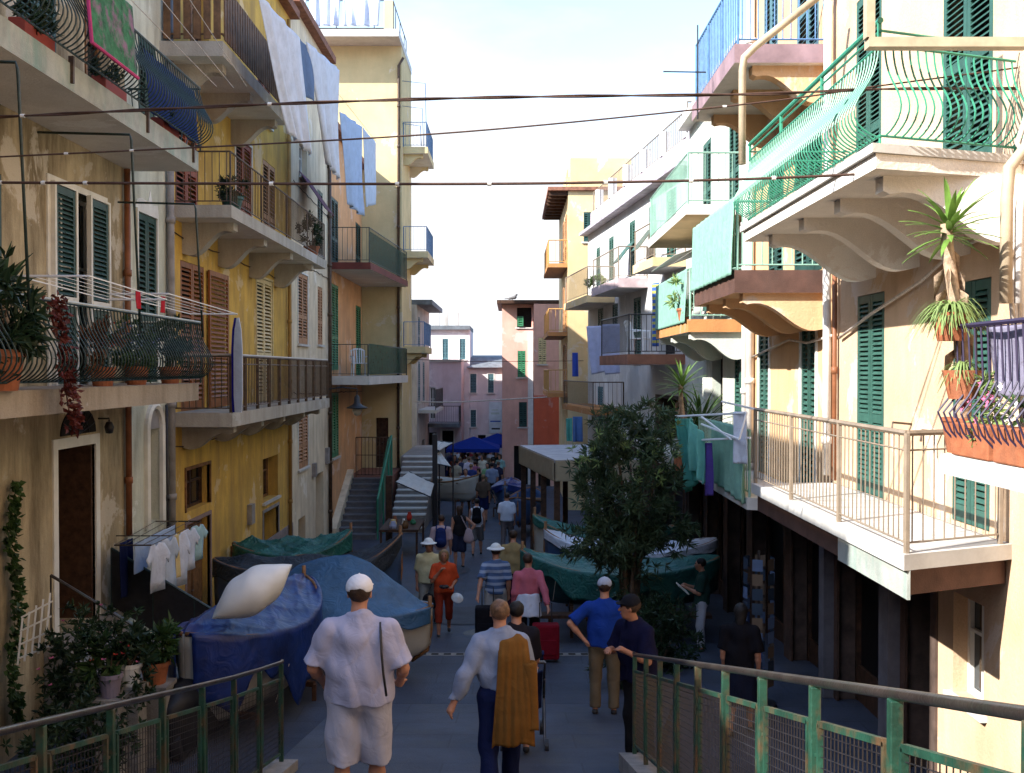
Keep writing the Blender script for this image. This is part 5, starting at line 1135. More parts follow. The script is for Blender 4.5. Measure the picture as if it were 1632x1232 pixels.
    # hair
    if hairstyle:
        hm = hair or HAIR_B; front = hd(0, 0.055, 0.02); nd = np.array([-sy_, cy, 0.0]); Hh = [ball(hd(0, -0.022, 0.038), 0.092*s, 0.02, (0.95, 1.10, 1.02))]
        if hairstyle == 'long': Hh += [cone(hd(0, -0.045, 0.02), hd(0, -0.065, -0.12), 0.088*s, 0.075*s, 0.03)]
        if hairstyle == 'bob': Hh += [cone(hd(-0.05, -0.03, 0.02), hd(-0.06, -0.02, -0.07), 0.06*s, 0.045*s, 0.03), cone(hd(0.05, -0.03, 0.02), hd(0.06, -0.02, -0.07), 0.06*s, 0.045*s, 0.03), cone(hd(0, -0.05, 0), hd(0, -0.06, -0.07), 0.075*s, 0.06*s, 0.03)]
        if hairstyle == 'bun': Hh += [ball(hd(0, -0.125, 0.04), 0.042*s, 0.015)]
        fr0 = 0.058 if hairstyle != 'bald' else -0.02; lowz = -0.035 if hairstyle in ('short', 'bun', 'bald') else -0.3
        pl = [(nd[0], nd[1], -0.55, float(np.dot([nd[0], nd[1], -0.55], hd(0, fr0, 0.045))))]
        if lowz > -0.2: pl.append((0, 0, -1, -float(hd(0, 0, lowz - (0.02 if hairstyle != 'bald' else 0))[2])))
        if hairstyle == 'bald': pl.append((0, 0, 1, float(hd(0, 0, 0.055)[2])))
        if hairstyle in ('long', 'bob'): Hh.append(cone(hd(0, 0.10, 0.02), hd(0, 0.09, -0.12), 0.062*s, 0.058*s, 0.01, sub=True)); pl = []
        sdf_obj('hair', Hh, h, hm, t, planes=pl, noise=(lambda X, Y, Z: 0.003 * (np.sin(70 * X) * np.sin(60 * Z + 30 * Y))))
    if hat == 'cap':
        nd = V(-sy_, cy, 0); C_ = [ball(hd(0, -0.012, 0.052), 0.101*s, 0.02, (0.95, 1.10, 0.92)), cone(hd(-0.035, 0.10, 0.048), hd(0.035, 0.10, 0.048), 0.055*s, 0.055*s, 0.01, (1, 1.25, 0.13)), ball(hd(0, -0.012, 0.145), 0.010*s, 0.004)]
        C_.append(cone(hd(-0.025, -0.115, 0.02), hd(0.025, -0.115, 0.02), 0.034*s, 0.034*s, 0.006, sub=True))
        sdf_obj('cap', C_, h * 0.9, hatmat or C_WHITE, t, planes=[(0, 0, -1, -float(hd(0, 0, 0.030)[2]))])
    if hat == 'brim':
        sdf_obj('hat', [ball(hd(0, -0.012, 0.075), 0.098*s, 0.03, (0.98, 1.1, 0.9)), cone(hd(0, 0.0, 0.050), hd(0, 0.0, 0.062), 0.165*s, 0.165*s, 0.025, (1, 1.1, 0.10))], h * 0.8, hatmat or C_WHITE, t, planes=[(0, 0, -1, -float(hd(0, 0, 0.028)[2]))])
    if fine or (y < 23 and abs(heading) > 1.2):
        e = MB()
        for sg in (-1, 1): c = hd(sg*0.032, 0.088, 0.018); e.lathe([(0.001, -0.009), (0.008, -0.005), (0.009, 0.0), (0.008, 0.005), (0.001, 0.009)], c, 8)
        e.build('eyes', EYE, t, True, local=True); m_ = MB(); a_, b_, c_ = hd(-0.024, 0.088, -0.058), hd(0, 0.094, -0.060), hd(0.024, 0.088, -0.058); m_.tube([a_, b_, c_], [0.003, 0.006, 0.003], 5); m_.build('mouth', M('lips', (0.30, 0.10, 0.08), 0.5), t, True, local=True)
    t['_j'] = [float(v) for (sh, el, wr, sg) in A for v in wr]
    return t
def hand_world(t, i):
    w = list(t['_j'])[i*3:i*3+3]; c, s_ = math.cos(t.rotation_euler.z), math.sin(t.rotation_euler.z)
    return Vector((t.location.x + c * w[0] - s_ * w[1], t.location.y + s_ * w[0] + c * w[1], t.location.z + w[2]))
def at_px(px, y): return (px - CX) / FPX * y

T_GREYW = cloth_mat('tee_pale_mauve', (0.46, 0.45, 0.58)); SH_WHITE = cloth_mat('shorts_off_white', (0.54, 0.53, 0.62)); SH_BG = cloth_mat('shirt_blue_grey', (0.27, 0.31, 0.42))
p_white = person('stout man in pale tee shirt, white shorts and white cap, seen from behind', at_px(571, 7.7), 7.7, 0.0, 1.84, fat=1.2, width=1.08, shirt=T_GREYW, lower='shorts', lmat=SH_WHITE, hair=HAIR_B, hat='cap', hatmat=cloth_mat('cap_white', (0.8, 0.8, 0.84)), arms=(((0.12, -0.02, -0.27), (0.08, 0.16, -0.42)), ((0.12, -0.02, -0.27), (0.08, 0.16, -0.40))), stride=0.10, skin=SKIN)
p_jack = person('sandy haired man in blue grey shirt and jeans with a jacket over his shoulder', at_px(797, 8.7), 8.7, 0.1, 1.69, shirt=SH_BG, sleeve='long', lmat=cloth_mat('jeans_blue', (0.012, 0.018, 0.065)), hair=M('hair_sandy', (0.20, 0.105, 0.055), 0.5, 0.3, 30, 0.3, 120), hairstyle='short', arms=('out', ((0.08, 0.04, -0.26), (0.0, 0.20, -0.16))), stride=0.22, tuck=True, lean=0.05)
p_mum = person('dark haired woman in black top pushing a stroller', at_px(823, 10.7), 10.7, 0.0, 1.62, shirt=cloth_mat('top_black', (0.015, 0.013, 0.018)), lower='capri', lmat=C_NAVY, hair=HAIR_K, hairstyle='short', arms=('fwd', 'fwd'), stride=0.2)
p_blue = person('man in blue polo shirt and khaki trousers with a pale cap and hand on hip', at_px(964, 13.5), 13.5, -0.1, 1.76, fat=1.15, shirt=cloth_mat('polo_blue', (0.012, 0.045, 0.26)), lmat=cloth_mat('khaki', (0.16, 0.12, 0.075)), hat='cap', hatmat=cloth_mat('cap_grey', (0.42, 0.44, 0.52)), arms=('hip', 'down'), width=1.1, shoe=SHOE)
p_lean = person('man in dark navy tee and dark cap leaning on the end of the railing', at_px(1022, 10.45), 10.45, 2.2, 1.70, fat=1.15, shirt=cloth_mat('tee_midnight', (0.008, 0.008, 0.03)), lmat=cloth_mat('trousers_black', (0.012, 0.012, 0.014)), hat='cap', hatmat=cloth_mat('cap_black', (0.012, 0.012, 0.016)), arms=(((0.08, 0.07, -0.26), (-0.02, 0.25, -0.16)), ((0.08, 0.07, -0.26), (-0.06, 0.24, -0.20))), lean=0.2, skin=SKIN_D, yaw=-0.7)
p_tee = person('woman in black tee shirt and dark skirt walking past the shops on the right', at_px(1182, 13.2), 13.2, -0.35, 1.66, shirt=cloth_mat('tee_black', (0.010, 0.009, 0.012)), lower='skirt', lmat=cloth_mat('skirt_dark', (0.012, 0.014, 0.03)), hair=HAIR_K, hairstyle='long', arms=('down', 'down'), stride=0.16)
p_read = person('person in dark green top and pale trousers reading beside the boats', at_px(1120, 17.8), 17.8, 1.35, 1.58, shirt=cloth_mat('top_bottle_green', (0.025, 0.06, 0.05)), lmat=cloth_mat('trousers_pale', (0.50, 0.52, 0.60)), hair=HAIR_K, arms=('hold', 'hold'))
p_pink = person('woman in pink shirt with white jacket tied round her waist', at_px(842, 17.3), 17.3, 0.05, 1.72, shirt=cloth_mat('shirt_pink', (0.52, 0.14, 0.19)), sleeve='long', lower='capri', lmat=cloth_mat('trousers_ink', (0.012, 0.012, 0.02)), hair=HAIR_B, hairstyle='short', arms=('out' if False else 'down', 'pull'), stride=0.2, yaw=-0.5)
p_strp = person('man in blue striped polo and white sun hat walking away with luggage', at_px(790, 18.6), 18.6, 0.0, 1.76, shirt=stripes('polo_stripes', (0.08, 0.13, 0.26), (0.32, 0.38, 0.50), 9), lower='shorts', lmat=cloth_mat('shorts_stone', (0.40, 0.38, 0.36)), hat='brim', hatmat=cloth_mat('hat_white', (0.74, 0.76, 0.76)), arms=('pull', 'down'), stride=0.2)
p_tan = person('man in tan shirt walking away ahead of the striped polo man', at_px(818, 21.6), 21.6, 0.0, 1.78, shirt=cloth_mat('shirt_tan', (0.36, 0.26, 0.12)), lmat=cloth_mat('trousers_wine', (0.05, 0.015, 0.03)), hair=HAIR_B, stride=0.15, fat=1.1)
p_yel = person('man in pale yellow tee and white brimmed hat walking toward the camera', at_px(683, 20.4), 20.4, math.pi, 1.74, shirt=cloth_mat('tee_straw', (0.62, 0.55, 0.32)), lmat=cloth_mat('trousers_stone', (0.30, 0.27, 0.23)), hat='brim', hatmat=cloth_mat('hat_white', (0.74, 0.76, 0.76)), skin=SKIN_D, stride=0.25, fat=1.12)
p_orange = person('woman in orange red dress suit with a camera walking toward the camera', at_px(707, 19.5), 19.5, math.pi + 0.1, 1.62, shirt=cloth_mat('top_orange', (0.56, 0.075, 0.025)), lower='capri', lmat=cloth_mat('trousers_rust', (0.26, 0.035, 0.018)), hair=HAIR_L, hairstyle='bob', skin=SKIN_D, arms=('bent', 'up'), stride=0.2, fat=1.1)
p_pack = person('person in pale patterned shirt carrying a blue backpack', at_px(703, 25.5), 25.5, 0.0, 1.74, shirt=cloth_mat('shirt_rose', (0.50, 0.36, 0.38)), lmat=SH_WHITE, hair=HAIR_B, lower='shorts')
p_bag = person('woman in dark sundress with a pale shoulder bag at the stall', at_px(732, 28.5), 28.5, 0.3, 1.70, shirt=cloth_mat('dress_dark', (0.02, 0.018, 0.02)), sleeve='none', lower='shorts', lmat=cloth_mat('denim_dark', (0.03, 0.035, 0.07)), hair=HAIR_B, hairstyle='long', arms=('down', 'hip'))
p_bpk = person('person in white top and shorts with a black backpack walking away', at_px(760, 31.0), 31.0, 0.0, 1.72, shirt=C_WHITE, sleeve='none', lower='shorts', lmat=cloth_mat('shorts_grey', (0.16, 0.15, 0.15)), hair=HAIR_K, stride=0.25)
p_wsh = person('man in bright white polo shirt walking down the street', at_px(808, 32.0), 32.0, -0.1, 1.76, shirt=C_WHITE, lmat=cloth_mat('trousers_taupe', (0.16, 0.13, 0.13)), hair=HAIR_B, stride=0.15, fat=1.15)
crowd_specs = [  # px, distance, shirt colour, colour word, lower, height
    (763, 42.5, (0.02, 0.02, 0.022), 'black dress', 'skirt'), (777, 45.0, (0.22, 0.40, 0.20), 'green tee', 'trousers'), (751, 44.0, (0.04, 0.06, 0.20), 'navy top', 'shorts'), (747, 47.5, (0.55, 0.5, 0.6), 'lilac shirt', 'trousers'),
    (769, 48.5, (0.65, 0.62, 0.5), 'cream top', 'shorts'), (786, 48.0, (0.04, 0.04, 0.05), 'dark tee', 'trousers'), (733, 48.0, (0.05, 0.06, 0.12), 'dark blue jacket', 'trousers'), (725, 49.0, (0.12, 0.04, 0.03), 'maroon top', 'trousers'),
    (741, 50.5, (0.5, 0.2, 0.15), 'coral shirt', 'shorts'), (756, 51.0, (0.7, 0.7, 0.72), 'white shirt', 'trousers'), (764, 52.5, (0.3, 0.34, 0.5), 'pale blue shirt', 'trousers'), (774, 51.0, (0.6, 0.55, 0.5), 'beige shirt', 'trousers'),
    (781, 52.5, (0.7, 0.68, 0.7), 'white blouse', 'skirt'), (790, 51.0, (0.03, 0.05, 0.05), 'charcoal shirt', 'trousers'), (720, 51.5, (0.10, 0.1, 0.2), 'indigo shirt', 'trousers'), (794, 46.0, (0.03, 0.03, 0.06), 'ink blue coat', 'trousers'), (738, 53.0, (0.65, 0.6, 0.55), 'sand jacket', 'trousers'), (749, 53.5, (0.35, 0.05, 0.05), 'red tee', 'trousers'),
    (770, 38.5, (0.10, 0.07, 0.05), 'brown shirt', 'shorts'), (742, 41.0, (0.45, 0.45, 0.5), 'silver grey tee', 'shorts'), (757, 46.2, (0.3, 0.12, 0.2), 'plum top', 'skirt'), (728, 46.5, (0.5, 0.42, 0.3), 'straw jacket', 'trousers'), (736, 51.0, (0.1, 0.2, 0.3), 'teal shirt', 'trousers'), (760, 49.5, (0.06, 0.06, 0.07), 'black shirt', 'trousers'), (746, 49.3, (0.7, 0.65, 0.6), 'ivory top', 'skirt'), (772, 54.2, (0.4, 0.3, 0.3), 'dusty pink top', 'trousers'), (789, 54.0, (0.6, 0.6, 0.65), 'pale tee', 'trousers'), (716, 54.0, (0.2, 0.2, 0.22), 'grey jacket', 'trousers'), (797, 49.0, (0.3, 0.5, 0.48), 'aqua tee', 'shorts'),
    (784, 44.0, (0.25, 0.3, 0.42), 'grey blue shirt', 'shorts'), (729, 53.5, (0.66, 0.66, 0.7), 'pale grey shirt', 'trousers')]
for i, (px, y, c, wd, lw) in enumerate(crowd_specs):
    person('distant person in %s in the crowd before the parasols' % wd, at_px(px, y), y, [0, 3.0, 0.4, -0.6, 2.5, 0][i % 6], 1.66 + 0.03 * (i % 5), 0.036, shirt=cloth_mat('crowd_%s' % wd.replace(' ', '_'), c), lower=lw, lmat=[C_NAVY, cloth_mat('khaki', (0.16, 0.12, 0.075)), cloth_mat('crowd_black', (0.02, 0.02, 0.022))][i % 3],
           hair=[HAIR_B, HAIR_K, HAIR_L, HAIR_S][i % 4], hairstyle=['short', 'long', 'short'][i % 3], stride=0.2 if i % 2 else 0.05, group='crowd in the far square')

# things they carry
def soft_thing(name, label, cat, loc, prims, h, mat, part='body', rz=0, noise=None, planes=()):
    t = thing(name, label, cat, loc, rz); sdf_obj(part, prims, h, mat, t, planes, noise); return t
jx, jy, jz = p_jack.location
BRN = cloth_mat('jacket_corduroy', (0.20, 0.088, 0.020), 0.05, 0.12)
fold = lambda X, Y, Z: 0.013 * (np.sin(52 * X + 2.2 * Z) + 0.6 * np.sin(31 * X - 5 * Z + 9 * Y)) * np.clip((1.45 - Z) * 2.5, 0.15, 1)
jk = thing('jacket', 'brown jacket slung over the right shoulder of the sandy haired man', 'jacket', (jx, jy, jz), 0.1)
def jk_fn(u, v):
    path = [(0.13, 1.16), (0.115, 1.30), (0.06, 1.385), (-0.02, 1.405), (-0.09, 1.37), (-0.150, 1.25), (-0.175, 1.05), (-0.19, 0.85), (-0.20, 0.68), (-0.195, 0.53)]
    t_ = v * (len(path) - 1); i = min(int(t_), len(path) - 2); q = t_ - i; y = path[i][0] * (1 - q) + path[i + 1][0] * q; z = path[i][1] * (1 - q) + path[i + 1][1] * q
    w = 0.17 + 0.24 * max(0, v - 0.25) ** 0.8; x = 0.115 + (u - 0.5) * w - 0.02 * v; a = max(0, v - 0.3)
    d = 0.020 * a * (1.4 * abs(math.sin(9.5 * u + 1.2 * v)) ** 0.7 + 0.8 * math.sin(21 * u + 3 * v) + 0.5 * math.sin(34 * u - 4 * v)) + 0.012 * math.sin(13 * v + 5 * u)
    edge = abs(2 * u - 1) ** 4; return Vector((x, y - d + 0.05 * edge * min(1, 1.6 * a), z - 0.03 * edge * (v > 0.95) + 0.012 * math.sin(11 * u) * v - 0.03 * abs(2 * u - 1) ** 2 * max(0, 1 - abs(v - 0.33) * 4)))
q = MB(); q.grid(jk_fn, 40, 60); q.build('cloth', BRN, jk, True, local=True, solid=0.018)
q = MB(); q.grid(lambda u, v: Vector((0.235 + 0.055 * math.cos(6.283 * u) * (1 - 0.25 * v) + 0.03 * v, -0.15 + 0.035 * math.sin(6.283 * u) - 0.02 * v, 1.20 - 0.56 * v + 0.01 * math.sin(20 * v + 9 * u))), 16, 20); q.build('sleeve', BRN, jk, True, local=True, solid=0.008)
st_ = thing('shoulder_strap', 'thin black bag strap across the stout man', 'strap', p_white.location)
q = MB(); q.tube([(0.165, 0.11, 1.46), (0.165, 0.02, 1.545), (0.17, -0.07, 1.53), (0.18, -0.135, 1.45), (0.19, -0.172, 1.33), (0.205, -0.180, 1.18), (0.225, -0.172, 1.02)], 0.010, 5); q.build('band', IRON_BLK, st_, True, local=True)
def stroller(loc):
    t = thing('stroller', 'dark folding stroller in front of the woman in black', 'stroller', loc)
    b = Vector(loc)
    for (dx, dy) in ((-0.24, 0.0), (0.24, 0.0), (-0.2, 0.62), (0.2, 0.62)):
        w = MB(); w.tube([b + Vector((dx - 0.02, dy, 0.085)), b + Vector((dx + 0.02, dy, 0.085))], 0.085, 16); w.build('wheel', IRON_BLK, t)
    f = MB()
    for dx in (-0.22, 0.22): f.tube([b + Vector((dx, 0.0, 0.1)), b + Vector((dx, 0.45, 0.6)), b + Vector((dx, 0.0, 1.0))], 0.014, 6); f.tube([b + Vector((dx, 0.62, 0.1)), b + Vector((dx, 0.2, 0.75))], 0.014, 6)
    f.tube([b + Vector((-0.22, 0, 1.0)), b + Vector((0.22, 0, 1.0))], 0.016, 6); f.build('frame', STEEL, t)
    s_ = MB(); s_.grid(lambda u, v: b + Vector(((u - 0.5) * 0.4, 0.5 - 0.32 * v + 0.12 * math.sin(3 * v), 0.35 + 0.5 * v - 0.06 * math.sin(math.pi * u))), 6, 8); s_.build('seat', C_NAVY, t, True, solid=0.02)
    c_ = MB(); c_.grid(lambda u, v: b + Vector(((u - 0.5) * 0.44, 0.26 + 0.26 * math.sin(v * 1.6) , 0.82 + 0.2 * math.cos(v * 1.6 - 0.3))), 6, 6); c_.build('hood', C_NAVY, t, True, solid=0.015)
stroller((at_px(836, 11.1), 11.1, ground_z(0.2, 11.3) - 0.02))
def suitcase(label, loc, mat, H=0.62, W=0.44, D=0.26):
    t = thing('suitcase', label, 'suitcase', loc); b = Vector(loc)
    m = MB(); m.box(b + Vector((-W/2, -D/2, 0.05)), b + Vector((W/2, D/2, H))); m.build('case', mat, t, bevel=0.035)
    z_ = MB(); z_.box(b + Vector((-W/2 + 0.05, -D/2 - 0.02, 0.14)), b + Vector((W/2 - 0.05, -D/2 + 0.01, H * 0.62))); z_.build('pocket', mat, t, bevel=0.012)
    for dx in (-W/2 + 0.05, W/2 - 0.05):
        w = MB(); w.tube([b + Vector((dx - 0.02, 0.08, 0.035)), b + Vector((dx + 0.02, 0.08, 0.035))], 0.035, 10); w.build('wheel', IRON_BLK, t)
    hn = MB(); hn.tube([b + Vector((-0.1, 0.08, H)), b + Vector((-0.1, 0.1, H + 0.32)), b + Vector((0.1, 0.1, H + 0.32)), b + Vector((0.1, 0.08, H))], 0.01, 6); hn.build('handle', IRON_BLK, t)
suitcase('red upright suitcase beside the woman in pink', (at_px(870, 16.9), 16.9, street_z(16.9)), cloth_mat('case_red', (0.19, 0.008, 0.018)))
suitcase('black upright suitcase behind the man in striped polo', (at_px(777, 18.1), 18.1, street_z(18.1)), cloth_mat('case_black', (0.012, 0.012, 0.016)), 0.72)
def backpack(label, p, mat, yb, hw=0.15):
    c = Vector(p.location); b = thing('backpack', label, 'backpack', c, p.rotation_euler.z)
    sdf_obj('pack', [cone((0, -0.20, 1.10), (0, -0.19, 1.36), 0.13, 0.11, 0.04, (1.15, 0.75, 1)), ball((0, -0.29, 1.13), 0.09, 0.02, (1.1, 0.6, 0.9))], 0.024, mat, b)
    q = MB()
    for sx in (-0.11, 0.11): q.tube([(sx, -0.16, 1.42), (sx * 1.05, -0.02, 1.49), (sx * 1.1, 0.12, 1.40), (sx * 1.15, 0.12, 1.15)], 0.018, 5)
    q.build('strap', mat, b, True, local=True)
backpack('blue backpack on the person in patterned shirt', p_pack, cloth_mat('pack_blue', (0.02, 0.035, 0.14)), 0)
backpack('black backpack on the person in white top', p_bpk, cloth_mat('pack_black', (0.010, 0.010, 0.014)), 0)
o = p_bag.location
soft_thing('shoulder_bag', 'pale pink shoulder bag hanging from the woman in dark sundress', 'bag', (o.x, o.y, o.z), [cone((0.26, -0.08, 1.0), (0.26, -0.08, 0.82), 0.10, 0.15, 0.03, (1, 0.6, 1)), cone((0.05, -0.14, 1.45), (0.24, -0.10, 1.05), 0.02, 0.02, 0.02)], 0.024, cloth_mat('bag_pink', (0.55, 0.40, 0.40)))
o = p_pink.location
soft_thing('tied_jacket', 'white jacket tied round the waist of the woman in pink', 'jacket', (o.x, o.y, o.z), [cone((0, -0.02, 1.06), (0, -0.05, 0.68), 0.150, 0.185, 0.04, (1.28, 0.95, 1), flat=True, flat0=True), cone((-0.12, 0.10, 1.03), (0.12, 0.10, 1.03), 0.04, 0.04, 0.03)], 0.02, C_BLUE if False else cloth_mat('jacket_ice', (0.62, 0.68, 0.80)), noise=lambda X, Y, Z: 0.006 * np.sin(40 * X + 6 * Z))
o = p_orange.location
soft_thing('handbag', 'black handbag hanging from the woman in orange', 'bag', (o.x - 0.28, o.y - 0.12, o.z), [cone((0, 0, 0.72), (0, 0, 0.60), 0.09, 0.12, 0.03, (1.2, 0.6, 1)), cone((0.0, 0, 0.8), (0.16, 0.06, 1.3), 0.012, 0.012, 0.02)], 0.02, cloth_mat('case_black', (0.012, 0.012, 0.016)))
soft_thing('camera', 'small black camera held by the woman in orange', 'camera', (o.x + 0.02, o.y - 0.24, o.z), [cone((-0.05, 0, 0.96), (0.05, 0, 0.96), 0.045, 0.045, 0.01, (1, 0.8, 0.8)), cone((0, -0.02, 0.96), (0, -0.09, 0.96), 0.03, 0.03, 0.01)], 0.014, IRON_BLK)
hh_ = thing('straw_hat', 'round white hat in the hand of the woman in orange', 'hat', (o.x + 0.26, o.y - 0.12, o.z + 0.72))
q = MB(); q.lathe([(0.001, 0.07), (0.05, 0.065), (0.065, 0.02), (0.115, 0.012), (0.115, 0.0), (0.06, 0.008), (0.001, 0.012)], (0, 0, 0), 20); hb = q.build('brim', M('straw_white', (0.7, 0.7, 0.7), 0.8), hh_, True, local=True); hb.rotation_euler = (rad(38), rad(18), 0)
hw = hand_world(p_read, 0)
bk = thing('book', 'open pale book held by the person reading beside the boats', 'book', (hw.x - 0.1, hw.y - 0.05, hw.z))
q = MB(); q.box((-0.11, -0.15, 0.0), (0.11, 0.15, 0.02)); bo = q.build('pages', TRIM_W, bk, local=True); bo.rotation_euler = (0, rad(40), 0)

# ---------------------------------------------------------------- boats
def boat(label, cx, cy, head, L, B, zk, depth, hull, tarp=None, ridge=0.35, drop=0.2, rise=0.25, bow_rise=0.0, seed=0, trestle=None, name='rowing_boat', wrinkle=0.03, ridge_pow=0.8, mast=False):
    t = thing(name, label, 'boat', (cx, cy, zk)); rng = random.Random(seed); ph = [rng.uniform(0, 6) for _ in range(6)]
    ca, sa = math.cos(head), math.sin(head)
    W = lambda x, y, z: Vector((cx + ca * x - sa * y, cy + sa * x + ca * y, zk + z))
    def half(s): return B / 2 * max(0.0, 1 - abs(s) ** 2.3) ** 0.72
    def gun(s): return depth + rise * s * s + (bow_rise * s ** 3 if s > 0 else 0)
    def keel(s): return 0.0 + 0.28 * abs(s) ** 5
    def hf(u, v):
        s = 2 * u - 1; f = 2 * v - 1; zg, z0 = gun(s), keel(s); return W(s * L / 2 * (1 + 0.02 * abs(f)), half(s) * math.copysign(abs(f) ** 0.62, f), z0 + (zg - z0) * abs(f) ** 1.7)
    mb = MB(); mb.grid(hf, 30, 18); mb.build('hull', hull, t, True, solid=0.03)
    g = MB()
    for sg in (-1, 1): g.tube([W(s * L / 2 * 1.02, sg * (half(s) + 0.015), gun(s)) for s in [-1 + 2 * i / 28 for i in range(29)]], 0.028, 6)
    g.build('gunwale', WOOD_M, t, True)
    k = MB(); k.tube([W(L / 2 * 1.0, 0, gun(1) + 0.16), W(L / 2 * 1.01, 0, gun(1) * 0.6), W(L / 2 * 0.97, 0, 0.2), W(L / 2 * 0.8, 0, 0.02)], [0.03, 0.035, 0.035, 0.03], 6); k.build('stem_post', WOOD_M, t, True)
    if tarp:
        def tf(u, v):
            s = 1.985 * u - 0.9925; f = 2 * v - 1; e = 0.72
            n_ = wrinkle * (0.6 * math.sin(9 * s + 5 * f + ph[0]) - 1.5 * abs(math.sin(5.5 * s - 4 * f + ph[1])) ** 0.55 - 1.1 * abs(math.sin(8.3 * s + 7 * f + ph[2])) ** 0.5 - 0.7 * abs(math.sin(13 * f - 9 * s + ph[5])) ** 0.5 + 1.9)
            hb = half(s) + 0.05; r_ = ridge * max(0.0, 1 - abs(s) ** 2.2) ** ridge_pow
            if abs(f) <= e: q = f / e; return W(s * L / 2 * 1.03, hb * q, gun(s) + 0.03 + r_ * (1 - abs(q)) ** 0.9 - 0.05 * math.sin(math.pi * abs(q)) * (ridge > 0) + n_ * (1 - abs(q) * 0.6))
            q = (abs(f) - e) / (1 - e); sg = math.copysign(1, f)
            return W(s * L / 2 * 1.03, sg * (hb + 0.03 + 0.015 * q + n_ * 0.8 * q), gun(s) + 0.02 - drop * q * (1 + 0.35 * math.sin(7 * s + ph[3]) + 0.15 * math.sin(19 * s + ph[4])))
        mb = MB(); mb.grid(tf, 110, 72); mb.build('cover', tarp, t, True, solid=0.008)
        rp = MB()
        for s in (-0.62, -0.2, 0.25, 0.66):
            for sg in (-1, 1):
                a = W(s * L / 2, sg * (half(s) + 0.10), gun(s) - drop * 0.6); rp.tube([a, W(s * L / 2 + 0.05, sg * (half(s) * 0.75 + 0.03), gun(s) - drop - 0.25)], 0.006, 4)
        rp.build('lashing', CABLE_W, t)['kind'] = 'stuff'
    else:
        fl = MB(); fl.grid(lambda u, v: W((2 * u - 1) * L / 2 * 0.9, half((2 * u - 1) * 0.9) * (2 * v - 1) * 0.8, depth * 0.45), 16, 4); fl.build('floor_boards', WOOD_M, t)
        for s in (-0.45, 0.05, 0.5):
            th = MB(); a, b = W(s * L / 2 - 0.1, -half(s), gun(s) - 0.1), W(s * L / 2 + 0.1, half(s), gun(s) - 0.08)
            th.add([W(s*L/2 + dx, dy * half(s) * 0.97, gun(s) - 0.12 + dz) for dz in (0, 0.04) for (dx, dy) in ((-0.1, -1), (0.1, -1), (0.1, 1), (-0.1, 1))], [(0,3,2,1),(4,5,6,7),(0,1,5,4),(1,2,6,5),(2,3,7,6),(3,0,4,7)]); th.build('thwart', WOOD_M, t)
    if trestle is not None:
        for s in (-0.5, 0.5):
            q = MB(); p0 = W(s * L / 2, 0, 0.05); w2 = B * 0.42
            top_a, top_b = W(s * L / 2, -w2, 0.08), W(s * L / 2, w2, 0.08); q.tube([top_a, top_b], 0.05, 4)
            for e_ in (top_a, top_b):
                q.tube([e_, Vector((e_.x, e_.y, trestle))], 0.04, 4)
            q.build('trestle', WOOD_D, t)
    return t

LIFT = M('pillow_white', (0.74, 0.74, 0.72), 0.6, 0.05, 4, 0.12, 5)
boat('boat under a bright blue tarpaulin beside the doorsteps at left', -3.55, 14.0, rad(72), 2.9, 1.35, -4.5, 1.08, HULL_W, TARP_B, 0.40, 0.72, 0.2, 0.15, 1, street_z(14), wrinkle=0.03)
boat('white hulled boat under a steel blue cover behind the man in white', -2.72, 16.2, rad(-6), 2.9, 1.45, -4.55, 0.78, HULL_W, TARP_S, 0.85, 0.22, 0.10, 0.0, 2, street_z(16), wrinkle=0.02, ridge_pow=1.7)
boat('boat under a charcoal cover with raised bow in front of yellow house', -3.8, 19.3, rad(5), 3.4, 1.45, -4.7, 1.0, HULL_B, TARP_D, 0.22, 0.35, 0.2, 0.42, 3, street_z(19), wrinkle=0.025)
boat('small boat under a crumpled green tarp by the cream house', -4.6, 21.7, rad(12), 2.4, 1.2, -4.85, 1.05, HULL_G, TARP_G, 0.28, 0.3, 0.2, 0.2, 4, street_z(22), wrinkle=0.05)
boat('green covered boat on trestles behind the leafy tree', 2.05, 19.7, rad(178), 3.7, 1.5, -4.45, 0.68, HULL_G, TARP_G, 0.16, 0.42, 0.22, 0.12, 5, street_z(19.7), wrinkle=0.02)
boat('white covered boat behind the green covered boat', 2.45, 21.5, rad(176), 3.5, 1.4, -4.4, 0.68, HULL_B, TARP_W, 0.14, 0.14, 0.22, 0.18, 6, street_z(21.5), wrinkle=0.025)
boat('boat under a pale green cover near the wooden kiosk', 2.05, 23.1, rad(172), 3.1, 1.3, -4.45, 0.8, HULL_W, TARP_G, 0.12, 0.14, 0.2, 0.2, 7, street_z(23.1), wrinkle=0.03)
boat('open white boat on supports at the foot of the pale stairs', -2.5, 39.6, rad(-22), 2.6, 1.5, -5.0, 0.8, HULL_W, None, rise=0.25, seed=8, trestle=street_z(39.4))
boat('open blue and white boat left of the kiosk posts', 0.45, 35.6, rad(-100), 3.0, 1.3, -5.25, 0.8, HULL_B, None, seed=9, trestle=street_z(35.6))
boat('blue tarp covered boat far down the right side of the street', -0.15, 40.5, rad(-95), 2.6, 1.2, -5.4, 0.8, HULL_B, TARP_B, 0.2, 0.2, seed=10, trestle=street_z(40.5))
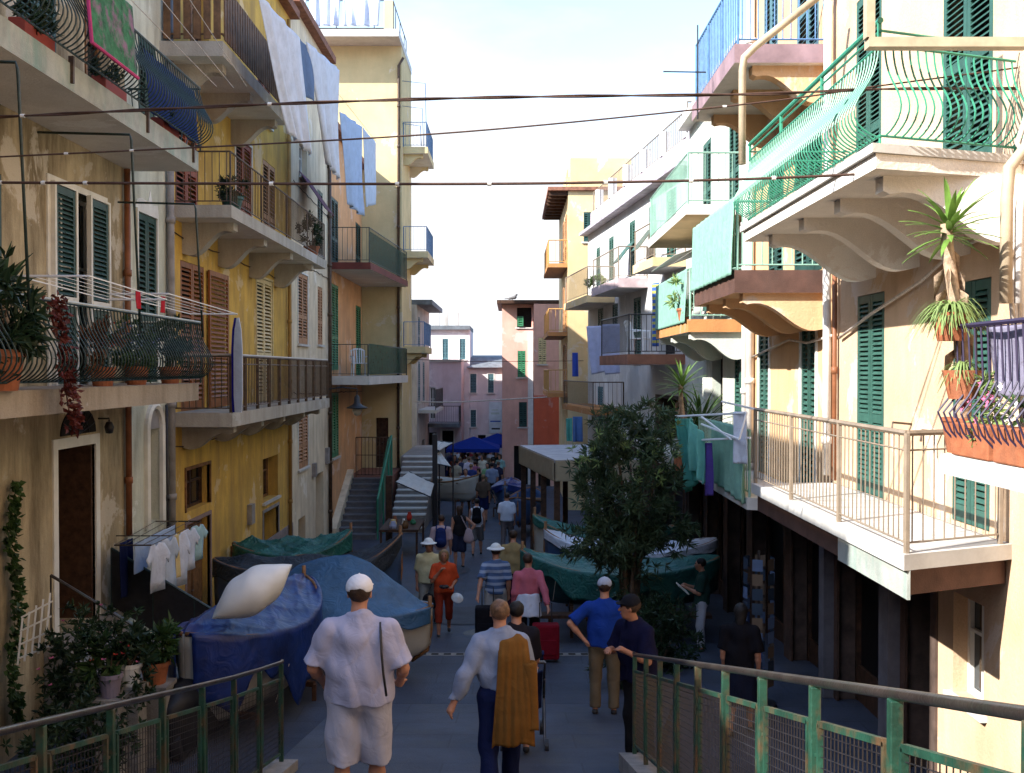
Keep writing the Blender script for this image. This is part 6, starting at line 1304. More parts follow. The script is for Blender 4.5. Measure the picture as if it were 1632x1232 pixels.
# white float lying on the blue tarpaulin
def lens(u, v):
    a = v * 2 * math.pi; s = 2 * u - 1; r = max(0, (1 - abs(s) ** 1.9)) ** 0.9; fl = 1 - 0.35 * abs(s) ** 4
    return Vector((s * 0.58, 0.36 * r * math.cos(a), 0.27 * r * fl * math.sin(a) + 0.012 * math.sin(9 * s + 3 * a) * r))
q = MB(); q.grid(lens, 36, 28); fl_ = q.build('float_bag', LIFT, None, True)
c_ = P(421, 970, 12.9); fl_.location = c_; fl_.rotation_euler = (rad(-12), rad(-30), rad(28)); tag(fl_, 'white lens shaped padded float lying on the blue tarpaulin', 'float')

# ---------------------------------------------------------------- kiosk, parasols, signs, lamp
k = thing('kiosk', 'wooden kiosk with flat pale roof and beige valance by the boats', 'kiosk', (1.8, 26.5, street_z(26.5)))
A_, B_, C_, D_ = Vector((1.0, 24.0, 0)), Vector((0.22, 28.7, 0)), Vector((2.7, 29.1, 0)), Vector((3.05, 24.3, 0))
q = MB(); q.prism([A_, D_, C_, B_], (0, 0, -2.16), (0, 0, -2.08)); q.build('roof', M('roof_felt_grey', (0.40, 0.38, 0.40), 0.7, 0.15, 3), k)
VAL = cloth_mat('valance_beige', (0.38, 0.31, 0.21), 0.15)
for a, b, s_ in ((B_, A_, 1), (A_, D_, 2), (D_, C_, 3)):
    dn = Vector(((b - a).y, -(b - a).x, 0)).normalized() * 0.03
    if s_ == 1: dn = Vector((-0.03, 0, 0))
    cloth('valance', a + dn + Vector((0, 0, -2.10)), b + dn + Vector((0, 0, -2.10)), b + dn + Vector((0, 0, -2.58)), a + dn + Vector((0, 0, -2.58)), VAL, 0.008, 5, parent=k, seed=s_)
for p_ in (A_, B_, C_, D_, A_.lerp(B_, 0.36), A_.lerp(B_, 0.68), A_.lerp(D_, 0.5), B_.lerp(C_, 0.5)):
    c_ = p_.lerp((A_ + C_) / 2, 0.06); q = MB(); q.box((c_.x - 0.07, c_.y - 0.07, street_z(c_.y)), (c_.x + 0.07, c_.y + 0.07, -2.165)); q.build('post', WOOD_D, k)
q = MB(); q.box((A_.x + 0.3, 25.2, street_z(25)), (A_.x + 1.6, 27.6, -4.5)); q.build('counter', WOOD_D, k)
def parasol(label, x, y, zt, w, mat):
    t = thing('parasol', label, 'parasol', (x, y, street_z(y)), 0, 'parasols in the far square')
    q = MB(); q.tube([(x, y, street_z(y)), (x, y, zt + 0.06)], 0.03, 8); q.build('pole', TRIM_W, t)
    q = MB(); c4 = [(-1, -1), (1, -1), (1, 1), (-1, 1)]; e = [Vector((x + a * w / 2, y + b * w / 2, zt - 0.52)) for a, b in c4]; top = Vector((x, y, zt))
    for i in range(4):
        q.add([top, e[i], e[(i + 1) % 4]], [(0, 1, 2)]); q.add([e[i], e[(i + 1) % 4], e[(i + 1) % 4] - Vector((0, 0, 0.16)), e[i] - Vector((0, 0, 0.16))], [(0, 1, 2, 3)])
    q.build('canopy', mat, t, solid=0.01)
    q = MB()
    for p_ in e: q.tube([top - Vector((0, 0, 0.03)), p_ - Vector((0, 0, 0.02))], 0.015, 5)
    q.build('ribs', WOOD_M, t)
PARB = cloth_mat('canopy_blue', (0.010, 0.035, 0.26), 0.25)
parasol('blue square parasol in front of the pale pink house', -1.85, 50.0, -3.20, 2.5, PARB); parasol('blue square parasol beside the salmon house wall', -0.75, 53.5, -3.25, 2.4, PARB)
def board(name, label, cat, c, w, h_, n, mat, bars=(), t_=0.05):
    c = Vector(c); fr = Fr('x', c.y, n); r = thing(name, label, cat, c); q = MB(); fr.box(q, c.x - w/2, c.x + w/2, 0.0, t_, c.z, c.z + h_); q.build('panel', mat, r)
    for (x0, x1, z0, z1, m) in bars: b = MB(); fr.box(b, c.x - w/2 + x0*w, c.x - w/2 + x1*w, t_, t_ + 0.006, c.z + z0*h_, c.z + z1*h_); b.build('print', m, r)
    return r
PR_B = M('print_blue', (0.03, 0.12, 0.5), 0.6); PR_K = M('print_black', (0.02, 0.02, 0.02), 0.6); PR_C = M('print_pale_green', (0.5, 0.66, 0.6), 0.6); SIGN_W = M('sign_pale_blue', (0.62, 0.76, 0.80), 0.5)
board('wall_sign', 'tall pale blue sign with blue stripe on the pale pink house', 'sign', (-0.92, 57.45, -3.5), 0.72, 1.75, (0, -1), SIGN_W, [(0.1, 0.9, 0.36, 0.40, PR_B), (0.2, 0.85, 0.12, 0.17, PR_K), (0.15, 0.8, 0.6, 0.66, PR_C), (0.2, 0.7, 0.72, 0.76, PR_C)])
board('shop_sign', 'small white shop sign with blue lettering above the parasols', 'sign', (-1.15, 57.4, -3.95), 0.62, 0.4, (0, -1), TRIM_W, [(0.15, 0.85, 0.45, 0.68, PR_B), (0.2, 0.6, 0.2, 0.32, PR_K)])
lt = thing('street_lamp', 'dark bell shaped lamp hanging from a wall arm on the orange house', 'lamp', (-5.0, 33.4, -1.5))
q = MB(); q.tube([(-5.98, 33.4, -0.62), (-5.5, 33.4, -0.55), (-5.0, 33.4, -0.6), (-5.0, 33.4, -0.85)], 0.025, 6); q.build('arm', IRON_BLK, lt)
q = MB(); q.lathe([(0.03, -0.80), (0.09, -0.86), (0.10, -1.05), (0.16, -1.12), (0.34, -1.2), (0.34, -1.23), (0.12, -1.16), (0.001, -1.15)], (-5.0, 33.4, 0), 18); q.build('lamp_shade', IRON_BLK, lt, True)
q = MB(); q.lathe([(0.001, -1.48), (0.10, -1.44), (0.16, -1.32), (0.15, -1.2), (0.001, -1.17)], (-5.0, 33.4, 0), 14); q.build('globe', M('frosted_glass', (0.5, 0.42, 0.32), 0.3), lt, True)

# stall at the foot of the pale stairs
stl = thing('market_stall', 'shop stall with dark posts and goods at the foot of the pale stairs', 'stall', (-3.3, 31.5, street_z(31.5)))
q = MB(); q.box((-3.9, 30.3, -4.75), (-2.75, 32.6, -4.68)); q.build('table_top', WOOD_D, stl)
for (x, y) in ((-3.85, 30.35), (-2.8, 30.35), (-2.8, 32.55), (-3.85, 32.55)): q = MB(); q.box((x - 0.03, y - 0.03, street_z(y)), (x + 0.03, y + 0.03, -4.75)); q.build('leg', WOOD_D, stl)
q = MB(); q.box((-2.62, 34.0, street_z(34)), (-2.46, 34.16, -2.1)); q.build('post', IRON_BLK, stl)
q = MB(); q.box((-4.06, 33.2, street_z(33)), (-3.86, 33.4, -3.4)); q.build('post', WOOD_D, stl)
rng = random.Random(3); GOODS = [TERRA, TRIM_W, C_BUTTER, SH_MGREEN, FL_RED, WOOD_M, C_LILAC]
JARS = ['terracotta pot', 'white jar', 'butter yellow jar', 'green jar', 'red jar', 'brown wooden pot', 'lilac jar']
for i in range(7):
    x = -3.8 + 0.95 * rng.random(); y = 30.45 + 2.0 * rng.random(); z = -4.68; r_ = 0.05 + 0.05 * rng.random(); h_ = 0.12 + 0.2 * rng.random()
    q = MB(); q.lathe([(0.001, 0), (r_, 0), (r_ * 1.15, h_ * 0.5), (r_ * 0.7, h_ * 0.85), (r_ * 0.75, h_), (0.001, h_)], (x, y, z), 10); o = q.build('jar', GOODS[i % 7], None, True); tag(o, 'small %s among the goods on the stall table' % JARS[i], 'jar', 'goods on the stall table')
CANV = cloth_mat('canvas_white', (0.66, 0.64, 0.60), 0.25)
def awning(label, pts, mat, seed=0, amp=0.02):
    t = thing('awning', label, 'awning', pts[3]); cloth('canvas', *pts, mat, amp, 3, parent=t, seed=seed); q = MB()
    for a, b in ((0, 1), (2, 3)): q.tube([pts[a], pts[b]], 0.02, 5)
    q.build('rod', IRON_BLK, t); q = MB(); q.tube([pts[1], Vector((pts[1].x, pts[1].y, street_z(pts[1].y)))], 0.025, 6); q.build('pole', IRON_BLK, t)
awning('white canvas awning sloping over the stall below the stairs', [P(652, 752, 33.6), P(692, 771, 33.6), P(686, 792, 32.0), P(630, 768, 32.0)], CANV, 1)
awning('upper of two pointed white awnings beside the dark post', [P(690, 702, 36), P(722, 706, 36), P(700, 718, 35), P(690, 716, 35)], CANV, 2)
awning('lower of two pointed white awnings beside the dark post', [P(690, 716, 35.5), P(700, 718, 35.5), P(720, 744, 34.5), P(690, 738, 34.5)], CANV, 3)

# ---------------------------------------------------------------- cables over the street
def cable(label, pts, r=0.011, mat=CABLE, beads=(), twist=False):
    t = thing('cable', label, 'cable', pts[len(pts) // 2]); fine = []
    for i in range(len(pts) - 1):
        for j in range(6):
            s = j / 6; a, b = pts[i], pts[i + 1]; p_1 = pts[max(0, i - 1)]; p2 = pts[min(len(pts) - 1, i + 2)]
            fine.append(0.5 * ((2 * a) + (b - p_1) * s + (2 * p_1 - 5 * a + 4 * b - p2) * s * s + (3 * a - p_1 - 3 * b + p2) * s ** 3))
    fine.append(pts[-1]); q = MB()
    if twist:
        for ph in (0, math.pi): q.tube([p + Vector((0, math.cos(i * 0.9 + ph), math.sin(i * 0.9 + ph))) * r * 0.7 for i, p in enumerate(fine)], r * 0.75, 5)
    else: q.tube(fine, r, 6)
    q.build('wire', mat, t, True)
    for b in beads:
        p = fine[int(b * (len(fine) - 1))]; q = MB(); q.tube([p - Vector((0.018, 0, 0)), p + Vector((0.018, 0, 0))], r * 1.5, 8); q.build('clip', TRIM_W, t)
cable('highest dark twisted cable strung across the street', [P(px, py, 9.4) for px, py in ((-230, 192), (0, 186), (210, 176), (430, 166), (700, 157), (930, 153), (1200, 150), (1400, 142), (1622, 141))], 0.012, twist=True, beads=(0.16, 0.38))
cable('middle dark cable rising toward the right hand house', [P(px, py, 9.4) for px, py in ((-230, 262), (0, 250), (210, 240), (430, 229), (700, 213), (960, 190), (1240, 160), (1400, 137), (1622, 108))], 0.008, beads=(0.2, 0.25, 0.72, 0.86))
cable('lowest thick dark cable strung across the street', [P(px, py, 9.4) for px, py in ((-230, 289), (0, 291), (210, 292), (480, 293), (780, 293), (1000, 290), (1200, 285), (1400, 276), (1622, 262))], 0.013, beads=(0.14, 0.17, 0.21, 0.36, 0.45, 0.5, 0.62, 0.7, 0.78, 0.86, 0.93))
cable('pale cable across the far end of the street', [P(660, 640, 43), P(720, 641, 43), P(800, 637, 43), P(885, 632, 43)], 0.03, CABLE_W)
cable('thin far cable at balcony height', [P(640, 572, 42), P(760, 576, 42), P(930, 575, 42)], 0.012)

# ---------------------------------------------------------------- laundry
def sheet(label, pts, mat, amp=0.04, folds=2, seed=0, name='bed_sheet', cat='sheet', group=None, hem=0.0):
    o = cloth(name, *pts, mat, amp, folds, seed=seed, hem=hem); return tag(o, label, cat, group)
sheet('nearest and longest white sheet hanging from the yellow house', [P(410, -12, 17.4), P(479, 62, 20.3), P(497, 250, 21.2), P(460, 213, 19.6)], C_WHITE, 0.05, 3, 1, group='laundry high on the left')
sheet('dark slate blue cloth hanging between the first two white sheets', [P(478, 62, 20.4), P(498, 82, 21.6), P(503, 165, 21.9), P(484, 150, 20.8)], C_SLATE, 0.03, 1, 2, group='laundry high on the left')
sheet('second white sheet along the high clothes line', [P(489, 66, 20.9), P(541, 112, 25), P(541, 287, 25), P(524, 262, 23.6)], C_WHITE, 0.05, 3, 3, group='laundry high on the left')
sheet('light blue sheet on the high clothes line', [P(543, 178, 25.5), P(576, 202, 29), P(577, 345, 29), P(556, 325, 26.6)], C_BLUE, 0.06, 2.5, 4, group='laundry high on the left')
sheet('pale blue sheet at the far end of the high clothes line', [P(577, 203, 29.2), P(600, 228, 32), P(601, 325, 32), P(581, 330, 29.8)], cloth_mat('cloth_ice_blue', (0.62, 0.70, 0.82), 0.25), 0.04, 1.5, 5, group='laundry high on the left')
ln_ = thing('clothes_line', 'thin clothes lines stretched between the left balconies', 'clothes line', P(300, 90, 15))
for a, b in (((205, -4, 13.2), (345, 138, 16.8)), ((255, -4, 13.6), (372, 140, 17.4)), ((300, -4, 14.5), (393, 138, 17.7)), ((410, -14, 17.4), (600, 226, 32.0))):
    q = MB(); q.tube([P(*a), P(*b)], 0.006, 4); q.build('line', CABLE_W, ln_)
sheet('left lilac sheet hanging below the white house balcony', [P(935, 520, 33), P(961, 519, 32.6), P(967, 592, 32.6), P(943, 597, 33)], C_LILAC, 0.03, 1, 6, group='lilac sheets on the right')
sheet('right lilac sheet hanging below the white house balcony', [P(960, 517, 32.5), P(987, 516, 32), P(988, 595, 32), P(964, 597, 32.5)], C_LILAC, 0.03, 1, 7, group='lilac sheets on the right')
sheet('small royal blue cloth hanging left of the lilac sheets', [P(912, 562, 36), P(921, 562, 36), P(922, 600, 36), P(912, 600, 36)], cloth_mat('cloth_royal', (0.05, 0.09, 0.4)), 0.02, 1, 8)
sheet('blue towel hanging above the kiosk roof', [P(913, 664, 31), P(928, 664, 31), P(929, 704, 31), P(913, 704, 31)], cloth_mat('cloth_denim', (0.10, 0.19, 0.42)), 0.03, 1.5, 9)
sheet('green towel hanging above the kiosk roof', [P(902, 667, 31), P(912, 666, 31), P(912, 703, 31), P(903, 703, 31)], C_TEAL, 0.03, 1, 10)
sheet('yellow and blue beach towel in the shade of the white house balcony', [P(1039, 452, 28), P(1050, 450, 27.8), P(1050, 552, 27.8), P(1040, 552, 28)], stripes('towel_stripes', (0.05, 0.12, 0.42), (0.45, 0.42, 0.10), 6), 0.02, 1, 11)
sheet('long mint fabric screen along the scrolled brown balcony', [(3.20, 14.98, 2.5), (3.20, 18.35, 2.5), (3.16, 18.35, 1.38), (3.16, 14.98, 1.38)], C_MINT, 0.022, 9, 12, 'fabric_screen', 'screen')
sheet('mint cloth draped over the rail right of the leafy tree', [(3.49, 15.5, -0.86), (3.49, 18.0, -0.86), (3.46, 18.1, -1.9), (3.46, 15.4, -2.0)], C_MINT, 0.045, 6, 13, 'draped_cloth', 'cloth')
sheet('green net screen on the off white house balcony', [(3.44, 20.4, 2.0), (3.44, 24.7, 2.0), (3.42, 24.7, 0.95), (3.42, 20.4, 0.95)], C_MINT, 0.02, 9, 14, 'fabric_screen', 'screen')
sheet('crumpled teal garment hanging left of the drying rack', [P(1077, 667, 17.7), P(1100, 667, 17.3), P(1126, 760, 17.2), P(1092, 785, 17.5)], C_TEAL, 0.09, 2.3, 15, 'garment', 'garment')
sheet('second teal garment hanging on the drying rack', [P(1098, 668, 17.2), P(1122, 690, 16.9), P(1122, 772, 16.9), P(1100, 745, 17.2)], cloth_mat('cloth_aqua', (0.20, 0.55, 0.46), 0.2), 0.07, 2, 16, 'garment', 'garment')
sheet('white towel hanging on the corner of the drying rack', [P(1169, 656, 15.6), P(1190, 656, 15.3), P(1191, 740, 15.3), P(1171, 738, 15.6)], C_WHITE, 0.02, 1, 17, 'towel', 'towel')
sheet('purple cloth hanging below the drying rack', [P(1121, 706, 17.0), P(1134, 706, 16.8), P(1134, 790, 16.8), P(1122, 790, 17.0)], cloth_mat('cloth_purple', (0.10, 0.06, 0.28)), 0.03, 1, 18, 'towel', 'towel')
rk = thing('drying_rack', 'white drying rack reaching out from the right hand balcony', 'drying rack', P(1130, 690, 16.5))
q = MB()
for a, b in (((1072, 664, 17.8), (1190, 658, 15.2)), ((1118, 676, 17.6), (1178, 700, 15.2)), ((1095, 702, 17.6), (1196, 698, 15.2)), ((1190, 658, 15.2), (1178, 700, 15.2)), ((1150, 640, 18.0), (1215, 655, 15.0)), ((1118, 664, 17.8), (1165, 700, 15.6))): q.tube([P(*a), P(*b)], 0.018, 5)
q.build('frame', PLASTIC_W, rk)
# shirts on the rack by the arched window
ck = thing('drying_rack', 'thin metal drying rack above the doorsteps at left', 'drying rack', P(250, 860, 15.6)); q = MB()
R0, R1 = (-5.68, 14.75, -2.50), (-5.15, 14.75, -2.50); R2, R3 = (-5.15, 17.1, -2.50), (-5.9, 17.1, -2.50)
q.tube([R0, R1], 0.012, 5); q.tube([R2, R3], 0.012, 5)
for s_ in (0, 0.25, 0.5, 0.75, 1): q.tube([Vector(R0).lerp(Vector(R1), s_), Vector(R3).lerp(Vector(R2), s_)], 0.006, 4)
q.tube([(-5.98, 15.6, -2.5), (-5.15, 15.6, -2.5)], 0.01, 4); q.build('frame', STEEL, ck)
WSH = [('white tee shirt nearest on the rack by the doorsteps', C_WHITE, 14.95, 0.85), ('pale blue tee shirt second on the rack by the doorsteps', cloth_mat('cloth_ice_blue', (0.62, 0.70, 0.82), 0.25), 15.42, 0.95), ('white undershirt third on the rack by the doorsteps', C_WHITE, 15.9, 1.0), ('white vest at the far end of the doorstep rack', C_WHITE, 16.35, 0.8), ('aqua tee shirt beyond the white vest on the doorstep rack', cloth_mat('cloth_pale_aqua', (0.45, 0.66, 0.70), 0.2), 16.75, 0.7)]
for i, (lb, m, yy, s_) in enumerate(WSH):
    o = flat_shape('tee_shirt', [(a * 0.72, b * 1.18 * s_) for a, b in TSHIRT], (-5.14 + 0.01 * i, yy, -2.52), (0.25, 1, 0), (0, 0, 1), m, None, 0.012, 0.018, i); tag(o, lb, 'tee shirt', 'shirts on the doorstep rack')
sheet('butter yellow towel between the shirts on the doorstep rack', [(-5.10, 15.62, -2.5), (-5.10, 15.80, -2.5), (-5.08, 15.80, -3.15), (-5.08, 15.62, -3.15)], C_BUTTER, 0.015, 1, 20, 'towel', 'towel')
sheet('light blue cloth on the wall side of the doorstep rack', [(-5.45, 14.9, -2.5), (-5.45, 16.7, -2.5), (-5.43, 16.7, -2.85), (-5.43, 14.9, -2.95)], C_BLUE, 0.02, 3, 21, 'towel', 'towel')
sheet('navy cloth hanging behind the shirts on the doorstep rack', [(-5.66, 14.9, -2.5), (-5.66, 15.4, -2.5), (-5.64, 15.4, -3.3), (-5.64, 14.9, -3.3)], C_NAVY, 0.02, 2, 22, 'towel', 'towel')
# balcony rack and board
ak = thing('drying_rack', 'white wire drying rack above the lower belly railing at left', 'drying rack', (-4.7, 13.5, 0.9)); q = MB()
for y0, y1 in ((10.8, 13.2), (13.3, 16.6)):
    for s_ in range(6): x = -5.15 + 0.15 * s_; q.tube([(x, y0, 0.98), (x, y1, 0.90)], 0.0035 if 0 < s_ < 5 else 0.009, 4)
    for y_ in (y0, y1): q.tube([(-5.15, y_, 0.98 if y_ == y0 else 0.90), (-4.4, y_, 0.98 if y_ == y0 else 0.90)], 0.014, 5)
q.build('frame', PLASTIC_W, ak)
for i, y_ in enumerate((12.4, 13.3)): sheet(['small red cloth on the far part of the balcony rack', 'second small red cloth pegged beside the first'][i], [(-4.5, y_, 0.95), (-4.5, y_ + 0.14, 0.95), (-4.5, y_ + 0.14, 0.74), (-4.5, y_, 0.74)], cloth_mat('cloth_red', (0.5, 0.03, 0.05)), 0.01, 1, 30 + i, 'cloth', 'cloth')
ib = thing('ironing_board', 'tall white and blue ironing board standing on the yellow house balcony', 'ironing board', (-4.98, 18.35, -0.75))
ol = [(-0.09, 0.0), (0.09, 0.0), (0.12, 0.3), (0.12, 1.1), (0.09, 1.45), (0.03, 1.66), (-0.03, 1.66), (-0.09, 1.45), (-0.12, 1.1), (-0.12, 0.3)]
q = MB(); q.prism([Vector((-4.80 + x * 0.75, 18.15 - x * 0.45, -0.74 + z)) for x, z in ol], (0, -0.02, 0), (0, 0.02, 0)); q.build('cover', C_WHITE, ib)
q = MB(); q.prism([Vector((-4.86 + x * 0.75, 18.2 - x * 0.45, -0.74 + z)) for x, z in ol], (0, 0.0, 0), (0, 0.04, 0)); q.build('underside', cloth_mat('cloth_ultramarine', (0.02, 0.02, 0.30)), ib)
RUGM = M('rug_green', (0.06, 0.22, 0.10), 0.95, 0.3, 9, 0.3, 80, stain=(0.34, 0.12, 0.26), stain_amt=0.9, stain_scale=(2.0, 2.0, 2.0)); RUGP = cloth_mat('rug_pink', (0.62, 0.08, 0.24))
rg = thing('rug', 'green and mauve rug with pink border over the top left balcony rail', 'rug', (-4.66, 12.0, 3.55))
cloth('pile', (-4.66, 11.35, 4.45), (-4.66, 12.75, 4.45), (-4.60, 12.75, 3.58), (-4.60, 11.35, 3.58), RUGM, 0.01, 1.5, parent=rg, seed=41, solid=0.015)
q = MB(); q.tube([(-4.65, 11.35, 4.45), (-4.585, 11.35, 3.58), (-4.585, 12.75, 3.58)], 0.022, 6); q.build('border', RUGP, rg)
sheet('navy cloth screening the far end of the top left balcony', [(-4.92, 13.9, 4.3), (-4.92, 16.1, 4.3), (-4.88, 16.1, 3.5), (-4.88, 13.9, 3.5)], cloth_mat('cloth_deep_blue', (0.02, 0.04, 0.16)), 0.02, 3, 42, 'fabric_screen', 'screen')
sheet('purple cloth draped inside the nearest right balcony rail', [(3.56, 5.9, 0.32), (3.56, 7.75, 0.32), (3.58, 7.6, -0.20), (3.58, 5.9, -0.10)], cloth_mat('cloth_mauve', (0.25, 0.23, 0.31)), 0.02, 2, 43, 'draped_cloth', 'cloth')

# ---------------------------------------------------------------- chairs
def plastic_chair(label, loc, rz):
    t = thing('armchair', label, 'chair', loc, rz, 'white plastic chairs'); 
    for (x, y) in ((-0.24, -0.22), (0.24, -0.22), (-0.22, 0.22), (0.22, 0.22)): q = MB(); q.tube([(x * 1.08, y * 1.1, 0), (x, y, 0.42)], [0.022, 0.028], 6); q.build('leg', PLASTIC_W, t, local=True)
    q = MB(); q.box((-0.25, -0.24, 0.41), (0.25, 0.24, 0.44)); q.build('seat', PLASTIC_W, t, local=True, bevel=0.01)
    q = MB()
    for i in range(6): x = -0.2 + 0.08 * i; q.tube([(x, 0.23, 0.44), (x * 1.1, 0.33, 0.86 + 0.05 * math.sin(math.pi * i / 5))], 0.022, 5)
    q.tube([(-0.25, 0.33, 0.84), (-0.12, 0.34, 0.91), (0.12, 0.34, 0.91), (0.25, 0.33, 0.84)], 0.026, 6); q.build('backrest', PLASTIC_W, t, local=True)
    for x in (-0.26, 0.26): q = MB(); q.tube([(x, -0.22, 0.42), (x, -0.22, 0.64), (x, 0.1, 0.66), (x, 0.28, 0.64)], 0.022, 6); q.build('armrest', PLASTIC_W, t, local=True)
plastic_chair('white plastic armchair on the dark balcony of the white house', (3.45, 28.2, 0.43), rad(60)); plastic_chair('white plastic armchair on the lower balcony of the orange house', (-5.15, 35.0, -0.19), rad(20))

# ---------------------------------------------------------------- plants
tr = thing('oleander_tree', 'bushy dark green oleander tree growing among the boats', 'tree', (1.95, 17.1, street_z(17.1)))
q = MB(); rng = random.Random(11)
for k_ in range(9):
    a = k_ * 0.7; e = Vector((1.95 + math.cos(a) * rng.uniform(0.25, 0.75), 17.1 + math.sin(a) * rng.uniform(0.2, 0.6), -1.9 + rng.uniform(-0.5, 0.8))); b = Vector((1.95 + 0.06 * math.cos(a), 17.1 + 0.06 * math.sin(a), street_z(17.1) - 0.05)); m_ = b.lerp(e, 0.5) + Vector((-math.cos(a) * 0.1, 0, 0.1))
    q.tube([b, b.lerp(m_, 0.5), m_, m_.lerp(e, 0.5) + Vector((0.03, 0, 0)), e], [0.06, 0.05, 0.04, 0.028, 0.012], 6)
q.build('trunk', BARK, tr, True)
cr = leaf_cloud(6600, (1.92, 17.1, -1.80), (0.92, 0.85, 1.18), 0.18, 0.032, 21, clumps=95, up=0.5, whorl=9, hollow=0.35, spread=0.13)
leaf_cloud(2600, (1.55, 16.9, -2.75), (0.75, 0.6, 0.40), 0.18, 0.032, 22, clumps=34, up=0.1, whorl=9, hollow=0.3, spread=0.2, mb=cr); leaf_cloud(1200, (2.5, 17.0, -2.6), (0.4, 0.5, 0.5), 0.17, 0.032, 23, clumps=18, whorl=9, mb=cr)
leaf_cloud(500, (1.95, 17.0, -3.35), (0.5, 0.5, 0.55), 0.16, 0.032, 27, clumps=26, whorl=9, mb=cr); leaf_cloud(500, (2.1, 17.1, -0.75), (0.55, 0.4, 0.25), 0.17, 0.032, 24, clumps=14, whorl=9, mb=cr); cr.build('crown', LEAF_O, tr)
sl_ = MB(); leaf_cloud(420, (1.7, 16.9, -1.4), (0.8, 0.6, 0.8), 0.13, 0.028, 26, clumps=16, whorl=9, mb=sl_); leaf_cloud(260, (2.55, 17.2, -1.3), (0.25, 0.3, 0.5), 0.14, 0.03, 25, clumps=10, whorl=9, mb=sl_); sl_.build('young_shoots', LEAF_L, tr)['kind'] = 'stuff'
potted('shrub', 'dark low shrub growing under the oleander tree', (2.35, 16.4, street_z(16.4)), 0, 0.02, (0.62, 0.5, 0.62), LEAF_D, n=3200, ll=0.13, lw=0.035, seed=31, cat='shrub')
potted('shrub', 'small dark bush behind the man in blue polo', (1.55, 15.2, street_z(15.2)), 0, 0.02, (0.32, 0.3, 0.42), LEAF_D, n=1200, ll=0.12, lw=0.03, seed=32, cat='shrub')
potted('shrub', 'large flowering bush beside the doorsteps at lower left', (-4.72, 11.6, -4.65), 0, 0.5, (0.62, 0.5, 0.85), LEAF_D, n=4200, ll=0.10, lw=0.035, seed=33, flowers=FL_PINK, fl_n=10, cat='shrub')
potted('shrub', 'second dark bush nearer the left ramp railing', (-4.3, 10.3, -4.65), 0, 0.25, (0.55, 0.5, 0.6), LEAF_D, n=2600, ll=0.10, lw=0.035, seed=34, cat='shrub')
tl = thing('trellis', 'white wooden trellis against the tan wall at lower left', 'trellis', (-5.6, 11.6, -3.6)); q = MB()
for i in range(5): q.tube([P(28 + 11 * i, 1060 - 6 * i, 11.4), P(36 + 11 * i, 985 - 10 * i, 11.6)], 0.012, 4); 
for i in range(4): q.tube([P(28 + 2 * i, 1050 - 22 * i, 11.4), P(78 + 2 * i, 1030 - 24 * i, 11.5)], 0.012, 4)
q.build('lattice', TRIM_W, tl)
for i, (px, py, y, r_, pm, lm, lb) in enumerate(((247, 1088, 12.2, 0.17, TERRA, LEAF, 'terracotta pot with broad leaves on the doorstep wall'), (207, 1092, 11.8, 0.14, PLASTIC_W, LEAF_D, 'white pot with trailing leaves beside the terracotta pot'), (176, 1110, 11.5, 0.13, cloth_mat('pot_mauve', (0.3, 0.26, 0.34)), LEAF, 'mauve pot with small plant left of the white pot'))):
    c = P(px, py, y); st = thing('plant_stand', 'grey block stand under the %s' % lb.split(' with')[0], 'stand', (c.x, c.y, -4.65)); q = MB(); q.box((c.x - r_, c.y - r_, -4.65), (c.x + r_, c.y + r_, c.z - 0.002)); q.box((c.x - r_ * 1.15, c.y - r_ * 1.15, c.z - 0.05), (c.x + r_ * 1.15, c.y + r_ * 1.15, c.z - 0.001)); q.build('block', STONE, st)
    potted('potted_plant', lb, c, r_, 0.26, (0.24, 0.22, 0.24), lm, pm, n=320, ll=0.16, lw=0.06, seed=50 + i, flowers=FL_RED if i == 2 else None, fl_n=6)
vn = MB(); rng = random.Random(4)
for k_ in range(520):
    z = rng.uniform(-4.2, -1.3); yv = 12.15 + 0.16 * rng.random() + 0.08 * math.sin(4 * z); kite(vn, Vector((-5.96 + 0.10 * rng.random(), yv, z)), Vector((rng.random(), rng.uniform(-1, 1), rng.uniform(-1, 0.3))), 0.10, 0.07, rdir(rng))
o = vn.build('climbing_vine', LEAF, None); tag(o, 'green vine climbing the tan wall at the left picture edge', 'vine')
potted('flower_pot', 'mixed blue flowering plants on the lower belly railed balcony', (-5.15, 14.2, -0.2), 0.17, 0.25, (0.26, 0.75, 0.36), LEAF, n=1500, ll=0.09, lw=0.03, seed=60, flowers=FL_BLUE, fl_n=46)
potted('flower_pot', 'rusty leaved plant in the middle of the lower belly railed balcony', (-5.1, 12.9, -0.2), 0.16, 0.24, (0.24, 0.4, 0.34), M('leaf_rust', (0.22, 0.09, 0.04), 0.6, 0.3, trans=0.2), n=600, ll=0.10, lw=0.035, seed=61, flowers=FL_RED, fl_n=18)
potted('flower_pot', 'dense dark plant at the far end of the lower belly railed balcony', (-5.15, 15.6, -0.2), 0.17, 0.25, (0.28, 0.35, 0.42), LEAF_D, n=1100, ll=0.11, lw=0.04, seed=62)
potted('flower_pot', 'big leafy plant in terracotta pot at the left picture edge', (-5.0, 10.05, -0.2), 0.26, 0.4, (0.40, 0.45, 0.55), LEAF_D, n=1300, ll=0.20, lw=0.06, seed=63)
yucca('dark spiky yucca rising behind the terracotta pot at the left edge', (-5.35, 10.9, -0.2), 0.75, n=30, L=0.62, w=0.06, mat=M('leaf_yucca_dark', (0.05, 0.11, 0.045), 0.45, 0.3, 5, trans=0.2), seed=64)
rv = MB(); rng = random.Random(9)
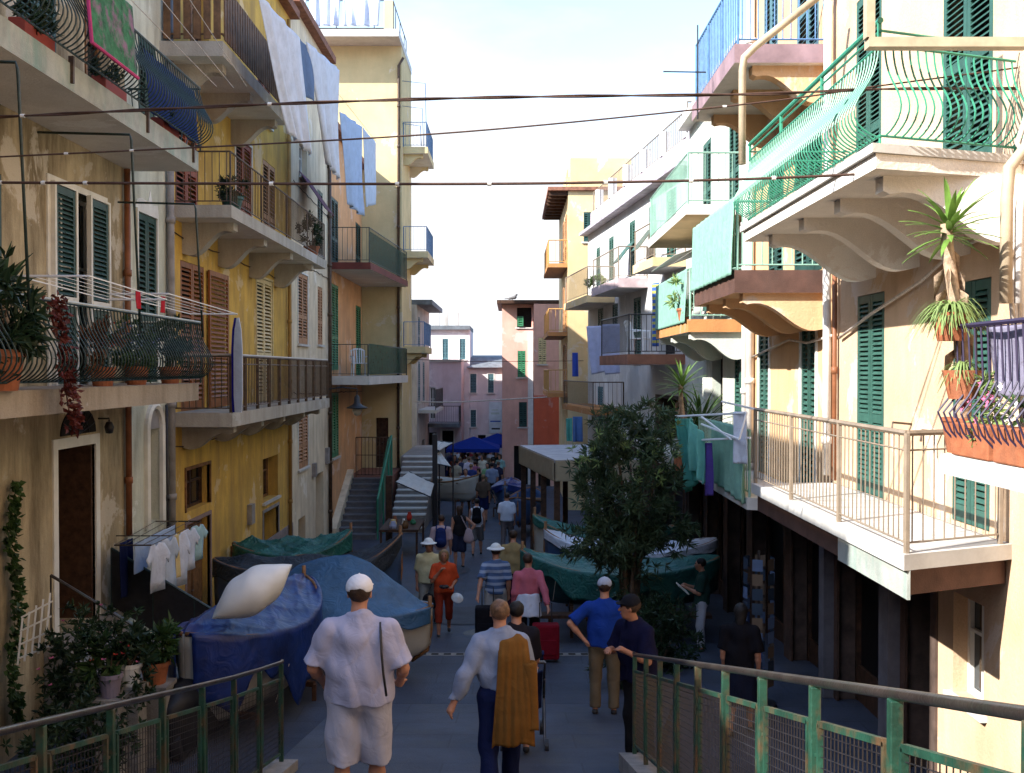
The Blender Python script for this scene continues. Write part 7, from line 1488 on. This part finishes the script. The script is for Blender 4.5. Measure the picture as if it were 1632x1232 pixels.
for k_ in range(420):
    s = rng.random(); p_ = Vector((-4.72, 10.7 + 0.45 * s + 0.1 * rng.gauss(0, 1), 0.75 - 1.35 * s + 0.05 * rng.gauss(0, 1))); kite(rv, p_, Vector((rng.uniform(0, 1), rng.uniform(-1, 1), rng.uniform(-1.2, 0.2))), 0.085, 0.05, rdir(rng))
q = [Vector((-4.75, 10.7 + 0.45 * i / 8, 0.75 - 1.35 * i / 8)) for i in range(9)]; rv.tube(q, 0.008, 4)
o = rv.build('trailing_creeper', LEAF_RED); tag(o, 'crimson creeper trailing over the lower left balcony', 'creeper')
for i, (yy, lb) in enumerate(((11.0, 'red planter with greenery near the rug on the top left balcony'), (13.1, 'red planter with greenery in the middle of the top left balcony'), (15.2, 'red planter with greenery at the far end of the top left balcony'))):
    t = thing('planter', lb, 'planter', (-5.05, yy, 3.42), 0, 'planters on the top left balcony'); q = MB(); q.box((-5.16, yy - 0.35, 3.42), (-4.98, yy + 0.35, 3.62)); q.build('box', M('planter_red', (0.30, 0.05, 0.03), 0.6), t, bevel=0.01)
    leaf_cloud(500, (-5.05, yy, 3.76), (0.16, 0.4, 0.18), 0.09, 0.03, 70 + i).build('foliage', LEAF_D, t)
potted('flower_pot', 'dark potted plant on the second yellow house balcony', (-5.1, 18.9, 2.9), 0.2, 0.25, (0.26, 0.4, 0.2), LEAF_D, potmat=SH_DGREEN, n=600, ll=0.10, lw=0.04, seed=80)
potted('flower_pot', 'trailing plants at the far end of the second yellow house balcony', (-5.1, 26.4, 2.9), 0.2, 0.25, (0.28, 0.7, 0.42), LEAF_D, n=1000, ll=0.12, lw=0.04, seed=81, flowers=FL_WHITE, fl_n=20)
potted('flower_pot', 'bright green potted plant on the straw coloured balcony', (3.05, 37.0, 2.6), 0.2, 0.25, (0.35, 0.35, 0.35), LEAF_L, n=500, ll=0.16, lw=0.05, seed=82)
# nearest right balcony
for i, (yy, fm, lb) in enumerate(((7.75, FL_PINK, 'terracotta box of pink flowers at the corner of the nearest right balcony'), (7.05, FL_WHITE, 'terracotta box in the middle of the nearest right balcony'), (6.3, FL_RED, 'terracotta box nearest the right picture edge'))):
    t = thing('flower_box', lb, 'planter', (3.55, yy, -0.66), 0, 'terracotta boxes on the nearest right balcony'); q = MB(); q.box((3.42, yy - 0.31, -0.655), (3.62, yy + 0.31, -0.40)); q.build('box', TERRA, t, bevel=0.012)
    leaf_cloud(420 if i == 0 else 160, (3.52, yy, -0.30), (0.12, 0.26, 0.14 if i else 0.22), 0.10, 0.028, 90 + i).build('foliage', LEAF_L if i == 0 else LEAF, t)
    fl2 = MB(); rng = random.Random(i)
    for k_ in range(16 if i == 0 else 5):
        p_ = Vector((3.42 + 0.1 * rng.random(), yy + rng.uniform(-0.28, 0.28), -0.38 + 0.35 * rng.random()))
        for j in range(5): a = 2 * math.pi * j / 5; kite(fl2, p_, Vector((-0.6, math.cos(a), math.sin(a))), 0.04, 0.035, Vector((1, 0, 0)))
    fl2.build('flowers', fm, t)['kind'] = 'stuff'
def spider(label, c, R, n, seed, L=0.34):
    t = thing('spider_plant', label, 'plant', c, 0, 'spider plants on the nearest right balcony'); rng = random.Random(seed); c = Vector(c); m = MB()
    q = MB(); q.lathe([(0.001, -0.22), (0.10, -0.22), (0.14, -0.04), (0.15, 0.0), (0.12, 0.0), (0.001, -0.03)], c, 14); q.build('pot', TERRA, t)
    for k_ in range(n):
        a = rng.uniform(0, 6.28); l = L * rng.uniform(0.6, 1.3); w = 0.012 * rng.uniform(0.8, 1.4); d = Vector((math.cos(a), math.sin(a), 0)); s_ = Vector((-math.sin(a), math.cos(a), 0)) * w; hgt = rng.uniform(0.15, 0.7); prev = None
        for i in range(6):
            u = i / 5; p_ = c + d * l * u * R + Vector((0, 0, l * (hgt * 2.2 * u - (0.7 + hgt) * 1.25 * u * u))); ww = s_ * (1 - 0.85 * u)
            m.v += [tuple(p_ - ww), tuple(p_ + ww)]
            if i: b = len(m.v) - 4; m.f.append((b, b + 1, b + 3, b + 2))
    o = m.build('foliage', LEAF_L, t)
spider('large pale spider plant spilling over the corner of the nearest right balcony', (3.44, 8.12, 0.45), 1.0, 230, 5, 0.27); spider('smaller spider plant hanging lower on the same balcony corner', (3.46, 7.95, 0.0), 0.8, 110, 6, 0.20)
yucca('tall yucca with dry skirted trunk on the nearest right balcony', (3.62, 8.3, -0.66), 1.55, lean=(-0.12, 0.0), n=38, L=0.44, w=0.05, trunk_r=0.055, seed=101)
yucca('bright spiky yucca beside the drying rack on the right', (3.22, 19.6, -1.9), 1.35, n=40, L=0.62, w=0.05, seed=102, heads=[(0, 0, 0)])
yucca('dark palm like plant behind the drying rack on the right', (3.75, 20.6, -1.75), 0.25, n=60, L=0.95, w=0.06, heads=[(0, 0, 0), (-0.35, -0.2, -0.1), (0.1, 0.5, 0.1)], mat=M('leaf_palm', (0.075, 0.14, 0.03), 0.45, 0.3, 5, trans=0.25), seed=103)
potted('flower_pot', 'pale green climbing plant on the off white house balcony', (3.5, 21.0, 1.0), 0.16, 0.25, (0.3, 0.5, 0.4), LEAF_L, n=420, ll=0.16, lw=0.04, seed=104)

# ---------------------------------------------------------------- small street things
sc_ = thing('covered_scooter', 'scooter under a black cover between bush and blue tarpaulin', 'scooter', (-3.95, 12.9, -4.65))
sdf_obj('cover', [cone((-0.1, -0.5, 0.55), (0.05, 0.45, 0.75), 0.30, 0.26, 0.1, (0.8, 1, 1)), cone((0.05, 0.45, 0.6), (0.05, 0.55, 1.15), 0.22, 0.14, 0.1), cone((-0.30, 0.52, 1.18), (0.38, 0.5, 1.18), 0.05, 0.05, 0.08), cone((-0.1, -0.5, 0.3), (0.05, 0.5, 0.3), 0.32, 0.3, 0.1, (0.8, 1, 1))], 0.025, M('cover_black', (0.012, 0.012, 0.016), 0.5, 0.3, 4, 0.2, 10), sc_, noise=lambda X, Y, Z: 0.012 * np.sin(14 * Z + 9 * Y) * np.sin(11 * X))
for dy in (-0.6, 0.62): q = MB(); q.tube([(-0.05, dy, 0.22), (0.05, dy, 0.22)], 0.22, 18); q.build('wheel', IRON_BLK, sc_, local=True)
pc = thing('postcard_stand', 'revolving stand of blue postcards before the shops on the right', 'card stand', (3.42, 14.3, -4.65)); q = MB(); q.tube([(3.42, 14.3, -4.65), (3.42, 14.3, -2.5)], 0.02, 6)
q.lathe([(0.001, 0), (0.25, 0), (0.25, 0.04), (0.001, 0.05)], (3.42, 14.3, -4.65), 14); q.build('stand', IRON_BLK, pc); rng = random.Random(2)
CARDS = [M('card_blue', (0.03, 0.07, 0.20), 0.4), M('card_sky', (0.10, 0.15, 0.26), 0.4), M('card_sand', (0.14, 0.10, 0.07), 0.4), M('card_dark', (0.03, 0.05, 0.08), 0.4)]
cm = [MB() for _ in CARDS]
for j in range(9):
    for a in range(6):
        an = a * math.pi / 3 + 0.2; c = Vector((3.42 + 0.2 * math.cos(an), 14.3 + 0.2 * math.sin(an), -4.35 + j * 0.2)); s_ = Vector((-math.sin(an), math.cos(an), 0)) * 0.07
        cm[rng.randrange(4)].add([c - s_, c + s_, c + s_ + Vector((0, 0, 0.16)), c - s_ + Vector((0, 0, 0.16))], [(0, 1, 2, 3)])
for m, mt in zip(cm, CARDS): o = m.build('cards', mt, pc); o['kind'] = 'stuff'
bn = thing('bench', 'long dark wooden bench before the green covered boat', 'bench', (2.0, 18.7, street_z(18.7))); q = MB(); q.box((0.5, 18.55, -4.47), (3.6, 18.85, -4.41)); q.build('seat', WOOD_D, bn)
for x in (0.7, 2.0, 3.4): q = MB(); q.box((x - 0.04, 18.6, street_z(18.7)), (x + 0.04, 18.8, -4.47)); q.build('leg', WOOD_D, bn)
an_ = thing('aerial', 'thin television aerial sticking out from the blue railed balcony', 'aerial', P(1110, 115, 16.5)); q = MB(); q.tube([P(1057, 114, 16.5), P(1125, 115, 16.5)], 0.012, 5); q.tube([P(1112, 40, 16.5), P(1112, 190, 16.5)], 0.012, 5)
for x in (1065, 1076, 1088): q.tube([P(x, 114, 16.3), P(x, 114, 16.7)], 0.006, 4)
q.build('mast', IRON_BLK, an_)
bd = thing('gull', 'dark gull perched on the roof of the salmon house', 'bird', (0.02, 52.2, 3.48)); sdf_obj('body', [cone((-0.16, 0, 0.13), (0.12, 0, 0.2), 0.06, 0.10, 0.05), ball((0.2, 0, 0.32), 0.06, 0.04), cone((0.22, 0, 0.32), (0.33, 0, 0.30), 0.02, 0.01, 0.01), cone((-0.15, 0, 0.14), (-0.4, 0, 0.12), 0.04, 0.02, 0.02), cone((0, 0.03, 0.12), (0, 0.03, 0.0), 0.02, 0.015, 0.01), cone((0, -0.03, 0.12), (0, -0.03, 0.0), 0.02, 0.015, 0.01)], 0.02, M('feather_grey', (0.16, 0.15, 0.15), 0.8), bd)
